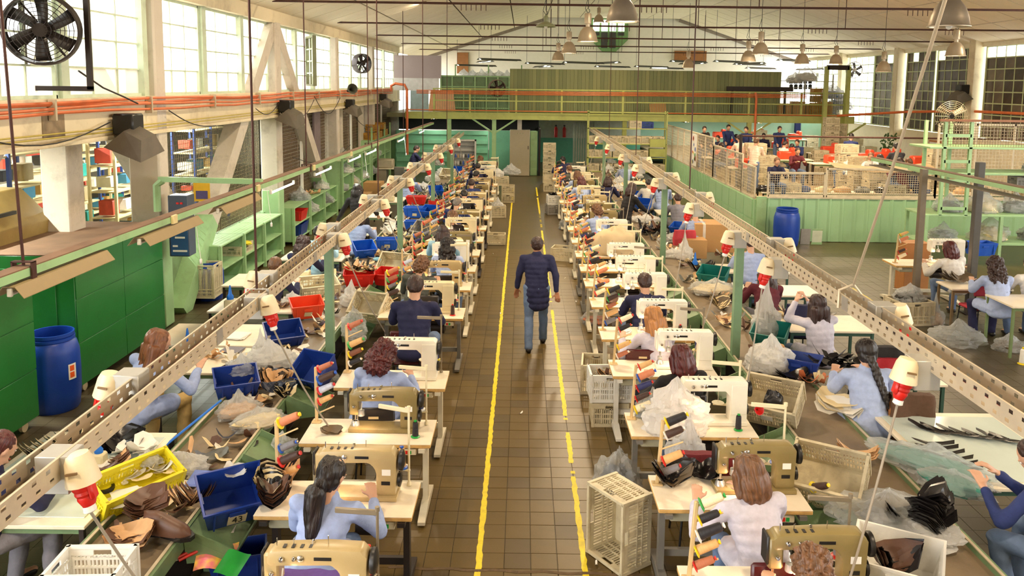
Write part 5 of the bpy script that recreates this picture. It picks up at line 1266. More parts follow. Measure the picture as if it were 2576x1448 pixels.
# workers of the room under the mezzanine
PINK = CLO['pinkw']
for i, (px, py, zh, pose, top, hr, rt) in enumerate(((1746, 322, 1.6, 'stand', 'black', 'dark', PI), (1830, 318, 1.6, 'stand', 'smocknavy', 'black', PI), (1778, 332, 1.3, 'sew', 'smocknavy', 'dark', PI), (1880, 330, 1.5, 'stand', 'smocknavy', 'dark', 2.6), (1812, 343, 1.25, 'sew', 'navy', 'dark', 2.4),
        (1860, 338, 1.3, 'sew', 'smocknavy', 'black', .4), (1893, 338, 1.3, 'sew', 'smocknavy', 'brown', 2.2), (1922, 334, 1.3, 'sew', 'navy', 'black', 2.8), (1958, 322, 1.6, 'stand', 'smocknavy', 'dark', PI), (1828, 362, 1.25, 'sew', 'navy', 'dark', 1.2), (1852, 350, 1.55, 'stand', 'pinkw', 'dark', .3),
        (1886, 362, 1.5, 'stand', 'pinkw', 'brown', -.6), (1965, 354, 1.3, 'sew', 'white', 'dark', -1.2), (1975, 365, 1.2, 'sew_bent', 'white', 'black', -1), (2002, 370, 1.3, 'sew', 'maroon', 'dark', PI), (1908, 402, 1.3, 'sew', 'navy', 'brown', PI), (2010, 350, 1.3, 'sew', 'smocknavy', 'dark', 2.5),
        (2140, 346, 1.55, 'stand', 'smocknavy', 'black', -.5), (2136, 375, 1.3, 'sew', 'white', 'black', .3), (2190, 382, 1.3, 'sew', 'white', 'brown', 2.8), (2232, 388, 1.3, 'sew', 'black', 'dark', 1), (2262, 368, 1.6, 'stand', 'dgrey', 'black', 0), (2302, 398, 1.35, 'sew', 'maroon', 'dark', .3), (2330, 408, 1.25, 'sew', 'navy', 'brown', .6))):
    x, y = Z(px, py, .88 + zh)
    if y > 43: y = 43; x = Y(px, py, y)[0]
    x = max(7.0, min(x, 16.0)); y = max(y, 22.3)
    WH = ['by the back wall', 'near the mezzanine post', 'behind the mesh screen', 'beside stacked crates']
    t = skeleton(pose)[5].translation
    person('%s worker %s in the room under the mezzanine, %s from left' % ({'pinkw': 'pink-white clad', 'white': 'white clad', 'smocknavy': 'blue clad', 'navy': 'navy clad', 'black': 'black clad', 'maroon': 'maroon clad', 'dgrey': 'grey clad'}[top], 'standing' if pose == 'stand' else 'seated', ['first', 'second', 'third', 'fourth', 'fifth', 'sixth', 'seventh', 'eighth', 'ninth', 'tenth', 'eleventh', 'twelfth', 'thirteenth', 'fourteenth', 'fifteenth', 'sixteenth', 'seventeenth', 'eighteenth', 'nineteenth', 'twentieth', 'twenty-first', 'twenty-second', 'twenty-third', 'twenty-fourth'][i]),
           pose, x, y, rt, top=top, hair=('short', hr), smock=False, z=.88, group='workers in the room under the mezzanine')
# chairs behind them
for lab, x, y, c in (('chair with a purple cloth behind the ponytailed woman', -1.32, 5.1, 'purple'), ('maroon vinyl chair of the broad man in navy', -1.5, 10.35, 'maroon'), ('empty dark chair of the curly-haired woman, left row', -1.45, 7.85, 'black'), ('dark chair of the grey sweater woman', -1.45, 12.1, 'black'), ('black chair in the middle of the left row', -1.35, 13.4, 'black'), ('maroon chair farther along the left row', -1.4, 14.8, 'maroon'),
                     ('maroon vinyl chair under the brown-haired woman, right row', 1.78, 5.32, 'maroon'), ('chair under a dark red knitted jacket, right row', 1.62, 6.9, 'maroon'), ('light framed chair of the woman with dark red hair', 1.75, 8.3, 'black'), ('dark vinyl chair of the ginger-blond woman', 1.5, 9.72, 'maroon'), ('black chair of the navy man in the right row', 1.7, 11.25, 'black'),
                     ('chair with the brown jacket behind the braided woman', 4.02, 8.25, 'wood'), ('chair with the black and red coat, right bench side', 4.4, 9.75, 'black'), ('chair with a navy jacket behind the maroon sweater', 4.1, 11.7, 'navy'), ('red cushioned bench seat of the far right group', 7.7, 13.3, 'red'),
                     ('pink-backed chair beside the right tray post', 3.55, 17.6, 'red'), ('dark chair back below the left tray', -3.8, 15.6, 'maroon')):
    chair(lab, x, y, rnd(-.1, .1), c)
draped('dark red knitted jacket draped over a chair back', 1.62, 6.70, .93, .46, .5, cloth('knit_maroon', (110, 36, 44)), seed=1)
draped('purple cloth hung over the chair behind the ponytailed woman', -1.32, 4.9, .93, .44, .36, CH['purple'], seed=2)
draped('brown woollen jacket hung over a chair by the braided woman', 4.04, 8.02, .97, .42, .6, cloth('wool_brown', (88, 62, 44)), seed=3)
draped('black coat hung over a chair near the long-haired woman', 4.42, 9.52, .98, .48, .66, CLO['black'], seed=4)
draped('red lining sleeves of the coat on the black chair', 4.42, 9.46, .86, .30, .45, cloth('lining_red', (150, 24, 38)), seed=6, cat='coat lining', name='coat_lining')
draped('navy jacket hung over a chair behind the maroon sweater', 4.12, 11.47, .95, .46, .45, CLO['navy'], seed=5)
draped('pink cardigan hung on the chair at the right tray post', 3.56, 17.37, .97, .44, .5, CH['red'], seed=7)
# ================================================================ LEFT SIDE FURNITURE
def green_cabinet(label, y0, y1, x0=-7.0, x1=-5.72, z0=.12, z1=1.85):
    root = thing('steel_cabinet', label, 'cabinet', ((x0 + x1) / 2, (y0 + y1) / 2, 0)); w, d = x1 - x0, y1 - y0
    link('body', MB().cbox(0, 0, (z0 + z1) / 2, w, d, z1 - z0, .01).mesh('body', LOCK), root)
    link('dusty_top', MB().bb(-w / 2, w / 2, -d / 2, d / 2, z1, z1 + .01).mesh('dusty_top', M('dusty_brown_top', (120, 92, 70), .8, var=.2, sc=3), smooth=False), root)
    for i in range(2):
        for j in range(3 if d > 2 else 3):
            h = (z1 - z0) / 3; link('panel', MB().cbox(w / 2 + .006, -d / 4 + i * d / 2, z0 + h * (j + .5), .016, d / 2 - .012, h - .014, .003).mesh('panel', LOCK), root)
    link('end_panel', MB().cbox(-.05, -d / 2 - .006, (z0 + z1) / 2, w * .7, .012, (z1 - z0) * .8, .004).mesh('end_panel', LOCK), root)
    for sx in (-1, 1):
        for sy in (-1, 1): link('caster', MB().lathe([(.02, -.02), (.06, -.02), (.06, .02), (.02, .02)], 14, at=(sx * (w / 2 - .06), sy * (d / 2 - .2), .06), R=Matrix.Rotation(PI / 2, 3, 'Y')).mesh('caster', CREAM), root)
    return root
green_cabinet('dark green steel cabinet on casters between the concrete columns', 10.1, 12.6)
green_cabinet('dark green steel cabinet at the left edge before the blue barrel', 6.2, 9.2)
barrel('open blue plastic barrel with orange hazard label between green cabinets', -5.82, 9.72, r=.3, h=.98, lab=True, rot=.4)
barrel('blue plastic barrel beside the slanting concrete brace', *Z(528, 750, 0), r=.26, h=.72)
barrel('blue plastic drum against the mint partition', 6.9, 20.75, r=.33, h=.98)
r = thing('dust_collector', 'large tan machine housing behind the green cabinets', 'machine', (-7.6, 10.9, 0))
link('hood', MB().extr([(-.75, 1.5), (-.9, 1.9), (-.6, 2.5), (.2, 2.5), (.65, 2.05), (.6, 1.5)], -.6, .9).mesh('hood', M('tan_housing', (164, 138, 78), .5, var=.08), bevel=.02), r)
link('plinth', MB().bb(-.8, .6, -.6, .9, 0, 1.5).mesh('plinth', M('tan_housing_dark', (110, 90, 56), .6), smooth=False), r)
link('black_panel', MB().bb(.42, .5, -.3, .3, 2.0, 2.25).mesh('black_panel', BLACK, smooth=False), r); link('intake_grille', MB().bb(-.6, .3, -.62, -.6, .9, 1.4).mesh('intake_grille', BLACK, smooth=False), r)
# neighbouring hall: racks full of small boxes and lit tubes
cols = [(236, 226, 200), (60, 120, 150), (226, 180, 110), (40, 150, 140), (210, 80, 60), (240, 240, 232), (70, 70, 80), (180, 160, 120)]
for ri, (x, y0) in enumerate(((-9.2, 11.5), (-9.4, 14.2), (-10.4, 17), (-11.5, 20), (-12.4, 23.5), (-13.2, 27), (-9.6, 19.5), (-9.2, 23))):
    r = thing('storage_rack', 'tall open rack of boxes in the hall beyond the columns, %s one' % ORD[ri], 'rack', (x, y0, 0))
    b = MB()
    for zz in (.3, .9, 1.5, 2.1, 2.7): b.bb(-.3, .3, -1.2, 1.2, zz, zz + .03)
    link('shelves', b.mesh('shelves', M('rack_cream', (220, 200, 150), .5), smooth=False), r)
    for sx in (-.3, .3):
        for sy in (-1.2, 0, 1.2): link('upright', MB().bb(sx - .03, sx + .03, sy - .03, sy + .03, 0, 3).mesh('upright', M('rack_blue', (50, 70, 130), .5) if ri % 2 else M('rack_cream', (220, 200, 150), .5), smooth=False), r)
    for q in range(16):
        bx = MB().cbox(0, 0, .12, rnd(.2, .4), rnd(.2, .4), rnd(.12, .36), .01).mesh('box', M('hallbox_%d' % (q % 8), cols[q % 8], .6))
        o = link('storage_box', bx, None, (x + rnd(-.04, .04), y0 - 1.0 + (q % 4) * .62, (.33, .93, 1.53, 2.13)[q // 4] + .1))
        tag(o, '%s box, %s along the %s shelf of the far hall\'s %s rack' % (['cream', 'teal-blue', 'tan', 'sea-green', 'red', 'white', 'dark grey', 'brown'][q % 8], FST[q % 4], ['lowest', 'second', 'third', 'top'][q // 4], ORD[ri]), 'box', 'boxes in the neighbouring hall')
for k in range(7):
    fluo('lit strip lamp in the hall beyond the columns', -8.0 - (k % 3) * 1.6, 9 + k * 3.0, 3.45, 1.5, power=260, group='strip lamps of the neighbouring hall')

def shelf_unit(label, y0, y1, levels, x0=-6.25, x1=-5.7, n=2, mat=None, back=True, top=None):
    root = thing('shelf_unit', label, 'shelves', ((x0 + x1) / 2, y0, 0)); w = x1 - x0; m = mat or GREEN; h = top or levels[-1]
    for z in levels: link('shelf', MB().cbox(0, (y1 - y0) / 2, z - .015, w, y1 - y0, .03, .004).mesh('shelf', m, smooth=False), root)
    for i in range(n + 1):
        y = (y1 - y0) * i / n
        for sx in (-1, 1): link('upright', MB().bb(sx * w / 2 - .03, sx * w / 2 + .03, y - .03, y + .03, 0, h).mesh('upright', m, smooth=False), root)
        link('divider', MB().bb(-w / 2, w / 2, y - .006, y + .006, levels[0], levels[-1]).mesh('divider', m, smooth=False), root)
    if back: link('back_panel', MB().bb(-w / 2 - .01, -w / 2, 0, y1 - y0, .02, levels[-1]).mesh('back_panel', GREEN_D, smooth=False), root)
    return root
shelf_unit('low pale green shelves right after the slanting brace', 15.0, 18.9, (.12, .52, .98), n=3)
shelf_unit('low pale green shelves holding red and blue bins beyond the column', 19.9, 24.6, (.12, .5, .95), n=3)
shelf_unit('taller pale green shelf rack by the louvred screens', 25.4, 30.0, (.1, .6, 1.1, 1.6), n=3, top=1.7)
shelf_unit('far pale green shelf rack under the floodlight', 30.4, 34.6, (.1, .6, 1.2, 1.9), n=3, top=2.4)
crate('cream crate with a yellow cloth on the low green shelves', -5.95, 16.6, .52, PI / 2, 'cream', size=(.7, .4, .2))
o = link('yellow_cloth', blob(3, (.3, .18, .06), 20, 12).mesh('yellow_cloth', M('yellow_cloth', (226, 208, 50), .8)), None, (-5.93, 16.6, .70)); tag(o, 'crumpled yellow cloth in the shelf crate', 'cloth')
crate('cream crate standing at the near end of the low green shelves', -5.8, 14.65, .12, PI / 2, 'cream', size=(.4, .34, .62))
bin_('red bin on the middle shelf beyond the column', -5.9, 20.9, .5, 0, col='red', card=False, size=(.42, .62, .26))
bin_('navy bin on the bottom shelf beyond the column', -5.9, 20.9, .12, 0, col='blue', card=False, size=(.42, .7, .3))
bag('clear plastic bag heap on top of the low shelves', -5.95, 21.4, .95, size=1.3, seed=2, fill=LEA['grey'])
bag('clear plastic bag on the middle shelf beside the red bin', -5.9, 22.3, .5, size=1.2, seed=3, kind='milky')
scatter('brown scraps on top of the low shelves', -5.95, 22.6, .96, .2, .4, 10, ['brown', 'tan'], [UPPER, SOLE])
for k, (y, z, s) in enumerate(((25.9, .6, 1.4), (26.8, 1.1, 1.3), (27.6, .6, 1.5), (28.6, 1.1, 1.2), (29.4, .6, 1.4), (26.4, 1.6, 1.4), (31, .6, 1.5), (32, 1.2, 1.4), (33.2, .6, 1.5), (24.0, .5, 1.2), (23.6, .96, 1.1))):
    bag('clear plastic bag on the green wall shelves, %s from the column' % ORD[k], -5.9, y, z, size=s, seed=k, kind='clear', fill=LEA[['grey', 'white', 'cream'][k % 3]])
for k, (y, z) in enumerate(((31.2, 1.9), (32.3, 1.9), (33.6, 1.9))): crate('amber crate on top of the far left rack, %s one' % ORD[k], -5.9, y, z, PI / 2, 'amber', size=(.6, .42, .26))
for k, (y, z) in enumerate(((31.7, 2.2), (33.1, 2.2))): crate('amber crate of the upper layer on the far left rack, %s one' % ORD[k], -5.9, y, z, PI / 2, 'amber', size=(.6, .42, .26))
box_open('brown carton on the floor by the far left racks', -5.1, 27.5, 0, .6, .7, .7, CARD, tape=False)
box_open('smaller brown carton behind the standing black-haired woman', -5.2, 26.2, 0, .5, .5, .5, CARD, tape=False)
# control panel on the column, papers, notice
r = thing('control_cabinet', 'blue-grey electrical control cabinet on the concrete column', 'control cabinet', (-5.55, 13.0, 1.25))
link('body', MB().cbox(0, 0, .5, .32, .28, 1.0, .01).mesh('body', M('slate_blue', (62, 72, 88), .4)), r)
link('front_panel', MB().bb(-.13, .15, -.146, -.141, .02, .42).mesh('front_panel', M('panel_blue', (50, 90, 140), .4), smooth=False), r)
link('switch_row', MB().bb(-.1, .13, -.15, -.146, .08, .11).bb(-.1, -.02, -.15, -.146, .16, .19).bb(-.06, .1, -.15, -.146, .30, .33).mesh('switch_row', PAPER, smooth=False), r)
link('red_buttons', MB().bb(-.02, .02, -.15, -.141, .86, .89).bb(.04, .08, -.15, -.141, .86, .89).mesh('red_buttons', RED, smooth=False), r)
r = thing('notice_poster', 'yellow and blue notice taped beside the control cabinet', 'poster', (-5.45, 13.6, 2.05))
link('sheet', MB().bb(-.14, .14, 0, .004, 0, .32).mesh('sheet', M('poster_yellow', (236, 190, 50), .6), smooth=False), r); link('printed_picture', MB().bb(-.1, .1, -.004, 0, .04, .18).mesh('printed_picture', M('poster_blue', (90, 80, 130), .6), smooth=False), r)
# pipes and cables on the left beam
def sag(x, y0, y1, z, amp=.02, n=24, ph=0): return [(x, y0 + (y1 - y0) * i / n, z + amp * math.sin(i * 1.1 + ph) - (.04 if 9 < i < 13 else 0) * amp / .02) for i in range(n + 1)]
for k, (x, z, a) in enumerate(((-5.82, 3.80, .012), (-5.80, 3.72, .02), (-5.81, 3.65, .024), (-5.84, 3.76, .016))):
    o = link('conduit', MB().tube(sag(x, 4, 36, z, a, 26, k), .022, 6).mesh('conduit', ORANGE)); tag(o, 'orange conduit along the left wall beam, %s from the top' % ['first', 'third', 'lowest', 'second'][k], 'conduit')
for k in range(10):
    link('pipe_clamp', MB().bb(-5.86, -5.77, -.02, .02, 3.58, 3.84).mesh('pipe_clamp', STEEL_W, smooth=False), wl, (0, 10 + 2.6 * k, 0))
for k, z in enumerate((3.36, 3.41)):
    o = link('yellow_pipe', MB().tube([(-5.84, 4 + i * 2, z + .006 * math.sin(i)) for i in range(15)], .011, 6).mesh('yellow_pipe', M('yellow_pipe_paint', (186, 168, 74), .5))); tag(o, 'thin yellow pipe at the foot of the left beam, %s' % ('lower one' if k == 0 else 'upper one'), 'pipe')
def floodlight(label, x, y, z, side=1, s=1):
    r = thing('floodlight', label, 'floodlight', (x, y, z), 0, None, scl=(side * s, s, s))
    link('back_box', MB().cbox(.14, .1, .0, .26, .3, .26, .02).mesh('back_box', BLACK), r)
    link('reflector_hood', MB().T_(Matrix.Translation((.34, -.03, -.1)) @ Euler((.2, .5, 0)).to_matrix().to_4x4()).add([(-.12, -.16, 0), (.12, -.16, 0), (.12, .16, 0), (-.12, .16, 0), (-.22, -.28, -.26), (.26, -.28, -.2), (.26, .28, -.2), (-.22, .28, -.26)], [(0, 1, 2, 3), (0, 4, 5, 1), (1, 5, 6, 2), (2, 6, 7, 3), (3, 7, 4, 0)]).mesh('reflector_hood', M('dull_galvanised', (112, 104, 94), .4, metal=.6), smooth=False), r)
    link('bracket', MB().tube([(0, .1, -.1), (.1, .1, -.2), (.12, .1, -.3)], .012, 6).mesh('bracket', BLACK), r)
floodlight('black floodlight with metal hood on the left beam, nearest to the camera', -5.84, 11.5, 3.46, s=1.15)
floodlight('floodlight with metal hood beside the concrete A-frame', -5.84, 19.3, 3.5, s=1.15)
floodlight('floodlight at the dark horn speaker on the left beam', -5.84, 26.6, 3.4)
floodlight('floodlight at the far end of the left beam', -5.84, 33, 3.5)
floodlight('floodlight with metal hood on a right wall column', XR - .35, 29.6, 4.1, side=-1, s=1.3)
r = thing('horn_speaker', 'dark horn loudspeaker above the left beam floodlight', 'loudspeaker', (-5.6, 26.3, 3.85), (PI / 2.2, 0, .5))
link('horn', MB().lathe([(.03, -.2), (.05, 0), (.10, .14), (.17, .22), (.16, .22), (.09, .13), (.04, 0)], 16, close=False).mesh('horn', M('speaker_olive', (80, 80, 66), .5)), r); link('driver', MB().lathe([(.05, -.3), (.06, -.2), (.03, -.18)], 12).mesh('driver', BLACK), r)
x, z = Y(127, 330, 11.8)
o = link('patch', MB().bb(-.004, .01, -.24, .24, -.16, .16).mesh('bare_patch', M('bare_cement_patch', (140, 122, 96), .9, var=.3, sc=6), smooth=False), wl, (-5.88, 10.1, 3.52))
for k, (y0, z0, y1, z1, sg) in enumerate(((8, 3.6, 11.3, 3.5, .25), (13.2, 3.6, 15.2, 3.25, .1), (17.5, 3.5, 19.2, 3.6, .2), (20, 3.6, 22.4, 3.6, .4), (22.4, 3.7, 25.6, 3.6, .5), (26.4, 3.5, 31, 2.4, .3), (20.2, 2.2, 27, 2.0, .35))):
    pts = [(-5.78, y0 + (y1 - y0) * t, z0 + (z1 - z0) * t - sg * math.sin(PI * t)) for t in [i / 10 for i in range(11)]]
    o = link('slack_cable', MB().tube(pts, .010, 5).mesh('slack_cable', BLACK)); tag(o, 'slack dark cable looping below the left beam, %s from the camera' % ORD[k], 'cable')
o = link('slack_cable', MB().tube([(-5.8, 10.6, 4.2), (-5.75, 11.1, 3.98), (-5.72, 11.6, 3.85), (-5.76, 12.1, 3.74)], .012, 6).mesh('slack_cable', BLACK)); tag(o, 'black cable running from the big wall fan down to the conduits', 'cable')
fx, fz = Y(106, 74, 9.9)
fan('large black wall fan with wire guard in the nearest left window', fx, 9.9, fz, .42, rot=(.1, 0, .35), blades=6, guard='fine')
r = thing('fan_frame', 'dark square steel frame behind the large wall fan', 'frame', (fx + .1, 10.1, fz))
link('frame_bars', MB().bb(-.5, -.45, 0, .05, -.75, .5).bb(.3, .36, 0, .05, -.72, .5).bb(-.5, .36, 0, .05, -.74, -.68).mesh('frame_bars', DARK, smooth=False), r)
fan('small black fan in an open far left window', *((lambda q: (-5.75, 28.9, 4.75))(0)), .34, rot=(0, 0, .9), guard=True)
fan('brown pedestal fan standing on the mezzanine walkway', Y(1250, 222, 36)[0], 36, Y(1250, 222, 36)[1], .38, rot=(.1, 0, .3), mat=M('fan_brown', (96, 72, 60), .5))
fan('white wall fan in the bright far right window', Y(2150, 176, 40)[0], 40, Y(2150, 176, 40)[1], .4, rot=(0, 0, -.6), mat=M('fan_pale', (170, 160, 150), .5))
fx, fz = Y(2389, 290, 19)
fan('large fan with fine wire guard above the green rack', fx, 19, fz, .36, rot=(.1, 0, -.2), guard='fine', clear=True, blades=3)

# hanging channel with strip lamps on the left
def lamp_rail(name, label, pts, mat, w=.14):
    r = thing(name, label, 'lamp rail', (0, 0, 0))
    for a, b in zip(pts, pts[1:]):
        link('channel', MB().beam(a, b, w, .07).mesh('channel', mat, smooth=False), r)
        a2 = Vector(a) + Vector((0, 0, .04)); b2 = Vector(b) + Vector((0, 0, .04)); link('dust_cover', MB().beam(a2, b2, w * .96, .012).mesh('dust_cover', M('dusty_brown_top', (120, 92, 70)), smooth=False), r)
    return r
LX0, LX1 = (-4.2, 4.4), (-3.62, 32.2)
def lx(y): return LX0[0] + (LX1[0] - LX0[0]) * (y - LX0[1]) / (LX1[1] - LX0[1])
r = lamp_rail('lamp_rail', 'pale green lighting channel hanging along the left wall', [(lx(4.4), 4.4, 2.5), (lx(32.2), 32.2, 2.5)], GREEN)
for y in (12.4,): link('side_arm', MB().beam((lx(y), y, 2.55), (-5.8, y + .4, 2.52), .08, .08).tube([(-5.75, y + .4, 2.5), (-5.85, y + .4, 2.42), (-5.85, y + .4, 2.0)], .06, 8).mesh('side_arm', GREEN), r)
for y in (9.2, 12.0, 15, 18, 21): link('outlet', MB().cbox(lx(y) + .085, y, 2.5, .03, .12, .10, .004).mesh('outlet', M('outlet_cream', (224, 206, 150), .5)), r)
for k, y in enumerate((4.6, 6.3, 8.4, 10.5)):
    fluo('unlit strip lamp with tan reflector under the left channel, %s one' % ORD[k], lx(y + .6) + .05, y, 2.45, 1.45, lit=False, w=.24)
for k, y in enumerate((12.6, 15.1, 17.8, 19.6, 24.0, 28.3)):
    fluo('lit fluorescent tube under the left green channel, %s one' % ORD[k], lx(y + .6) + .05, y, 2.42, 1.3, w=.16, refl=k > 7, power=16)
for k, y in enumerate((6.6, 14.8, 20.2, 25.4)):
    rr = thing('hanger_rod', 'dark rod holding the left lighting channel, %s one' % ORD[k], 'rod', (lx(y), y, 2.5)); link('rod', MB().tube([(0, 0, .05), (-.1 * (k == 0), 0, 3.8)], .012, 6).mesh('rod', RUST), rr)
    link('saddle', MB().bb(-.09, -.075, -.03, .03, -.06, .08).bb(.075, .09, -.03, .03, -.06, .08).bb(-.09, .09, -.03, .03, .075, .085).mesh('saddle', RUST, smooth=False), rr)
for k, (px, py) in enumerate(((385, 650), (675, 560), (830, 435), (980, 385))):
    y = Z(px, py, 1.9)[1]; x = lx(y) + .12; o = link('pull_switch', MB().tube([(0, 0, 0), (-.06, 0, .57)], .004, 4).cbox(0, 0, -.03, .03, .03, .07, .01).mesh('pull_switch', CONE['white'])); o.location = (x, y, 1.9); tag(o, 'white pull cord switch under the left channel, %s one' % ORD[k], 'switch')
# right hanging channel
RXP = [(*Z(2200, 400, 2.6), 2.6), (*Z(2576, 478, 2.6), 2.6)]
d = Vector(RXP[1]) - Vector(RXP[0]); RXP[1] = tuple(Vector(RXP[0]) + d * 1.5)
r = lamp_rail('lamp_rail', 'pale green lighting channel hanging at the right edge', RXP, GREEN, w=.16)
link('reflector', MB().beam(Vector(RXP[0]) + d * .05 + Vector((-.12, 0, -.1)), Vector(RXP[1]) + Vector((-.12, 0, -.1)), .2, .02).mesh('reflector', M('reflector_grey', (110, 100, 86), .6), smooth=False), r)
link('support_post', MB().bb(-.05, .05, -.05, .05, 0, 2.7).mesh('support_post', M('bare_post', (120, 108, 90), .5, metal=.3)), r, (*Z(2325, 425, 2.7), 0))
r = thing('steel_post', 'dark grey square steel post right of the far tables', 'post', (Y(2455, 560, 14.5)[0], 14.5, 0)); link('shaft', MB().cbox(0, 0, 1.4, .13, .13, 2.8, .01).mesh('shaft', M('post_grey', (84, 80, 74), .5)), r); link('base_plate', MB().cbox(0, 0, .01, .25, .25, .02, .004).mesh('base_plate', DARK), r)

# ================================================================ OUTER WORK TABLES
GLS = M('glass_table_top', (206, 218, 208), .12, var=.05, sc=2, spec=.8)
def work_table(label, x0, x1, y0, y1, h=.74, glass=False, leg=None, rot=0):
    cx, cy = (x0 + x1) / 2, (y0 + y1) / 2; w, d = x1 - x0, y1 - y0; SURF.append((x0, x1, y0, y1, h))
    r = thing('work_table', label, 'table', (cx, cy, 0), rot)
    link('tabletop', MB().cbox(0, 0, h - .015, w, d, .03, .004).mesh('tabletop', LAM, smooth=False), r)
    if glass: link('glass_sheet', MB().cbox(0, 0, h + .004, w * .9, d * .86, .008, .002).mesh('glass_sheet', GLS, smooth=False), r)
    for sx in (-1, 1):
        for sy in (-1, 1): link('leg', proto(('wleg', h, leg and leg.name), lambda: MB().bb(-.018, .018, -.018, .018, 0, h - .03).mesh('leg', leg or DARK, smooth=False)), r, (sx * (w / 2 - .04), sy * (d / 2 - .04), 0))
    link('apron', MB().bb(-w / 2 + .03, w / 2 - .03, -d / 2 + .03, -d / 2 + .05, h - .08, h - .03).mesh('apron', leg or GREEN_D, smooth=False), r)
    return r
LT = [('large glass-covered white table at the lower left', -4.5, -3.28, 5.75, 7.4, True), ('white table with hammer and scraps beside the auburn-haired woman', -4.25, -3.3, 9.0, 9.9, False), ('white table with the blue glue bottle, left side', -4.75, -3.32, 9.98, 10.9, False),
      ('white table with cut soles beside the red bin', -4.6, -3.35, 11.5, 12.25, False), ('white folding table below the blue barrel', -4.95, -3.5, 13.0, 13.85, False), ('white table behind the left tray near the low shelves', -4.6, -3.4, 15.0, 15.8, False),
      ('white table beside the standing black-haired woman', -4.6, -3.4, 17.6, 18.6, False), ('white table by the white gloves, left side', -4.4, -3.4, 20, 20.9, False), ('pale table far along the left bench', -4.4, -3.4, 22.6, 23.6, False), ('farthest pale table of the left side', -4.6, -3.4, 26, 27, False)]
for lab, a, b, c, d_, g in LT: work_table(lab, a, b, c, d_, glass=g)
RT = [('glass-covered white table with black leather strips, lower right', 3.66, 4.95, 6.5, 8.1, True), ('white table in front of the braided woman', 3.8, 4.9, 8.9, 9.6, False), ('pale table before the long-haired woman', 3.75, 4.95, 10.9, 11.7, False), ('pale table behind the maroon sweater', 3.7, 4.9, 12.8, 13.5, False),
      ('white table before the carton on the right', 3.7, 4.9, 14.4, 15.1, False), ('white table by the pink cardigan', 3.7, 4.9, 18.6, 19.3, False), ('white table of the white-vested worker', 3.6, 4.8, 21, 21.8, False), ('far white table by the right bench', 3.6, 4.8, 24.5, 25.3, False), ('farthest white table by the right bench', 3.6, 4.8, 27.5, 28.4, False)]
for lab, a, b, c, d_, g in RT: work_table(lab, a, b, c, d_, glass=g, leg=M('leg_teal', (50, 84, 70), .5))
work_table('low white table with brown boots in the far right group', 7.35, 8.4, 13.45, 14.0, h=.72, leg=M('leg_ochre', (130, 108, 76), .5, dirt=.4))
work_table('green-legged table with a strip of cut patterns, right edge', 7.5, 8.7, 12.0, 12.75, h=.82, leg=M('leg_green_worn', (110, 130, 84), .5, dirt=.4))
sew_table('white sewing table of the white-sweatered woman, far right', 7.75, 14.95, 'cream', 1.35, .6)
machine('white boxy machine before the white-sweatered woman', 7.95, 15.3, .784, 'modern', 'white', lamp=2)
pegged(1, 17, 7.17, 15.2)
crate('cream crate with plastic bag under the far right sewing table', 6.85, 13.9, 0, .15, 'cream', size=(.62, .5, .42)); bag('clear plastic bag stuffed in the crate by the far right table', 6.85, 13.9, .36, size=1.35, seed=4, fill=LEA['black'])
bag('knotted clear bag of beige scraps on the floor, far right', *Z(2350, 815, 0), 0, size=1.0, seed=5, knot=1.4, r=(.16, .14, .22), fill=LEA['tan'])
bag('big empty clear plastic bag on the floor over the yellow line', *Z(2405, 860, 0), 0, size=1.6, seed=2, r=(.26, .2, .12))
bag('clear bag of brown and cream pieces lying open on the floor', *Z(2535, 880, 0), 0, size=1.1, seed=6, fill=LEA['olive'])
bin_('bright blue crate on the far right table', *Z(2465, 640, .78), .78, .1, col='royal', size=(.5, .34, .26), card=False)
pile('brown boot uppers heaped on the low far right table', *Z(2400, 700, .75), .75, n=12, col='olive', poly=UPPER, size=1.6, fan=.3, jit=.12); pile('purple-brown boot shafts leaning on the low far right table', *Z(2435, 675, .8), .74, rot=1, n=8, col='brown', mix='navy', poly=VAMP, size=1.8, fan=.5, jit=.1)
pile('strip of small black patterns on the green-legged table', *Z(2500, 735, .82), .83, n=7, col='black', poly=STRIP, size=.7, fan=.6, step=.001, lean=4)
crate('grey crate at the right edge under the table', 8.55, 12.4, 0, .2, 'grey')
spool('white cone of thread standing on the floor at the right edge', *Z(2572, 915, 0), 0, (0, 0, 0), 'white', 'yellow', 1.6)
box_open('brown wooden cabinet between the steel post and sewing machine', 8.0, 16.2, 0, .5, .4, 1.0, M('plywood_brown', (168, 112, 58), .5), tape=False, cat='cabinet', name='wooden_cabinet')
box_open('big brown carton with clear tape strips on the right side', *Z(1795, 612, .55), .42, .95, .75, .62, CARD, rot=-.08)
box_open('small carton behind the taped carton', 3.75, 17.3, .4, .5, .4, .4, CARD, tape=False)
work_table('low table carrying the taped brown carton', 3.55, 4.8, 15.6, 16.5, h=.42)

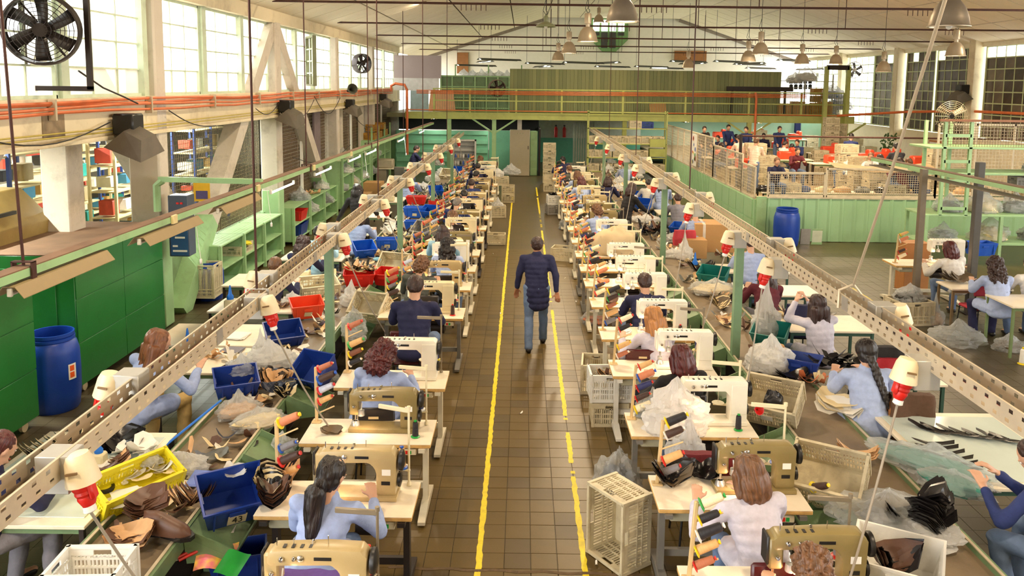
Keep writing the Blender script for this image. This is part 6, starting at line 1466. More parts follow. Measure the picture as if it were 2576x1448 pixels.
# green rack at right edge
r = thing('storage_rack', 'tall pale green rack with clear bags at the right edge', 'rack', (9.4, 18.6, 0))
for z in (.5, 1.17, 2.15, 2.75): link('shelf', MB().cbox(1.8, .5, z, 3.6, 1.0, .05, .006).mesh('shelf', GREEN, smooth=False), r)
for x in (0.05, 1.8, 3.6):
    for y in (0.03, .97): link('upright', MB().bb(x - .035, x + .035, y - .035, y + .035, 0, 1.17 if x < 1 else 1.17).mesh('upright', GREEN, smooth=False), r)
for x in (.35, .95, 3.4): link('upright', MB().bb(x - .035, x + .035, 0, .07, 1.17, 3.35).mesh('upright', GREEN, smooth=False), r); link('upright', MB().bb(x - .035, x + .035, .9, .97, 1.17, 3.35).mesh('upright', GREEN, smooth=False), r)
for z in (1.3, 1.95, 2.4, 3.0): link('rung', MB().bb(.35, .95, 0, .05, z, z + .07).mesh('rung', GREEN, smooth=False), r)
m_ = link('wire_mesh', wiremesh(3.4, .6, .06, .004, mat=M('rack_mesh', (110, 84, 50), .6)), r, (.3, .02, 2.78)); m_['kind'] = 'stuff'
link('top_rail', MB().bb(.2, 3.6, -.02, .04, 3.36, 3.41).mesh('top_rail', M('rail_rust', (140, 92, 60), .6), smooth=False), r)
for k, (x, z, s) in enumerate(((10.2, 1.2, 1.7), (11.0, 1.2, 2.0), (11.8, 1.2, 1.8), (12.5, 1.2, 2.0), (10.1, .53, 1.6), (11.2, .53, 2.2), (12.3, .53, 1.8))):
    bag('clear bag of parts on the green rack\'s %s shelf, %s from left' % ('middle' if z > 1 else 'lower', ORD[k % 4].replace('nearest', 'first')), x, 19.1, z, size=s, seed=k + 1, fill=LEA['cream'] if k % 2 else LEA['grey'])
bag('dark grey bag on the rack\'s upper shelf', 12.2, 19.1, 2.18, size=1.5, seed=3, fill=LEA['navy'])
crate('grey wire crate on the green rack\'s upper level', 12.0, 19.2, 1.75, 0, 'grey')
x, y = Z(2035, 610, 0)
r = thing('sheet_panel', 'thin grey metal sheet leaning on the mint partition', 'panel', (7.45, 20.9, 0), (.1, 0, 0)); link('sheet', MB().bb(-.13, .13, 0, .01, 0, .42).mesh('sheet', STEEL, smooth=False), r); link('edge', MB().bb(-.135, -.125, -.004, .014, 0, .42).mesh('edge', DARK, smooth=False), r)
r = thing('sheet_panel', 'pale green framed board leaning beside the metal sheet', 'panel', (7.76, 20.9, 0), (.1, 0, 0)); link('board', MB().bb(-.13, .13, 0, .01, 0, .42).mesh('board', M('board_white', (214, 222, 196), .6), smooth=False), r); link('frame', MB().bb(-.14, .14, -.004, .0, 0, .06).bb(-.14, .14, -.004, 0, .38, .42).mesh('frame', GREEN, smooth=False), r)
r = thing('chart', 'white chart with coloured dots hanging on the mesh screen', 'chart', (6.12, 28.3, 1.28)); link('sheet', MB().bb(-.01, 0, 0, 1.0, 0, 1.12).mesh('sheet', PAPER, smooth=False), r)
for q in range(14): link('coloured_dot', MB().lathe([(.01, -.016), (rnd(.05, .09), -.016), (.05, -.011)], 10, at=(0, rnd(.12, .9), rnd(.12, 1.0)), R=Matrix.Rotation(PI / 2, 3, 'Y')).mesh('coloured_dot', [RED, CONE['green'], CR['royal'], CR['orange'], CONE['yellow']][q % 5]), r)
o = link('awning_cloth', MB().grid(lambda u, v: (8.3 + 2.7 * u, 21.3 + .6 * v, 2.0 + .1 * v - .12 * math.sin(PI * u)), 14, 6).mesh('awning_cloth', M('canvas_beige', (176, 150, 110), .8)), None); tag(o, 'beige canvas sheet spread over the front mesh screen', 'cloth')
# ================================================================ PENDANT LAMPS
for lab, px, py, d, dia, kind, on in (('largest lit aluminium bell lamp above the middle aisle', 1565, 54, 10.9, .42, 'bell', 1), ('second aluminium bell lamp left of the largest one', 1478, 104, 17.2, .42, 'bell', 1), ('smaller aluminium bell lamp left of the green window', 1431, 133, 22.5, .42, 'bell', 1),
        ('smallest bell lamp at the left of the lamp row', 1404, 151, 28, .42, 'bell', 1), ('flat green enamel lamp with bare bulb', 1373, 68, 17.5, .43, 'flat', 0), ('bell lamp hanging over the mezzanine boards', 1913, 136, 21.5, .42, 'bell', 1), ('dim grey bell lamp behind the tie rods, right', 1882, 154, 22.5, .40, 'bell', 0),
        ('bell lamp right of the dim grey one', 2017, 160, 24.5, .42, 'bell', 1), ('bell lamp over the right end of the boards', 2102, 160, 27, .42, 'bell', 1), ('clear-shaded lamp low over the mezzanine rail', 1731, 170, 29, .42, 'bell', 1), ('large unlit aluminium lamp at the top right', 2387, 66, 9.3, .43, 'bell', 0),
        ('bell lamp under the large one by the right windows', 2403, 140, 18.5, .42, 'bell', 1), ('bell lamp in front of the brown mesh windows', 2222, 180, 24, .42, 'bell', 1)):
    x, z = Y(px, py, d); highbay(lab, x, d, z, dia, bool(on), kind)
# roof lamps added behind the camera and over the bays to even the light
for k, (x, y) in enumerate(((-3.2, 7), (2.6, 3.5), (8, 6), (-3.5, 2.0), (7.5, 1.0), (2, -2), (-3, -4), (8, -4), (13, 3), (13, 10), (-3.2, 12.5), (2.8, 14.5), (-3.3, 19), (-3.3, 26), (3, 33), (12.5, 17))):
    if y < 3.9 or (x == -3.2 and y == 7) or (x, y) == (8, 6) or (x, y) == (13, 10):
        highbay('added bell lamp in the roof that evens the light', x, y, 6.3 if y > 5 else 5.4); SC.collection.objects[-1]
        bpy.data.objects[[o.name for o in bpy.data.objects if o.name.startswith('pendant_lamp')][-1]]['group'] = 'added roof lamps that even the light'
    else:
        highbay('added bell lamp in the roof that evens the light', x, y, 6.6)
        [o for o in C.objects if o.name.startswith('pendant_lamp')][-1]['group'] = 'added roof lamps that even the light'
# strip lamps of the upper hall, seen just over the boards
for k, (px, py, d) in enumerate(((1385, 168, 44), (1420, 158, 41), (1500, 168, 46), (1555, 158, 42), (1600, 168, 46), (1690, 155, 41), (1770, 160, 45), (1800, 155, 42), (1850, 162, 45), (1920, 160, 43), (1960, 152, 41), (1150, 165, 45), (1235, 155, 43), (1205, 150, 41), (1325, 160, 44), (2080, 175, 45), (1880, 172, 47), (1640, 172, 47))):
    x, z = Y(px, py, d)
    rr = link('lamp_wire', MB().tube([(x, d, z + .1), (x, d, 8.1)], .008, 4).mesh('lamp_wire', BLACK)); rr.parent = ceil
    fluo('lit strip lamp over the upper hall, %s of a scattered row' % FST[k], x, d, z + .1, 2.6, power=40, rot=-.9 if k % 3 else .3, rm=BLACK, group='strip lamps of the upper hall', w=.4)

# ================================================================ CLUTTER
def P(px, py, z): x, y = Z(px, py, z); return x, y, z
B = .645
def shoe(label, x, y, z, rot=0, col='brown', s=1, sole='black', tilt=0):
    root = thing('leather_shoe', label, 'shoe', (x, y, z), (tilt, 0, rot), scl=s)
    def mk():
        b = MB()
        def fn(u, v):
            # u along, v around
            t = u; a = PI * v; w = .036 + .012 * math.sin(PI * t * .9 + .4); hgt = .105 - .065 * max(0, (t - .32)) / .68 if t > .32 else .105 - .02 * (.32 - t)
            f = math.sqrt(max(0, min(1, (1 - t) / .14))); w *= f * math.sqrt(min(1, t / .08)); hgt *= max(.0, f)
            return (-.13 + .28 * t, w * math.cos(a), .018 + hgt * (math.sin(a) ** .7 if a > 0 else 0))
        b.grid(fn, 16, 12); return b.mesh('upper', LEA['brown'], ang=60)
    link('upper', proto('shoe_up', mk), root, mat=LEA[col])
    link('sole', proto('shoe_sole', lambda: MB().extr([(p[0] * 1.08 + .01, p[1] * 1.0) for p in SOLE], 0, .022, plane='xy').mesh('sole', LEA['black'], smooth=False)), root, mat=LEA[sole])
    link('laces', proto('shoe_lace', lambda: [b := MB(), [b.tube([(-.01 + k * .02, -.022, .104 - k * .008), (-.005 + k * .02, .022, .104 - k * .008)], .003, 4) for k in range(5)], b][2].mesh('laces', LEA['tan'])), root)
    return root
def glue(label, x, y, z, s=1, jar=True):
    root = thing('glue_bottle', label, 'glue bottle', (x, y, z), scl=s)
    if jar: link('jar', proto('gjar', lambda: MB().cbox(0, 0, .05, .11, .11, .1, .015).mesh('jar', M('cloudy_jar', (220, 208, 170), .4))), root)
    zz = .1 if jar else 0
    link('nozzle', proto(('gnoz', jar), lambda: MB().lathe([(.035, zz), (.036, zz + .03), (.02, zz + .055), (.008, zz + .14), (.004, zz + .15)], 12).mesh('nozzle', M('bright_blue_plastic', (20, 110, 214), .35))), root)
    return root
# ---- left bench, near to far
crate('white slotted crate at the bottom edge on the left bench', *P(232, 1500, .7), 0.05, 'white', size=(.45, .34, .26))
shoe('brown lace-up shoe with stitched sides on the left bench end', *P(418, 1345, .70), -.25, 'brown', 1.45)
pile('dark brown stitched boot shafts stacked behind the brown shoe', *P(365, 1290, .80), .9, n=9, col='brown', poly=VAMP, size=1.5, fan=.12, bend=1.6, step=.012)
pile('dark brown stitched shafts lying left of the brown shoe', *P(325, 1375, .68), .3, n=9, col='brown', mix='tan', poly=VAMP, size=1.5, fan=.12, bend=2, step=.010)
o = crate('yellow plastic crate tilted over the edge of the left bench', *P(335, 1235, .72), .95, 'yellow', size=(.66, .30, .20)); o.rotation_euler = (.45, 0, .98)
scatter('white cut linings heaped in the yellow crate', *P(360, 1195, .78), .22, .12, 12, ['white', 'cream'], [SOLE, UPPER], size=.8)
pile('brown tied bundle of leather strips by the yellow crate', *P(258, 1200, .77), .4, n=8, col='brown', poly=STRIP, size=.8, fan=.1, step=.009); pile('second tied brown bundle above the first one', *P(300, 1170, .77), 1.2, n=8, col='brown', mix='tan', poly=STRIP, size=.7, fan=.1, step=.009)
o = link('tape_roll', MB().lathe([(.055, 0), (.08, 0), (.08, .03), (.055, .03), (.055, 0)], 20, close=False).mesh('tape_roll', BLACK), None, P(262, 1232, .76)); tag(o, 'black tape roll next to the tied brown bundle', 'tape roll')
papers('white papers and linings on the glass-covered table', *P(230, 1180, .76), n=5); papers('newspaper sheets under the yellow crate', *P(300, 1250, .755), n=5, rot=.5)
bag('milky crumpled bag on the bench right of the yellow crate', *P(470, 1180, .68), size=.85, seed=3, kind='milky', knot=.2, r=(.22, .16, .12)); bag('clear bag on the yellow crate rim', *P(375, 1165, .85), size=.5, seed=5, kind='milky')
o = link('box_lid', MB().cbox(0, 0, .008, .2, .2, .016, .008).bb(-.085, .085, -.085, .085, .014, .018).mesh('box_lid', CR['lblue']), None, P(505, 1205, .70), (.25, 0, -.1)); tag(o, 'translucent lilac-blue square lid on the bench', 'lid')
pile('wavy brown leather pieces standing in a row on the left bench', *P(462, 1275, .67), .1, n=14, col='brown', mix='tan', poly=STRIP, size=.85, fan=.02, step=.004, lean=1.4, bend=3)
pile('cream insoles beside the wavy brown pieces', *P(405, 1275, .67), 1, n=4, col='tan', mix='cream', poly=SOLE, size=1.0, fan=.3)
pile('grey-green soles on the left bench above the bags', *P(540, 1150, .67), .8, n=3, col='grey', poly=SOLE, size=.9, fan=.5)
papers('white paper sheets beside the blue lid', *P(440, 1230, .67), n=4)
papers('sheet hanging below the numbered blue bin', *P(555, 1320, .55), n=2)
r = bin_('navy bin with a taped label reading 43 leaning on the left chute', *P(585, 1275, .68), .55, tiltx=.45, col='blue', size=(.50, .40, .24), card=False)
lbm = MB(); lbm.add([(-.075, -.195, .05), (.07, -.190, .045), (.075, -.203, .16), (-.07, -.205, .165)], [(0, 1, 2, 3)]); link('paper_label', lbm.mesh('paper_label', M('yellowed_label', (214, 200, 160)), smooth=False), r)
def text(s, parent, loc, rot, size, mat):
    c = bpy.data.curves.new('writing', 'FONT'); c.body = s; c.size = size; c.align_x = 'CENTER'; c.align_y = 'CENTER'; c.extrude = .0006
    t = bpy.data.objects.new('writing', c); C.objects.link(t); me = bpy.data.meshes.new_from_object(t.evaluated_get(bpy.context.evaluated_depsgraph_get())); bpy.data.objects.remove(t); return link('writing', me, parent, loc, rot, mat=mat)
text('43', r, (0, -.2075, .108), (math.radians(90 - 5), 0, 0), .085, BLACK)
pile('fanned black and cream uppers standing in the numbered bin', *P(625, 1235, .86), .5, n=12, col='black', mix='cream', poly=VAMP, size=1.0, fan=.5, bend=3, step=.008); pile('white linings on top of the numbered bin', *P(600, 1195, .9), .2, n=5, col='white', poly=UPPER, size=.8, fan=.4)
pile('dark brown stitched shoe uppers stacked on the left corner of the second left table', *P(690, 1268, .79), .2, n=10, col='brown', mix='black', poly=UPPER, size=1.1, fan=.12, bend=3.2, step=.012)
pile('black stitched uppers with tan lining beside the ponytailed woman', *P(718, 1215, .79), 1.3, n=9, col='black', mix='tan', poly=UPPER, size=1.15, fan=.2, bend=3.4, step=.011)
scatter('colourful pink and yellow magazine page under the left chute', *P(540, 1400, .45), .1, .1, 3, ['orange', 'cream'], [SOLE]) if 0 else None
o = link('magazine', MB().grid(lambda u, v: ((u - .5) * .3, (v - .5) * .24, .02 * math.sin(u * 6) + .01), 8, 3).mesh('magazine', M('magazine_print', (236, 90, 150), .4, sc=14, two=(240, 210, 60))), None, P(545, 1400, .5), (.3, 0, .2)); tag(o, 'pink and yellow printed plastic packet at the bottom edge', 'packet')
o = link('packet', MB().grid(lambda u, v: ((u - .5) * .2, (v - .5) * .2, .01 * math.sin(u * 6) + .01), 6, 3).mesh('packet', M('green_packet', (40, 160, 60), .4, sc=10)), None, P(585, 1418, .52), (.4, 0, -.3)); tag(o, 'bright green packet beside the pink one', 'packet')
r = thing('scissors', 'red-handled tool on the left chute at the bottom edge', 'tool', P(450, 1415, .5), (0, 0, .6))
link('handle', MB().tube([(0, 0, .02), (.14, .0, .05), (.2, .03, .06)], .012, 6).tube([(0, .04, .02), (.15, .05, .05), (.2, .1, .05)], .012, 6).mesh('handle', RED), r); link('blade', MB().cbox(-.06, .02, .02, .12, .03, .01, .003).mesh('blade', STEEL), r)
bin_('navy bin on the floor under the second left table', *P(600, 1440, .1), .3, col='blue', card=False)
bag('clear bag of tan pieces with a knot lying on the left bench', *P(600, 1045, .66), .5, size=1.0, seed=1, fill=LEA['tan'], r=(.22, .14, .13), knot=1.0); bag('clear bag with pale pieces along the left bench edge', *P(650, 1070, .66), .6, size=1.0, seed=4, fill=LEA['cream'], r=(.27, .13, .11))
bag('large milky plastic bag on the left bench beside the tray', *P(675, 925, .68), .3, size=1.25, seed=2, kind='milky', r=(.26, .2, .14)); bag('upright tuft of clear plastic on the left bench', *P(650, 905, .72), 0, size=.85, seed=6, kind='milky', knot=1.2, r=(.15, .13, .2))
pile('black and cream boot uppers in a ring on the left bench', *P(690, 975, .67), .2, n=12, col='black', mix='tan', poly=UPPER, size=1.35, fan=.3, bend=2.8, step=.010, jit=.06); pile('black leather quarters with pale edges on the left bench', *P(720, 1000, .67), 1, n=10, col='black', mix='cream', poly=VAMP, size=1.15, fan=.25, bend=3, step=.01)
pile('grey-blue leather pieces in the middle of the boot upper ring', *P(690, 985, .74), 0, n=5, col='navy', poly=VAMP, size=1.1, fan=.3, bend=3)
o = link('blue_rod', MB().tube([(-3.3, 7.1, .72), (-3.12, 8.1, .78)], .012, 6).mesh('blue_rod', M('bright_blue_plastic', (20, 110, 214)))); tag(o, 'bright blue rod leaning on the left bench edge', 'rod')
bin_('navy bin with torn label on the outer side of the left bench', *P(575, 985, .66), .45, tiltx=.35, col='blue', size=(.46, .34, .24)); bag('clear plastic stuffed into the torn-label bin', *P(560, 935, .82), size=.8, seed=2)
bin_('navy bin with spools tilted toward the aisle, by the green post', *P(800, 950, .70), -.45, tiltx=.62, col='blue', size=(.44, .40, .24))
bin_('blue bin leaning over the outer edge of the left bench', *P(710, 860, .66), .5, tiltx=.5, col='blue', size=(.48, .34, .24)); bin_('orange-red bin with label on the white table edge', *P(770, 790, .70), .45, tiltx=.25, col='orange', size=(.46, .32, .22))
bin_('red bin full of paper patterns on the left bench', *P(905, 712, .67), .15, tiltx=.2, col='red', size=(.52, .36, .24), card=False); scatter('cream and black patterns piled in the red bin', *P(910, 680, .9), .2, .12, 12, ['cream', 'tan', 'black'], [UPPER, SOLE], size=1.1)
bin_('smaller red bin right of the paper-filled one', *P(980, 710, .67), -.3, tiltx=.2, col='red', size=(.34, .34, .22), card=False)
bin_('navy bin at the outer edge behind the red bins', *P(905, 640, .68), .5, tiltx=.45, col='royal', size=(.42, .34, .24), card=False); bin_('navy bin holding white papers behind the red bins', *P(975, 625, .67), .1, col='royal', size=(.46, .34, .22))
bin_('wide navy bin by the first far green post', *P(1045, 545, .66), 0, col='royal', size=(.58, .38, .26)); bin_('red bin behind the wide navy bin', *P(1048, 512, .70), 0, col='red', size=(.56, .36, .22), card=False); bin_('tilted navy bin right of the wide one', *P(1085, 545, .68), -.4, tiltx=.4, col='royal', size=(.42, .34, .26), card=False)
bin_('red bin near the second far post', *P(1098, 525, .68), -.3, col='red', size=(.34, .34, .24), card=False); bin_('small navy bin with pale label in front of the wide bin', *P(1040, 575, .66), 0, col='royal', size=(.4, .26, .2)); bin_('navy bin far along the left bench', *P(1150, 437, .68), -.3, tiltx=.4, col='royal', size=(.42, .34, .24), card=False)
bin_('navy bin farther back beside the third post', *P(1095, 490, .68), .3, tiltx=.4, col='royal', size=(.42, .34, .24), card=False)
for lab, px, py, rt, tx, sz in (('cream crate tipped toward the aisle behind the broad man', 940, 785, -.35, .75, (.52, .36, .27)), ('cream crate tipped toward the aisle behind the grey sweater', 1000, 675, -.35, .8, (.56, .36, .26)), ('cream crate tipped on the bench far left', 1130, 445, -.4, .7, (.5, .36, .26))):
    o = crate(lab, *P(px, py, .70), rt, 'cream', size=sz); o.rotation_euler = (tx, 0, rt)
o = crate('grey crate tipped on the left bench by the tall rack', *P(1072, 590, .70), -.5, 'grey', size=(.5, .36, .26)); o.rotation_euler = (.6, 0, -.5)
o = crate('old cream box with open front beside the left post', *P(800, 735, .68), .5, 'cream', size=(.6, .36, .22)); o.rotation_euler = (.3, 0, .5)
bag('clear bag on the bench by the tipped cream crate', *P(885, 765, .66), 0, size=1.0, seed=3, kind='milky', knot=1.0, r=(.17, .15, .17)); bag('clear film bag hung on the chute beside the man\'s chair', *P(900, 840, .62), 0, size=1.1, seed=4, r=(.16, .12, .2))
pile('white stitched uppers on the bench beside the left post', *P(835, 790, .66), 0, n=4, col='white', mix='black', poly=UPPER, size=1.1, fan=.3, bend=2.5)
pile('black leather pieces on the bench behind the red bins', *P(890, 668, .67), .4, n=7, col='black', poly=UPPER, size=1.3, fan=.4, jit=.05); scatter('small dark scraps along the left bench edge', *P(830, 700, .67), .3, .4, 14, ['black', 'cream', 'brown'], [STRIP, SOLE], size=.9)
o = link('cyan_cloth', blob(5, (.09, .07, .05), 16, 10).mesh('cyan_cloth', M('cyan_cloth', (120, 170, 190), .8)), None, P(950, 655, .66)); tag(o, 'small crumpled cyan cloth on the left bench', 'cloth')
pile('white finger-shaped linings fanned by the first far post', *P(982, 590, .67), 0, n=12, col='white', poly=STRIP, size=1.0, fan=1.6, bend=4, step=.012)
for k, (px, py, c) in enumerate(((1020, 600, 'navy'), (1060, 620, 'black'), (990, 640, 'navy'), (1100, 560, 'cream'), (1130, 520, 'black'), (1150, 480, 'white'), (1165, 450, 'cream'), (1120, 500, 'grey'), (1090, 620, 'tan'), (1030, 650, 'black'), (1175, 430, 'white'), (1110, 470, 'black'))):
    scatter('%s leather scraps on the left bench, %s heap from the red bins' % (c, ORD[k]), *P(px, py, .67), .22, .25, 10, [c, 'black' if k % 2 else 'cream'], [UPPER, STRIP, SOLE], size=1.1)
for k, (px, py, s) in enumerate(((1085, 455, 1.2), (1110, 440, 1.1), (1060, 480, 1.2), (1100, 415, 1.3))): bag('clear bag far along the left bench, %s one' % ORD[k], *P(px, py, .67), size=s, seed=k + 2, kind='milky')
# ---- left outer tables
pile('black leather pieces piled on the glass-covered table', *P(300, 1128, .75), .5, n=12, col='black', poly=UPPER, size=1.5, fan=.25, bend=2, jit=.06); pile('fan of black strips behind the left tray', *P(95, 1150, .75), .7, n=16, col='black', mix='cream', poly=STRIP, size=1.1, fan=.15, bend=2, step=.004, lean=2.6)
scatter('white paper linings beside the black leather pile', *P(350, 1130, .78), .16, .1, 7, ['white'], [SOLE, UPPER], size=1.5); glue('cloudy glue jar on the glass-covered table', *P(250, 1165, .75), 1.0)
scatter('tan and cream scraps on the table with the hammer', *P(545, 890, .75), .22, .2, 12, ['tan', 'cream', 'white'], [SOLE, STRIP], size=.9); r = thing('hammer', 'small wooden-handled hammer on the white table', 'hammer', P(565, 925, .75), (0, 0, -.3)); link('handle', MB().tube([(0, 0, .015), (.2, 0, .015)], .011, 8).mesh('handle', WOOD), r); link('head', MB().cbox(0, 0, .018, .03, .1, .03, .005).mesh('head', DARK), r)
papers('grey book and papers at the far corner of the hammer table', *P(585, 880, .75), n=4, w=.24, h=.2, mat=CLO['mgrey']); scatter('white scraps along the table by the left tray', *P(600, 905, .75), .15, .18, 9, ['white', 'cream'], [STRIP, SOLE])
glue('blue nozzle standing on the second white table', *P(472, 862, .75), 1.3, jar=False); papers('printed paper strips on the second white table', *P(510, 845, .75), n=5); papers('stack of white cards right of the blue nozzle', *P(600, 845, .75), n=7)
glue('glue jar with blue nozzle at the corner of the third white table', *P(580, 775, .75), 1.4); scatter('tan soles and cut pieces on the third white table', *P(690, 770, .75), .2, .12, 12, ['tan', 'brown', 'white'], [SOLE, UPPER], size=.9); bag('milky plastic on the third white table', *P(735, 765, .75), size=.8, seed=1, kind='milky')
glue('glue jar with blue nozzle beside the curly-haired woman', *P(768, 700, .75), 1.5); glue('glue jar behind the post near the navy bins', *P(985, 505, .75), 1.5); glue('big cloudy glue jar with blue lid near the cut leather', *P(872, 625, .75), 1.7); papers('long white cards on the folding table', *P(740, 700, .75), n=4)
for k, (px, py) in enumerate(((830, 625), (935, 560), (960, 500), (1040, 480), (930, 530))): scatter('white and dark cuttings on an outer left table, %s heap' % ORD[k], *P(px, py, .75), .3, .15, 10, ['white', 'black', 'cream'], [SOLE, STRIP])
# ---- aisle floor crates
for lab, px, py, z, rt, c, sz in (('cream crate on the floor at the left edge of the aisle', 1246, 612, 0, 0, 'cream', (.5, .36, .26)), ('lower cream crate by the left tables farther back', 1252, 545, 0, .1, 'cream', (.46, .36, .36)), ('cream crate stacked beside the yellow line, left', 1278, 508, 0, 0, 'cream', (.42, .36, .3)), ('second level cream crate beside the yellow line, left', 1278, 508, .3, 0, 'cream', (.42, .36, .3)), ('top cream crate beside the yellow line, left', 1262, 508, .6, .1, 'cream', (.44, .36, .3)),
        ('dusty cream crate on the floor at the right table feet', 1418, 652, 0, -.25, 'cream', (.52, .40, .30)), ('grey crate under the white one, right of the aisle', 1395, 537, 0, .2, 'grey', (.52, .4, .3)), ('white crate with black shoes on the grey crate', 1396, 537, .31, .1, 'white', (.5, .38, .3)), ('lower cream crate of the stack at the far right row', 1384, 480, 0, 0, 'cream', (.5, .4, .3)), ('upper cream crate of the stack at the far right row', 1384, 480, .31, 0, 'cream', (.5, .4, .3))):
    x, y = Z(px, py, 0); crate(lab, x, y, z, rt, c, size=sz)
for k in range(6): crate('cream crate in the tall stack by the dark door, %s from the floor' % (['lowest', 'second', 'third', 'fourth', 'fifth', 'topmost'][k]), 1.12, 33.6, .28 * k, rnd(-.05, .05), 'cream', size=(.5, .4, .27))
x, y = 0, 0; o = crate('big dusty cream crate standing on its side at the aisle', x, y, .02, .6, 'cream', size=(.62, .44, .34)); o.rotation_euler = Euler((0, -PI / 2, .62)); o.location = (1.03, 6.95, .36)
o.location = (*Z(1590, 1388, .0), .33)
crate('cream crate with dark cords behind the white crate, aisle edge', *Z(1497, 975, 0), 0, -.1, 'cream', size=(.36, .5, .4)); crate('lower slotted crate under the white one near the aisle', *Z(1530, 1058, 0), 0, 0, 'cream', size=(.42, .36, .30)); crate('white crate full of scraps near the aisle', *Z(1530, 1058, 0), .31, .03, 'white', size=(.48, .38, .34))
x, y = Z(1530, 1058, 0); scatter('brown scraps filling the white aisle crate', x, y, .55, .14, .12, 12, ['tan', 'brown', 'olive'], [UPPER, SOLE], size=.9, h=.06); scatter('black shoes uppers in the white crate by the aisle', *Z(1396, 537, 0), .58, .14, .1, 8, ['black'], [UPPER], size=1.2, h=.08)
bag('clear bag of navy cloth standing by the tipped crate', *Z(1552, 1240, 0), 0, .3, size=1.15, seed=1, fill=LEA['navy'], r=(.2, .18, .26), knot=.3); bag('clear bag on the floor under the fifth right table', *Z(1500, 812, 0), 0, .3, size=1.1, seed=4, r=(.24, .18, .14), fill=LEA['orange']); bag('second clear bag right of it under the table', *Z(1540, 780, 0), 0, 0, size=1.1, seed=3, r=(.2, .18, .2))
bag('grey plastic bag leaning on the right tables farther back', *Z(1432, 575, 0), 0, .2, size=1.2, seed=5, fill=LEA['navy'], r=(.24, .2, .2)); bag('clear bag over the left crate stack', *Z(1278, 508, 0), .88, .2, size=1.2, seed=6, kind='milky'); bag('pink-white bag in the left aisle crate', *Z(1252, 545, 0), .3, 0, size=.9, seed=2, kind='milky', knot=1.2); bag('crumpled clear bags heaped by the grey cabinet', *Z(1285, 455, 0), .3, 0, size=1.8, seed=1, kind='milky')
# ---- right row tables and bench
bag('large pinkish clear bag on the third right table, front corner', *P(1700, 1080, .79), .1, size=1.35, seed=3, kind='milky', r=(.24, .17, .2)); bag('clear bag with grey pieces at the corner of the third right table', *P(1640, 1045, .79), .1, size=1.0, seed=5, fill=LEA['grey'], r=(.17, .14, .16)); bag('loose clear film on the machine of the third right table', *P(1690, 985, .85), .1, size=.9, seed=1, kind='milky', r=(.22, .12, .12))
bag('clear crumpled bag hanging below the third right table', *P(1725, 1190, .45), .1, size=1.2, seed=2, kind='milky', r=(.16, .12, .24))
pile('olive and black boot shafts lying on the second right table', *P(1690, 1215, .79), .2, n=9, col='olive', mix='black', poly=UPPER, size=1.5, fan=.15, bend=2.5, step=.01); pile('black shoe parts right of the olive shafts', *P(1765, 1195, .79), -.4, n=8, col='black', poly=VAMP, size=1.5, fan=.25, bend=3)
o = link('foam_pad', MB().cbox(0, 0, .02, .3, .16, .04, .01).mesh('foam_pad', M('orange_board', (226, 112, 52), .5)), None, (1.62, 4.9, .79)); tag(o, 'orange board on the nearest right table', 'board')
for lab, px, py, z, rt, tx, c, sz in (('cream crate with red funnel tilted over the right chute', 1945, 1030, .70, -.55, .55, 'cream', (.56, .42, .28)), ('cream crate with yellow spool tilted over the right chute, nearer', 2085, 1225, .70, -.55, .55, 'cream', (.58, .44, .28))):
    o = crate(lab, *P(px, py, z), rt, c, size=sz, paper=True); o.rotation_euler = (tx, .0, rt)
bin_('big dusty white bin with shafts at the bottom right', *P(2255, 1462, .70), -.5, tiltx=.15, col='white', size=(.56, .44, .26), card=False); pile('dark leather shafts rolled inside the dusty white bin', *P(2240, 1440, .8), .2, n=8, col='brown', mix='black', poly=VAMP, size=1.5, fan=.2, bend=4, step=.012)
o = link('funnel', MB().lathe([(.01, 0), (.012, .05), (.05, .09), (.055, .09)], 14, close=False).mesh('funnel', RED), None, P(1898, 1030, .82), (1.2, 0, .3)); tag(o, 'red plastic funnel inside the tilted cream crate', 'funnel')
o = link('black_bag', blob(3, (.1, .08, .1), 20, 12).mesh('black_bag', M('black_film', (36, 36, 40), .3)), None, P(1945, 1015, .84)); tag(o, 'black plastic bag inside the tilted cream crate', 'plastic bag')
spool('brown spool with yellow flange in the nearer tilted crate', *P(2045, 1225, .80), (1.0, .4, .3), 'dark brown', 'yellow', 1.1)
bag('big clear bag with papers on the right bench end', *P(2225, 1320, .66), .2, size=1.6, seed=1, r=(.26, .2, .1)); bag('milky film under the black leather stack', *P(2300, 1350, .66), .2, size=1.3, seed=6, kind='milky', r=(.26, .2, .07))
pile('tall stack of glossy black boot pieces on the right bench', *P(2345, 1340, .70), .6, n=18, col='black', poly=UPPER, size=1.6, fan=.06, bend=2.4, step=.012, jit=.02); pile('curved glossy black shafts left of the tall stack', *P(2280, 1330, .70), -.2, n=9, col='black', poly=VAMP, size=1.5, fan=.06, bend=2.6, step=.012); pile('upper black boot quarters crowning the stack', *P(2350, 1290, .82), 1.1, n=9, col='black', poly=VAMP, size=1.6, fan=.06, bend=2.6, step=.012)
pile('rolled tan leather sheets on the right bench', *P(2155, 1165, .67), -.3, n=10, col='tan', poly=STRIP, size=1.2, fan=.08, bend=1.6, step=.009); pile('loose tan ends beside the rolled sheets', *P(2150, 1195, .67), 1.0, n=8, col='cream', poly=STRIP, size=.8, fan=.3, bend=1.5)
bag('long clear sheet bag lined with teal on the outer rail', *P(2330, 1180, .70), -.75, size=1.25, seed=2, r=(.42, .15, .1), fill=M('teal_lining', (60, 140, 124), .5)); bag('second teal-lined bag nearer the navy sweater', *P(2400, 1260, .70), -.75, size=1.0, seed=4, r=(.3, .15, .1), fill=M('teal_lining', (60, 140, 124)))
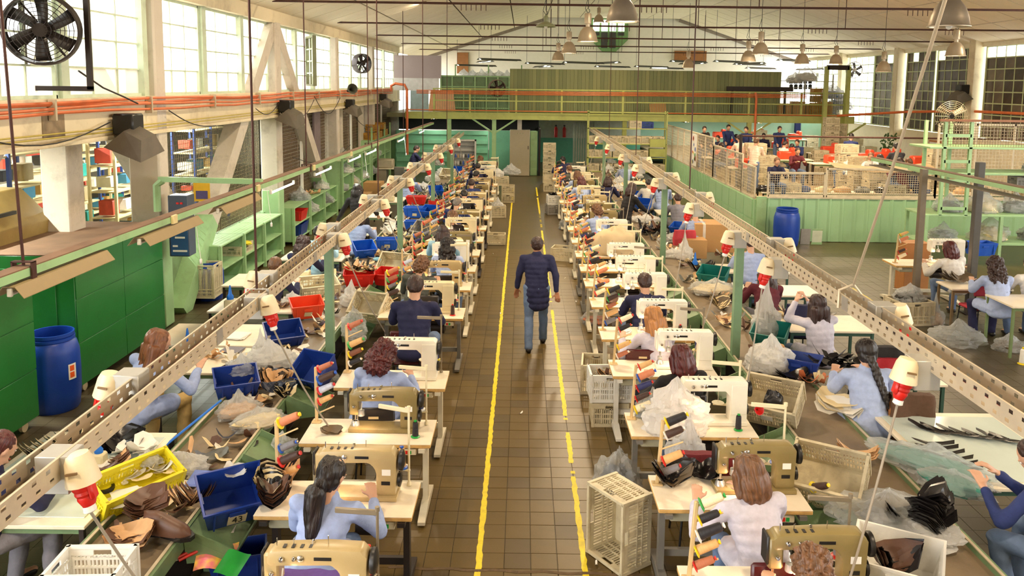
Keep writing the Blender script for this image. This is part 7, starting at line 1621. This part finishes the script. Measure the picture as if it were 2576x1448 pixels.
bag('tall white plastic bag on the bench right of the tray post', *P(1925, 845, .70), 0, size=1.25, seed=3, kind='milky', r=(.16, .14, .26), knot=1.2, fill=LEA['grey']); bag('large round clear bag below the tall white one', *P(1935, 925, .68), .3, size=1.35, seed=5, kind='milky', r=(.21, .19, .17), fill=LEA['white'])
pile('black folded leather pads under the round bag', *P(1990, 955, .66), .1, n=8, col='black', poly=SOLE, size=1.4, fan=.1); bin_('teal crate leaning by the black coat chair', *P(1975, 860, .68), -.55, tiltx=.4, col='teal', size=(.46, .34, .24), card=True)
scatter('black boots and straps heaped before the braided woman', *P(2085, 915, .76), .3, .14, 20, ['black'], [UPPER, VAMP, STRIP], size=1.5, h=.1); bin_('navy bin under the black boots', *P(2040, 935, .66), -.5, col='blue', size=(.5, .36, .2), card=False)
spool('yellow reel lying on the bench beside the braided woman', *P(2098, 960, .70), (1.3, 0, .5), 'gold', 'yellow', 1.2); pile('white padded lining on the outer rail of the right bench', *P(2135, 1030, .72), -.6, n=3, col='white', poly=VAMP, size=2.2, fan=.3, bend=1.5); pile('cream felt piece over the white lining', *P(2140, 1015, .76), -.4, n=3, col='cream', poly=UPPER, size=2.0, fan=.4, bend=1.2)
scatter('orange and brown scraps at the bench edge by the braid', *P(2060, 960, .69), .22, .1, 10, ['orange', 'brown', 'cream'], [STRIP, SOLE], size=.9); glue('blue handled tool on the outer rail near the brown jacket', *P(2195, 1045, .72), 1.0, jar=False)
bag('clear bag of striped shoe parts on the right bench', *P(1795, 735, .67), .2, size=1.5, seed=1, r=(.27, .18, .09), fill=LEA['cream']); pile('tied grey shoe uppers behind the tray post', *P(1810, 775, .68), .3, n=10, col='olive', mix='cream', poly=UPPER, size=1.3, fan=.3, bend=3, step=.01); pile('beige insoles on the bench near the post', *P(1830, 810, .67), .2, n=6, col='tan', mix='cream', poly=SOLE, size=1.4, fan=.35)
pile('black long pieces on the bench by the taped carton', *P(1760, 685, .68), .3, n=9, col='black', poly=STRIP, size=1.6, fan=.2, bend=2, jit=.05); bag('white plastic bag standing on the bench by the taped carton', *P(1722, 650, .68), 0, size=1.0, seed=3, kind='milky', knot=1.3, r=(.16, .14, .2)); bag('crumpled clear bag left of the white standing bag', *P(1690, 645, .67), 0, size=1.0, seed=4, kind='milky', r=(.18, .14, .1))
glue('blue nozzle between the white bag and black pieces', *P(1748, 665, .68), 1.6, jar=False); bin_('teal bin behind the long black pieces', *P(1840, 710, .68), -.5, tiltx=.3, col='teal', size=(.5, .36, .24), card=False); bin_('navy bin with torn label before the white-vested worker', *P(1655, 525, .68), -.5, tiltx=.4, col='royal', size=(.46, .36, .24)); bin_('second navy bin beside the torn-label one', *P(1633, 505, .68), -.5, tiltx=.4, col='royal', size=(.46, .36, .24)); bin_('navy bin right of the tray post with cuttings', *P(1700, 585, .68), -.5, tiltx=.2, col='royal', size=(.5, .4, .2), card=False)
scatter('black leather heap on the right bench in front of the post', *P(1640, 580, .69), .3, .45, 34, ['black', 'black', 'brown', 'navy'], [UPPER, VAMP, STRIP], size=1.5, h=.14); bag('flat clear bag before the black leather heap', *P(1625, 555, .68), .1, size=1.4, seed=2, kind='milky', r=(.26, .2, .07)); bag('clear bag before the taped carton, low', *P(1735, 605, .68), .1, size=1.3, seed=6, r=(.26, .2, .08))
for k, (px, py, c) in enumerate(((1600, 520, 'white'), (1575, 470, 'cream'), (1560, 440, 'white'), (1545, 425, 'grey'), (1610, 455, 'cream'), (1640, 500, 'black'), (1540, 410, 'white'), (1585, 440, 'cream'), (1560, 490, 'grey'))):
    scatter('%s cuttings far along the right bench, %s heap' % (c, ORD[k]), *P(px, py, .68), .28, .3, 12, [c, 'white' if k % 2 else 'brown'], [UPPER, STRIP, SOLE], size=1.2)
    bag('clear bag far along the right bench, %s one' % ORD[k], *P(px - 8, py - 8, .68), size=1.15, seed=k, kind='milky')
for k, (px, py) in enumerate(((2060, 790), (1990, 790), (1900, 740), (1830, 645), (1640, 470), (1700, 500), (1600, 420))): scatter('cut pieces on an outer right table, %s heap' % ORD[k], *P(px, py, .76), .25, .15, 10, ['cream', 'black', 'brown', 'white'], [UPPER, STRIP])
for k in range(13):
    if k < 7: px, py, rt = 2335 + k * 36, 1082 + k * 5, -.75
    else: px, py, rt = 2345 + (k - 7) * 14, 1118 + (k - 7) * 13, -.05
    x, y = Z(px, py, .75)
    r = pile('black curved leather strip on the lower right glass table, %s of the %s row' % (FST[k if k < 7 else k - 7], 'back' if k < 7 else 'front'), x, y, .757, rt, n=1, col='black', poly=STRIP, size=1.4, fan=0, bend=.5, group='black strips on the glass table', name='leather_strip')
o = link('cloth_cover', blob(2, (.42, .22, .34), 30, 18, crump=.1, flat=.6).mesh('cloth_cover', M('beige_canvas', (206, 184, 146), .85, var=.06)), None, (*Z(1545, 640, .78), .78)); tag(o, 'beige cloth draped over a sewing machine in the right row', 'cloth')
for k, (px, py) in enumerate(((1420, 700), (1240, 640), (1450, 760), (1350, 500), (1260, 790), (1310, 1040), (1500, 1420), (1440, 480))):
    o = link('litter_scrap', sheet(SOLE, 1.5).mesh('litter_scrap', PAPER), None, (*Z(px, py, 0), .006), rnd(0, 6), scl=.25); tag(o, 'tiny white scrap lying on the aisle floor', 'litter', 'scraps on the aisle floor')

# ================================================================ BACK OF THE HALL
r = thing('steel_cabinet', 'tall beige two-door steel cabinet at the end of the aisle', 'cabinet', (-.13, 36.0, 0))
link('body', MB().cbox(0, .2, 1.03, .9, .4, 2.06, .01).mesh('body', M('beige_steel', (196, 184, 156), .45, var=.03)), r)
for z0, z1 in ((.03, .93), (.95, 2.03)): link('door', MB().bb(-.44, .44, -.015, 0, z0, z1).mesh('door', M('beige_steel', (196, 184, 156)), smooth=False), r)
link('handle', MB().bb(.36, .39, -.03, -.015, 1.2, 1.35).mesh('handle', BLACK, smooth=False), r); link('indicator_lamp', MB().bb(-.12, -.1, -.02, -.01, 1.9, 1.92).bb(.0, .02, -.02, -.01, 1.9, 1.92).bb(.12, .14, -.02, -.01, 1.9, 1.92).mesh('indicator_lamp', CONE['green'], smooth=False), r)
r = thing('locker', 'pale green slatted locker right of the beige cabinet', 'locker', (.5, 36.2, 0)); link('body', MB().cbox(0, .2, 1.0, .32, .4, 2.0, .01).mesh('body', GREEN), r)
for k in range(6): link('drawer_front', MB().bb(-.15, .15, -.02, 0, .05 + k * .32, .33 + k * .32).mesh('drawer_front', GREEN, smooth=False), r)
r = thing('support_duct', 'grey vertical duct above the beige cabinet', 'duct', (-.15, 36.1, 2.06)); link('duct', MB().bb(-.1, .1, 0, .2, 0, .55).mesh('duct', STEEL, smooth=False), r)
r = thing('display_cabinet', 'glass-fronted display cabinet full of small jars', 'cabinet', (Z(1196, 405, 0)[0], 34.5, 0)); 
link('frame', MB().bb(-.5, -.44, 0, .3, 0, 1.7).bb(.44, .5, 0, .3, 0, 1.7).bb(-.5, .5, 0, .3, 1.64, 1.7).bb(-.5, .5, 0, .3, 0, .3).bb(-.5, .5, .28, .3, 0, 1.7).mesh('frame', M('cabinet_grey', (206, 206, 200), .4), smooth=False), r)
for z in (.6, .9, 1.2, 1.45): link('shelf', MB().bb(-.44, .44, .02, .28, z, z + .015).mesh('shelf', STEEL, smooth=False), r)
for q in range(24): link('jar', MB().lathe([(.03, 0), (.035, .1), (.02, .13), (.02, .16)], 8, at=(-.38 + (q % 8) * .11, .12, (.32, .62, .92)[q // 8])).mesh('jar', [BLACK, CR['royal'], LEA['tan'], STEEL, CONE['white']][q % 5]), r)
r = thing('storage_rack', 'yellow-green rack of cream crates under the mezzanine', 'rack', (2.66, 33, 0))
for z in (.58, 1.15, 1.72, 2.35, 3.0): link('shelf', MB().bb(0, 3.24, 0, .5, z - .04, z).mesh('shelf', GREEN_Y, smooth=False), r)
for x in (0, 3.2):
    for y in (0, .46): link('upright', MB().bb(x, x + .05, y, y + .05, 0, 3.05).mesh('upright', GREEN_Y, smooth=False), r)
for z in (.9, 1.3): 
    link('drawer', MB().bb(2.55, 3.18, -.04, .4, z + .3, z + .62).mesh('drawer', GREEN_Y, smooth=False), r)
lv = ['bottom', 'second', 'third', 'fourth', 'top']
for li, (z, xs) in enumerate(((.58, (.25, .8, 1.35, 1.9, 2.5, 2.95)), (1.15, (.25, .75, 1.3, 1.75, 2.25)), (1.72, (.3, .95, 1.45, 1.95, 2.45, 2.9)), (2.35, (1.95,)))):
    for q, dx in enumerate(xs): crate('cream crate on the %s shelf of the yellow-green rack, %s from the left' % (lv[li], ORD[q].replace('nearest', 'first')), 2.66 + dx, 33.25, z, 0, 'cream', size=(.46, .4, .30), group='crates on the rack under the mezzanine')
crate('navy crate on the fourth shelf of the yellow-green rack', 5.1, 33.25, 2.35, 0, 'blue', size=(.46, .4, .26))
crate('low cream crates before the rack, left', *Z(1440, 425, 0), 0, 0, 'cream'); crate('low cream crate before the rack, right', *Z(1500, 430, 0), .3, 0, 'cream')
for k, px in enumerate((1398, 1419)):
    x, z = Y(px, 345, 42.4); r = thing('fire_extinguisher', 'red fire extinguisher on the pale wall, %s one' % ('left' if k == 0 else 'right'), 'fire extinguisher', (x, 42.3, 1.35)); link('cylinder', MB().lathe([(.08, 0), (.09, .03), (.09, .45), (.03, .55)], 12).mesh('cylinder', RED), r); link('valve', MB().cbox(0, 0, .6, .1, .05, .08, .01).mesh('valve', BLACK), r)
r = thing('office_desk', 'grey desk and copier in the far left corner', 'desk', (-5.0, 31.5, 0)); link('desk_top', MB().cbox(0, 0, .76, 1.4, .7, .04, .01).mesh('desk_top', LAM), r); link('desk_side', MB().cbox(-.5, 0, .38, .4, .6, .74, .01).mesh('desk_side', M('desk_grey', (150, 140, 120), .5)), r); link('copier', MB().cbox(-.35, 0, .95, .6, .5, .34, .04).mesh('copier', M('copier_beige', (176, 166, 142), .5)), r); link('second_side', MB().cbox(.55, 0, .38, .1, .6, .74, .01).mesh('second_side', M('desk_grey', (150, 140, 120))), r)
o = link('office_chair', MB().cbox(0, 0, .7, .4, .06, .4, .03).cbox(0, -.2, .46, .42, .42, .06, .02).mesh('office_chair', M('grey_fabric', (110, 108, 100), .8))); o.location = (-4.7, 30.6, .0); tag(o, 'grey swivel chair before the copier', 'chair'); link('gas_column', MB().tube([(0, -.2, .44), (0, -.2, .05)], .03, 8).box(0, -.2, .03, .5, .06, .05).box(0, -.2, .03, .06, .5, .05).mesh('gas_column', BLACK), o)
# things on the mezzanine
o = link('cardboard_sheet', MB().box(0, 0, 0, .75, .02, .42).mesh('cardboard_sheet', CARD, smooth=False), None, (Y(1655, 262, 35.8)[0], 35.8, 3.12), (0, -.12, .15)); tag(o, 'brown cardboard sheet leaning on the mezzanine floor', 'cardboard')
r = thing('steel_beam', 'dark brown steel channel lying on the mezzanine boards', 'beam', (10.4, 36.7, 4.0)); link('bar', MB().bb(-1.2, 1.8, 0, .1, -.1, .1).mesh('bar', DARK, smooth=False), r); link('prop', MB().bb(-1, -.9, .02, .08, -1.15, -.1).bb(1.4, 1.5, .02, .08, -1.15, -.1).mesh('prop', DARK, smooth=False), r)
r = thing('goods_hoist', 'yellow-green upright frame at the right end of the mezzanine', 'frame', (Y(2075, 300, 34.6)[0], 34.6, 0)); w_ = Y(2130, 300, 34.6)[0] - Y(2075, 300, 34.6)[0]
for x in (0, w_): link('upright', MB().bb(x - .08, x + .08, 0, .16, 0, 5.0).mesh('upright', GREEN_Y, smooth=False), r)
link('lintel', MB().bb(0, w_, 0, .16, 4.85, 5.05).mesh('lintel', DARK, smooth=False), r)
for k, (px, py, s) in enumerate(((2095, 235, 2.6), (2110, 262, 2.8), (2085, 275, 2.2), (2030, 190, 2.6), (2000, 195, 2.0))):
    x, z = Y(px, py, 38); bag('heaped %s plastic bags on the mezzanine, %s one' % ('blue and white' if k < 3 else 'white', ORD[k]), x, 38, z - .25, size=s, seed=k, kind='milky', fill=CR['royal'] if k < 3 else LEA['white'])
for k in range(10):
    x, z = Y(1990 + (k % 5) * 12, 218 - (k // 5) * 14, 38); o = link('canister', MB().lathe([(.08, 0), (.09, .02), (.09, .2), (.04, .24)], 10).mesh('canister', M('dark_canister', (60, 66, 62), .5)), None, (x, 38, z - .12)); tag(o, 'dark canister in the double row on the mezzanine', 'canister', 'canisters on the mezzanine')
r = thing('storage_rack', 'rack carrying the canisters on the mezzanine', 'rack', (12.2, 38, 2.8)); 
for z in (.5, 1.0, 1.3, 1.6): link('shelf', MB().bb(-.4, 2.2, -.2, .4, z - .03, z).mesh('shelf', STEEL, smooth=False), r)
for x in (-.4, .9, 2.2): link('upright', MB().bb(x - .03, x + .03, -.2, -.14, 0, 1.9).mesh('upright', STEEL, smooth=False), r)
for k in range(4): box_open('brown carton on the mezzanine deck, %s one' % ORD[k], 11.9 + k * .62, 37.0, 2.8, .55, .5, .55 + .1 * (k % 2), CARD, tape=False)
for k in range(4): crate('dark wire crate stacked at the right end of the mezzanine, %s one' % ORD[k], 13.2, 36.3, 2.8 + k * .32, 0, 'amber', size=(.6, .4, .3))
for k in range(6): bag('white plastic bundle on racks behind the green boards, %s one' % ORD[k], -2.9 + k * .42, 39.5, 4.35, size=1.6, seed=k, kind='milky')
r = thing('storage_rack', 'pale rack with white bundles behind the green panels', 'rack', (-3.3, 39.4, 2.8)); link('shelf', MB().bb(0, 3.2, -.3, .3, 1.48, 1.52).mesh('shelf', GREEN, smooth=False), r)
for x in (0, 1.6, 3.2): link('upright', MB().bb(x - .03, x + .03, -.03, .03, 0, 2.2).mesh('upright', GREEN, smooth=False), r)
# orange conduits bending round the mezzanine corner
o = link('conduit', MB().tube([(-5.7, 35.0, 3.7), (-5.7, 35.0, 3.95), (-5.5, 34.85, 4.05), (-5.1, 34.85, 4.0), (-5.0, 34.85, 3.8), (-5.0, 34.85, 1.0)], .06, 8).mesh('conduit', ORANGE)); tag(o, 'thick orange conduit bending down at the mezzanine corner', 'conduit')
o = link('conduit', MB().tube([(-5.0, 34.82, 2.95), (4, 34.82, 2.93), (13.5, 34.82, 2.9)], .022, 6).mesh('conduit', ORANGE)); tag(o, 'orange conduit along the mezzanine edge beam', 'conduit')
o = link('conduit', MB().tube([(9.95, 34.8, 3.85), (10.0, 34.8, 3.6), (10.0, 34.8, 1.6)], .05, 8).mesh('conduit', ORANGE)); tag(o, 'orange conduit dropping beside the right mezzanine post', 'conduit')
o = link('conduit', MB().tube([(13.5, 34.8, 2.9), (15.5, 33, 3.15), (16.4, 30, 3.3), (16.4, 24, 3.35)], .05, 8).mesh('conduit', ORANGE)); tag(o, 'orange conduit running along the right windows', 'conduit')
# ---- raised room behind the mint partition
tops = struct('platform', MB().bb(6.3, 16.6, 21.42, 44, .80, .88), M('platform_deck', (150, 128, 92), .6), smooth=False)
OC = CR['orange']; RT2 = []
for k, (px, py) in enumerate(((1780, 395), (1870, 420), (1990, 400), (2090, 410), (2170, 405), (1850, 365), (1950, 372), (2080, 385), (2200, 402), (2300, 412), (1900, 345), (1990, 350), (1800, 345), (2250, 400))):
    x, y = Z(px, py, 1.6); x = max(x, 7.1); RT2.append((x, y)); work_table('pale table in the raised room, %s from the mesh' % ORD[k], x - .7, x + .7, y - .3, y + .3, h=.72); 
    [o for o in C.objects if o.name.startswith('work_table') and o.parent is None][-1].location.z = .88
for k, (px, py, c) in enumerate(((1772, 385, 0), (1745, 370, 0), (1965, 385, 1), (2005, 395, 1), (2080, 412, 1), (2140, 400, 1), (1995, 358, 1), (2225, 400, 1), (1982, 335, 1), (1850, 333, 1), (1795, 345, 1), (2060, 330, 1), (2045, 345, 1), (2180, 368, 0))):
    x, y = RT2[k]; o = link('machine_cover', MB().cbox(0, 0, .12, .62, .36, .3, .04).cbox(.2, 0, .3, .2, .34, .2, .04).mesh('machine_cover', OC)); o.location = (x + rnd(-.2, .2), y, .88 + .72); tag(o, 'orange-red machine cover on the raised room\'s %s table spot' % FST[k], 'machine cover', 'orange covers in the raised room')
for k, (px, py, n) in enumerate(((1930, 385, 4), (1965, 375, 3), (2025, 382, 2), (2060, 415, 3), (2085, 400, 7), (2105, 395, 6), (2120, 375, 3), (1910, 368, 4), (2040, 365, 3), (2150, 375, 3), (2185, 380, 2), (1950, 400, 2), (2090, 370, 5))):
    x, y = Z(px, py + 18, .9)
    for q in range(n): crate('cream crate, %s level of the %s stack among the raised room workers' % (FST[q], FST[k]), x, y, .88 + q * .29, rnd(-.05, .05), 'cream', size=(.52, .4, .28), group='crates in the raised room')
for k in range(26):
    x = 6.7 + (k % 13) * .55; z = 1.2 + .04; o = link('leather_bundle', blob(k % 5, (.22, .15, .12), 16, 10).mesh('leather_bundle', [LEA['grey'], LEA['tan'], LEA['cream'], M('blue_cloth_b', (60, 80, 120), .8), LEA['olive'], LEA['black']][(k * 5) % 6]), None, (x, 21.75 + (k // 13) * .5, .9 + .32 * (k // 13))); tag(o, '%s bundle behind the front mesh screen, %s from left in the %s layer' % (['grey', 'tan', 'cream', 'blue', 'olive', 'black'][(k * 5) % 6], FST[k % 13], 'lower' if k < 13 else 'upper'), 'bundle', 'bundles behind the front mesh')
work_table('low shelf table behind the front mesh screen', 6.6, 13.6, 22.0, 22.6, h=.4); [o for o in C.objects if o.name.startswith('work_table') and o.parent is None][-1].location.z = .82
r = thing('notice_board', 'wooden framed paper board on the ivory right wall', 'board', (16.5, 32.2, 1.6)); link('frame', MB().bb(-.03, .05, -.5, .5, -.35, .45).mesh('frame', M('frame_wood', (190, 120, 60), .5), smooth=False), r); link('sheet', MB().bb(-.05, -.02, -.42, .42, -.28, .38).mesh('sheet', PAPER, smooth=False), r)
r = thing('potted_plant', 'leafy climbing plant on the wall of the raised room', 'plant', (15.6, 34.5, .88)); link('pot', MB().lathe([(.12, 0), (.16, .3), (.14, .3)], 12).mesh('pot', LEA['brown']), r)
lf = MB()
for q in range(60): a = rnd(0, 6.28); rr = rnd(.05, .4); lf.box(rr * math.cos(a), rr * math.sin(a) * .4, rnd(.3, 1.3), .12, .02, .07, Euler((rnd(-1, 1), rnd(-1, 1), a)).to_matrix())
o = link('foliage', lf.mesh('foliage', M('leaf_green', (80, 110, 60), .6), smooth=False), r); o['kind'] = 'stuff'
o = link('hanging_coat', MB().cbox(0, 0, 0, .35, .12, .75, .08).mesh('hanging_coat', CLO['smocknavy'])); o.location = (Y(2008, 318, 43.7)[0], 43.8, 2.0); tag(o, 'dark blue coat hanging on the far aqua wall', 'coat')
for k in range(9): fluo('lit strip lamp below the mezzanine deck', 7.2 + (k % 3) * 3.2, 35.5 + (k // 3) * 2.6, 2.6, 1.3, power=34, group='strip lamps under the mezzanine')
for k in range(3): fluo('lit strip lamp below the left mezzanine deck', -4 + k * 2.6, 36.0, 2.58, 1.3, power=16, group='strip lamps under the mezzanine, left')
# railings and cables across the right side
o = link('cable_bar', MB().tube([(6.6, 24.4, 2.62), (16.4, 24.2, 2.62)], .03, 6).mesh('cable_bar', RUST)); tag(o, 'dark horizontal cable bar across the right side', 'bar')
r = thing('steel_post', 'dark round post carrying the cable bar', 'post', (6.6, 24.4, 0)); link('shaft', MB().tube([(0, 0, .88), (0, 0, 2.66)], .05, 8).mesh('shaft', DARK), r)

# ---- more clutter on benches, chutes and tables
for k in range(16):
    y = 6.0 + k * 1.25
    scatter('mixed leather scraps strewn on the left bench top, %s patch' % ORD[k], -2.9 + rnd(-.1, .1), y, .645, .26, .5, 14, ['black', 'cream', 'brown', 'white', 'tan', 'navy'], [UPPER, VAMP, STRIP, SOLE], size=.95)
    if k < 15: scatter('mixed leather scraps strewn on the right bench top, %s patch' % ORD[k], 3.15 + rnd(-.1, .1), 10.2 + k * 1.3, .645, .26, .5, 14, ['black', 'cream', 'brown', 'white', 'tan', 'grey'], [UPPER, VAMP, STRIP, SOLE], size=1.0)
for k, (y, kd, c) in enumerate(((7.5, 'milky', None), (9.3, 'clear', 'grey'), (10.9, 'milky', 'white'), (12.4, 'clear', 'tan'), (15.4, 'milky', None), (18.6, 'clear', 'black'), (21.5, 'milky', 'white'))):
    bag('plastic bag resting on the left chutes, %s from the camera' % ORD[k], -2.3, y, .52, size=.8, seed=k, kind=kd, fill=c and LEA[c], r=(.17, .15, .13))
for k in range(12):
    y = 22.3 + (k % 4) * 1.1; x = 7.4 + (k // 4) * 2.9
    for q in range(2 + k % 4): crate('cream crate, %s level of the %s stack near the raised room\'s front screen' % (FST[q], FST[k]), x, y, .88 + q * .29, rnd(-.08, .08), 'cream', size=(.56, .42, .28), group='crates in the raised room')
for k, (px, py, c) in enumerate(((1390, 430, 'navy'), (1452, 500, 'grey'), (1440, 560, 'brown'))): pile('%s pieces on a far right table corner, %s' % (c, ORD[k]), *P(px + 40, py, .79), n=5, col=c, size=1.1)

# small goods that the sight line put just past an edge are moved onto the nearest table or bench
for o in list(C.objects):
    if o.parent or o.name.split('.')[0] not in ('storage_bin', 'glue_bottle', 'leather_pile', 'leather_scraps', 'plastic_bag', 'paper_sheets', 'hammer'): continue
    x, y, z = o.location
    if not .6 < z < .98: continue
    best = None
    for a, b, c, d, h in SURF:
        if z < h - .06 or z > h + .35: continue
        nx, ny = min(max(x, a + .06), b - .06), min(max(y, c + .06), d - .06); q = math.hypot(nx - x, ny - y)
        if best is None or q < best[0]: best = (q, nx, ny)
    if best and 0 < best[0] < .6: o.location = (best[1], best[2], z)
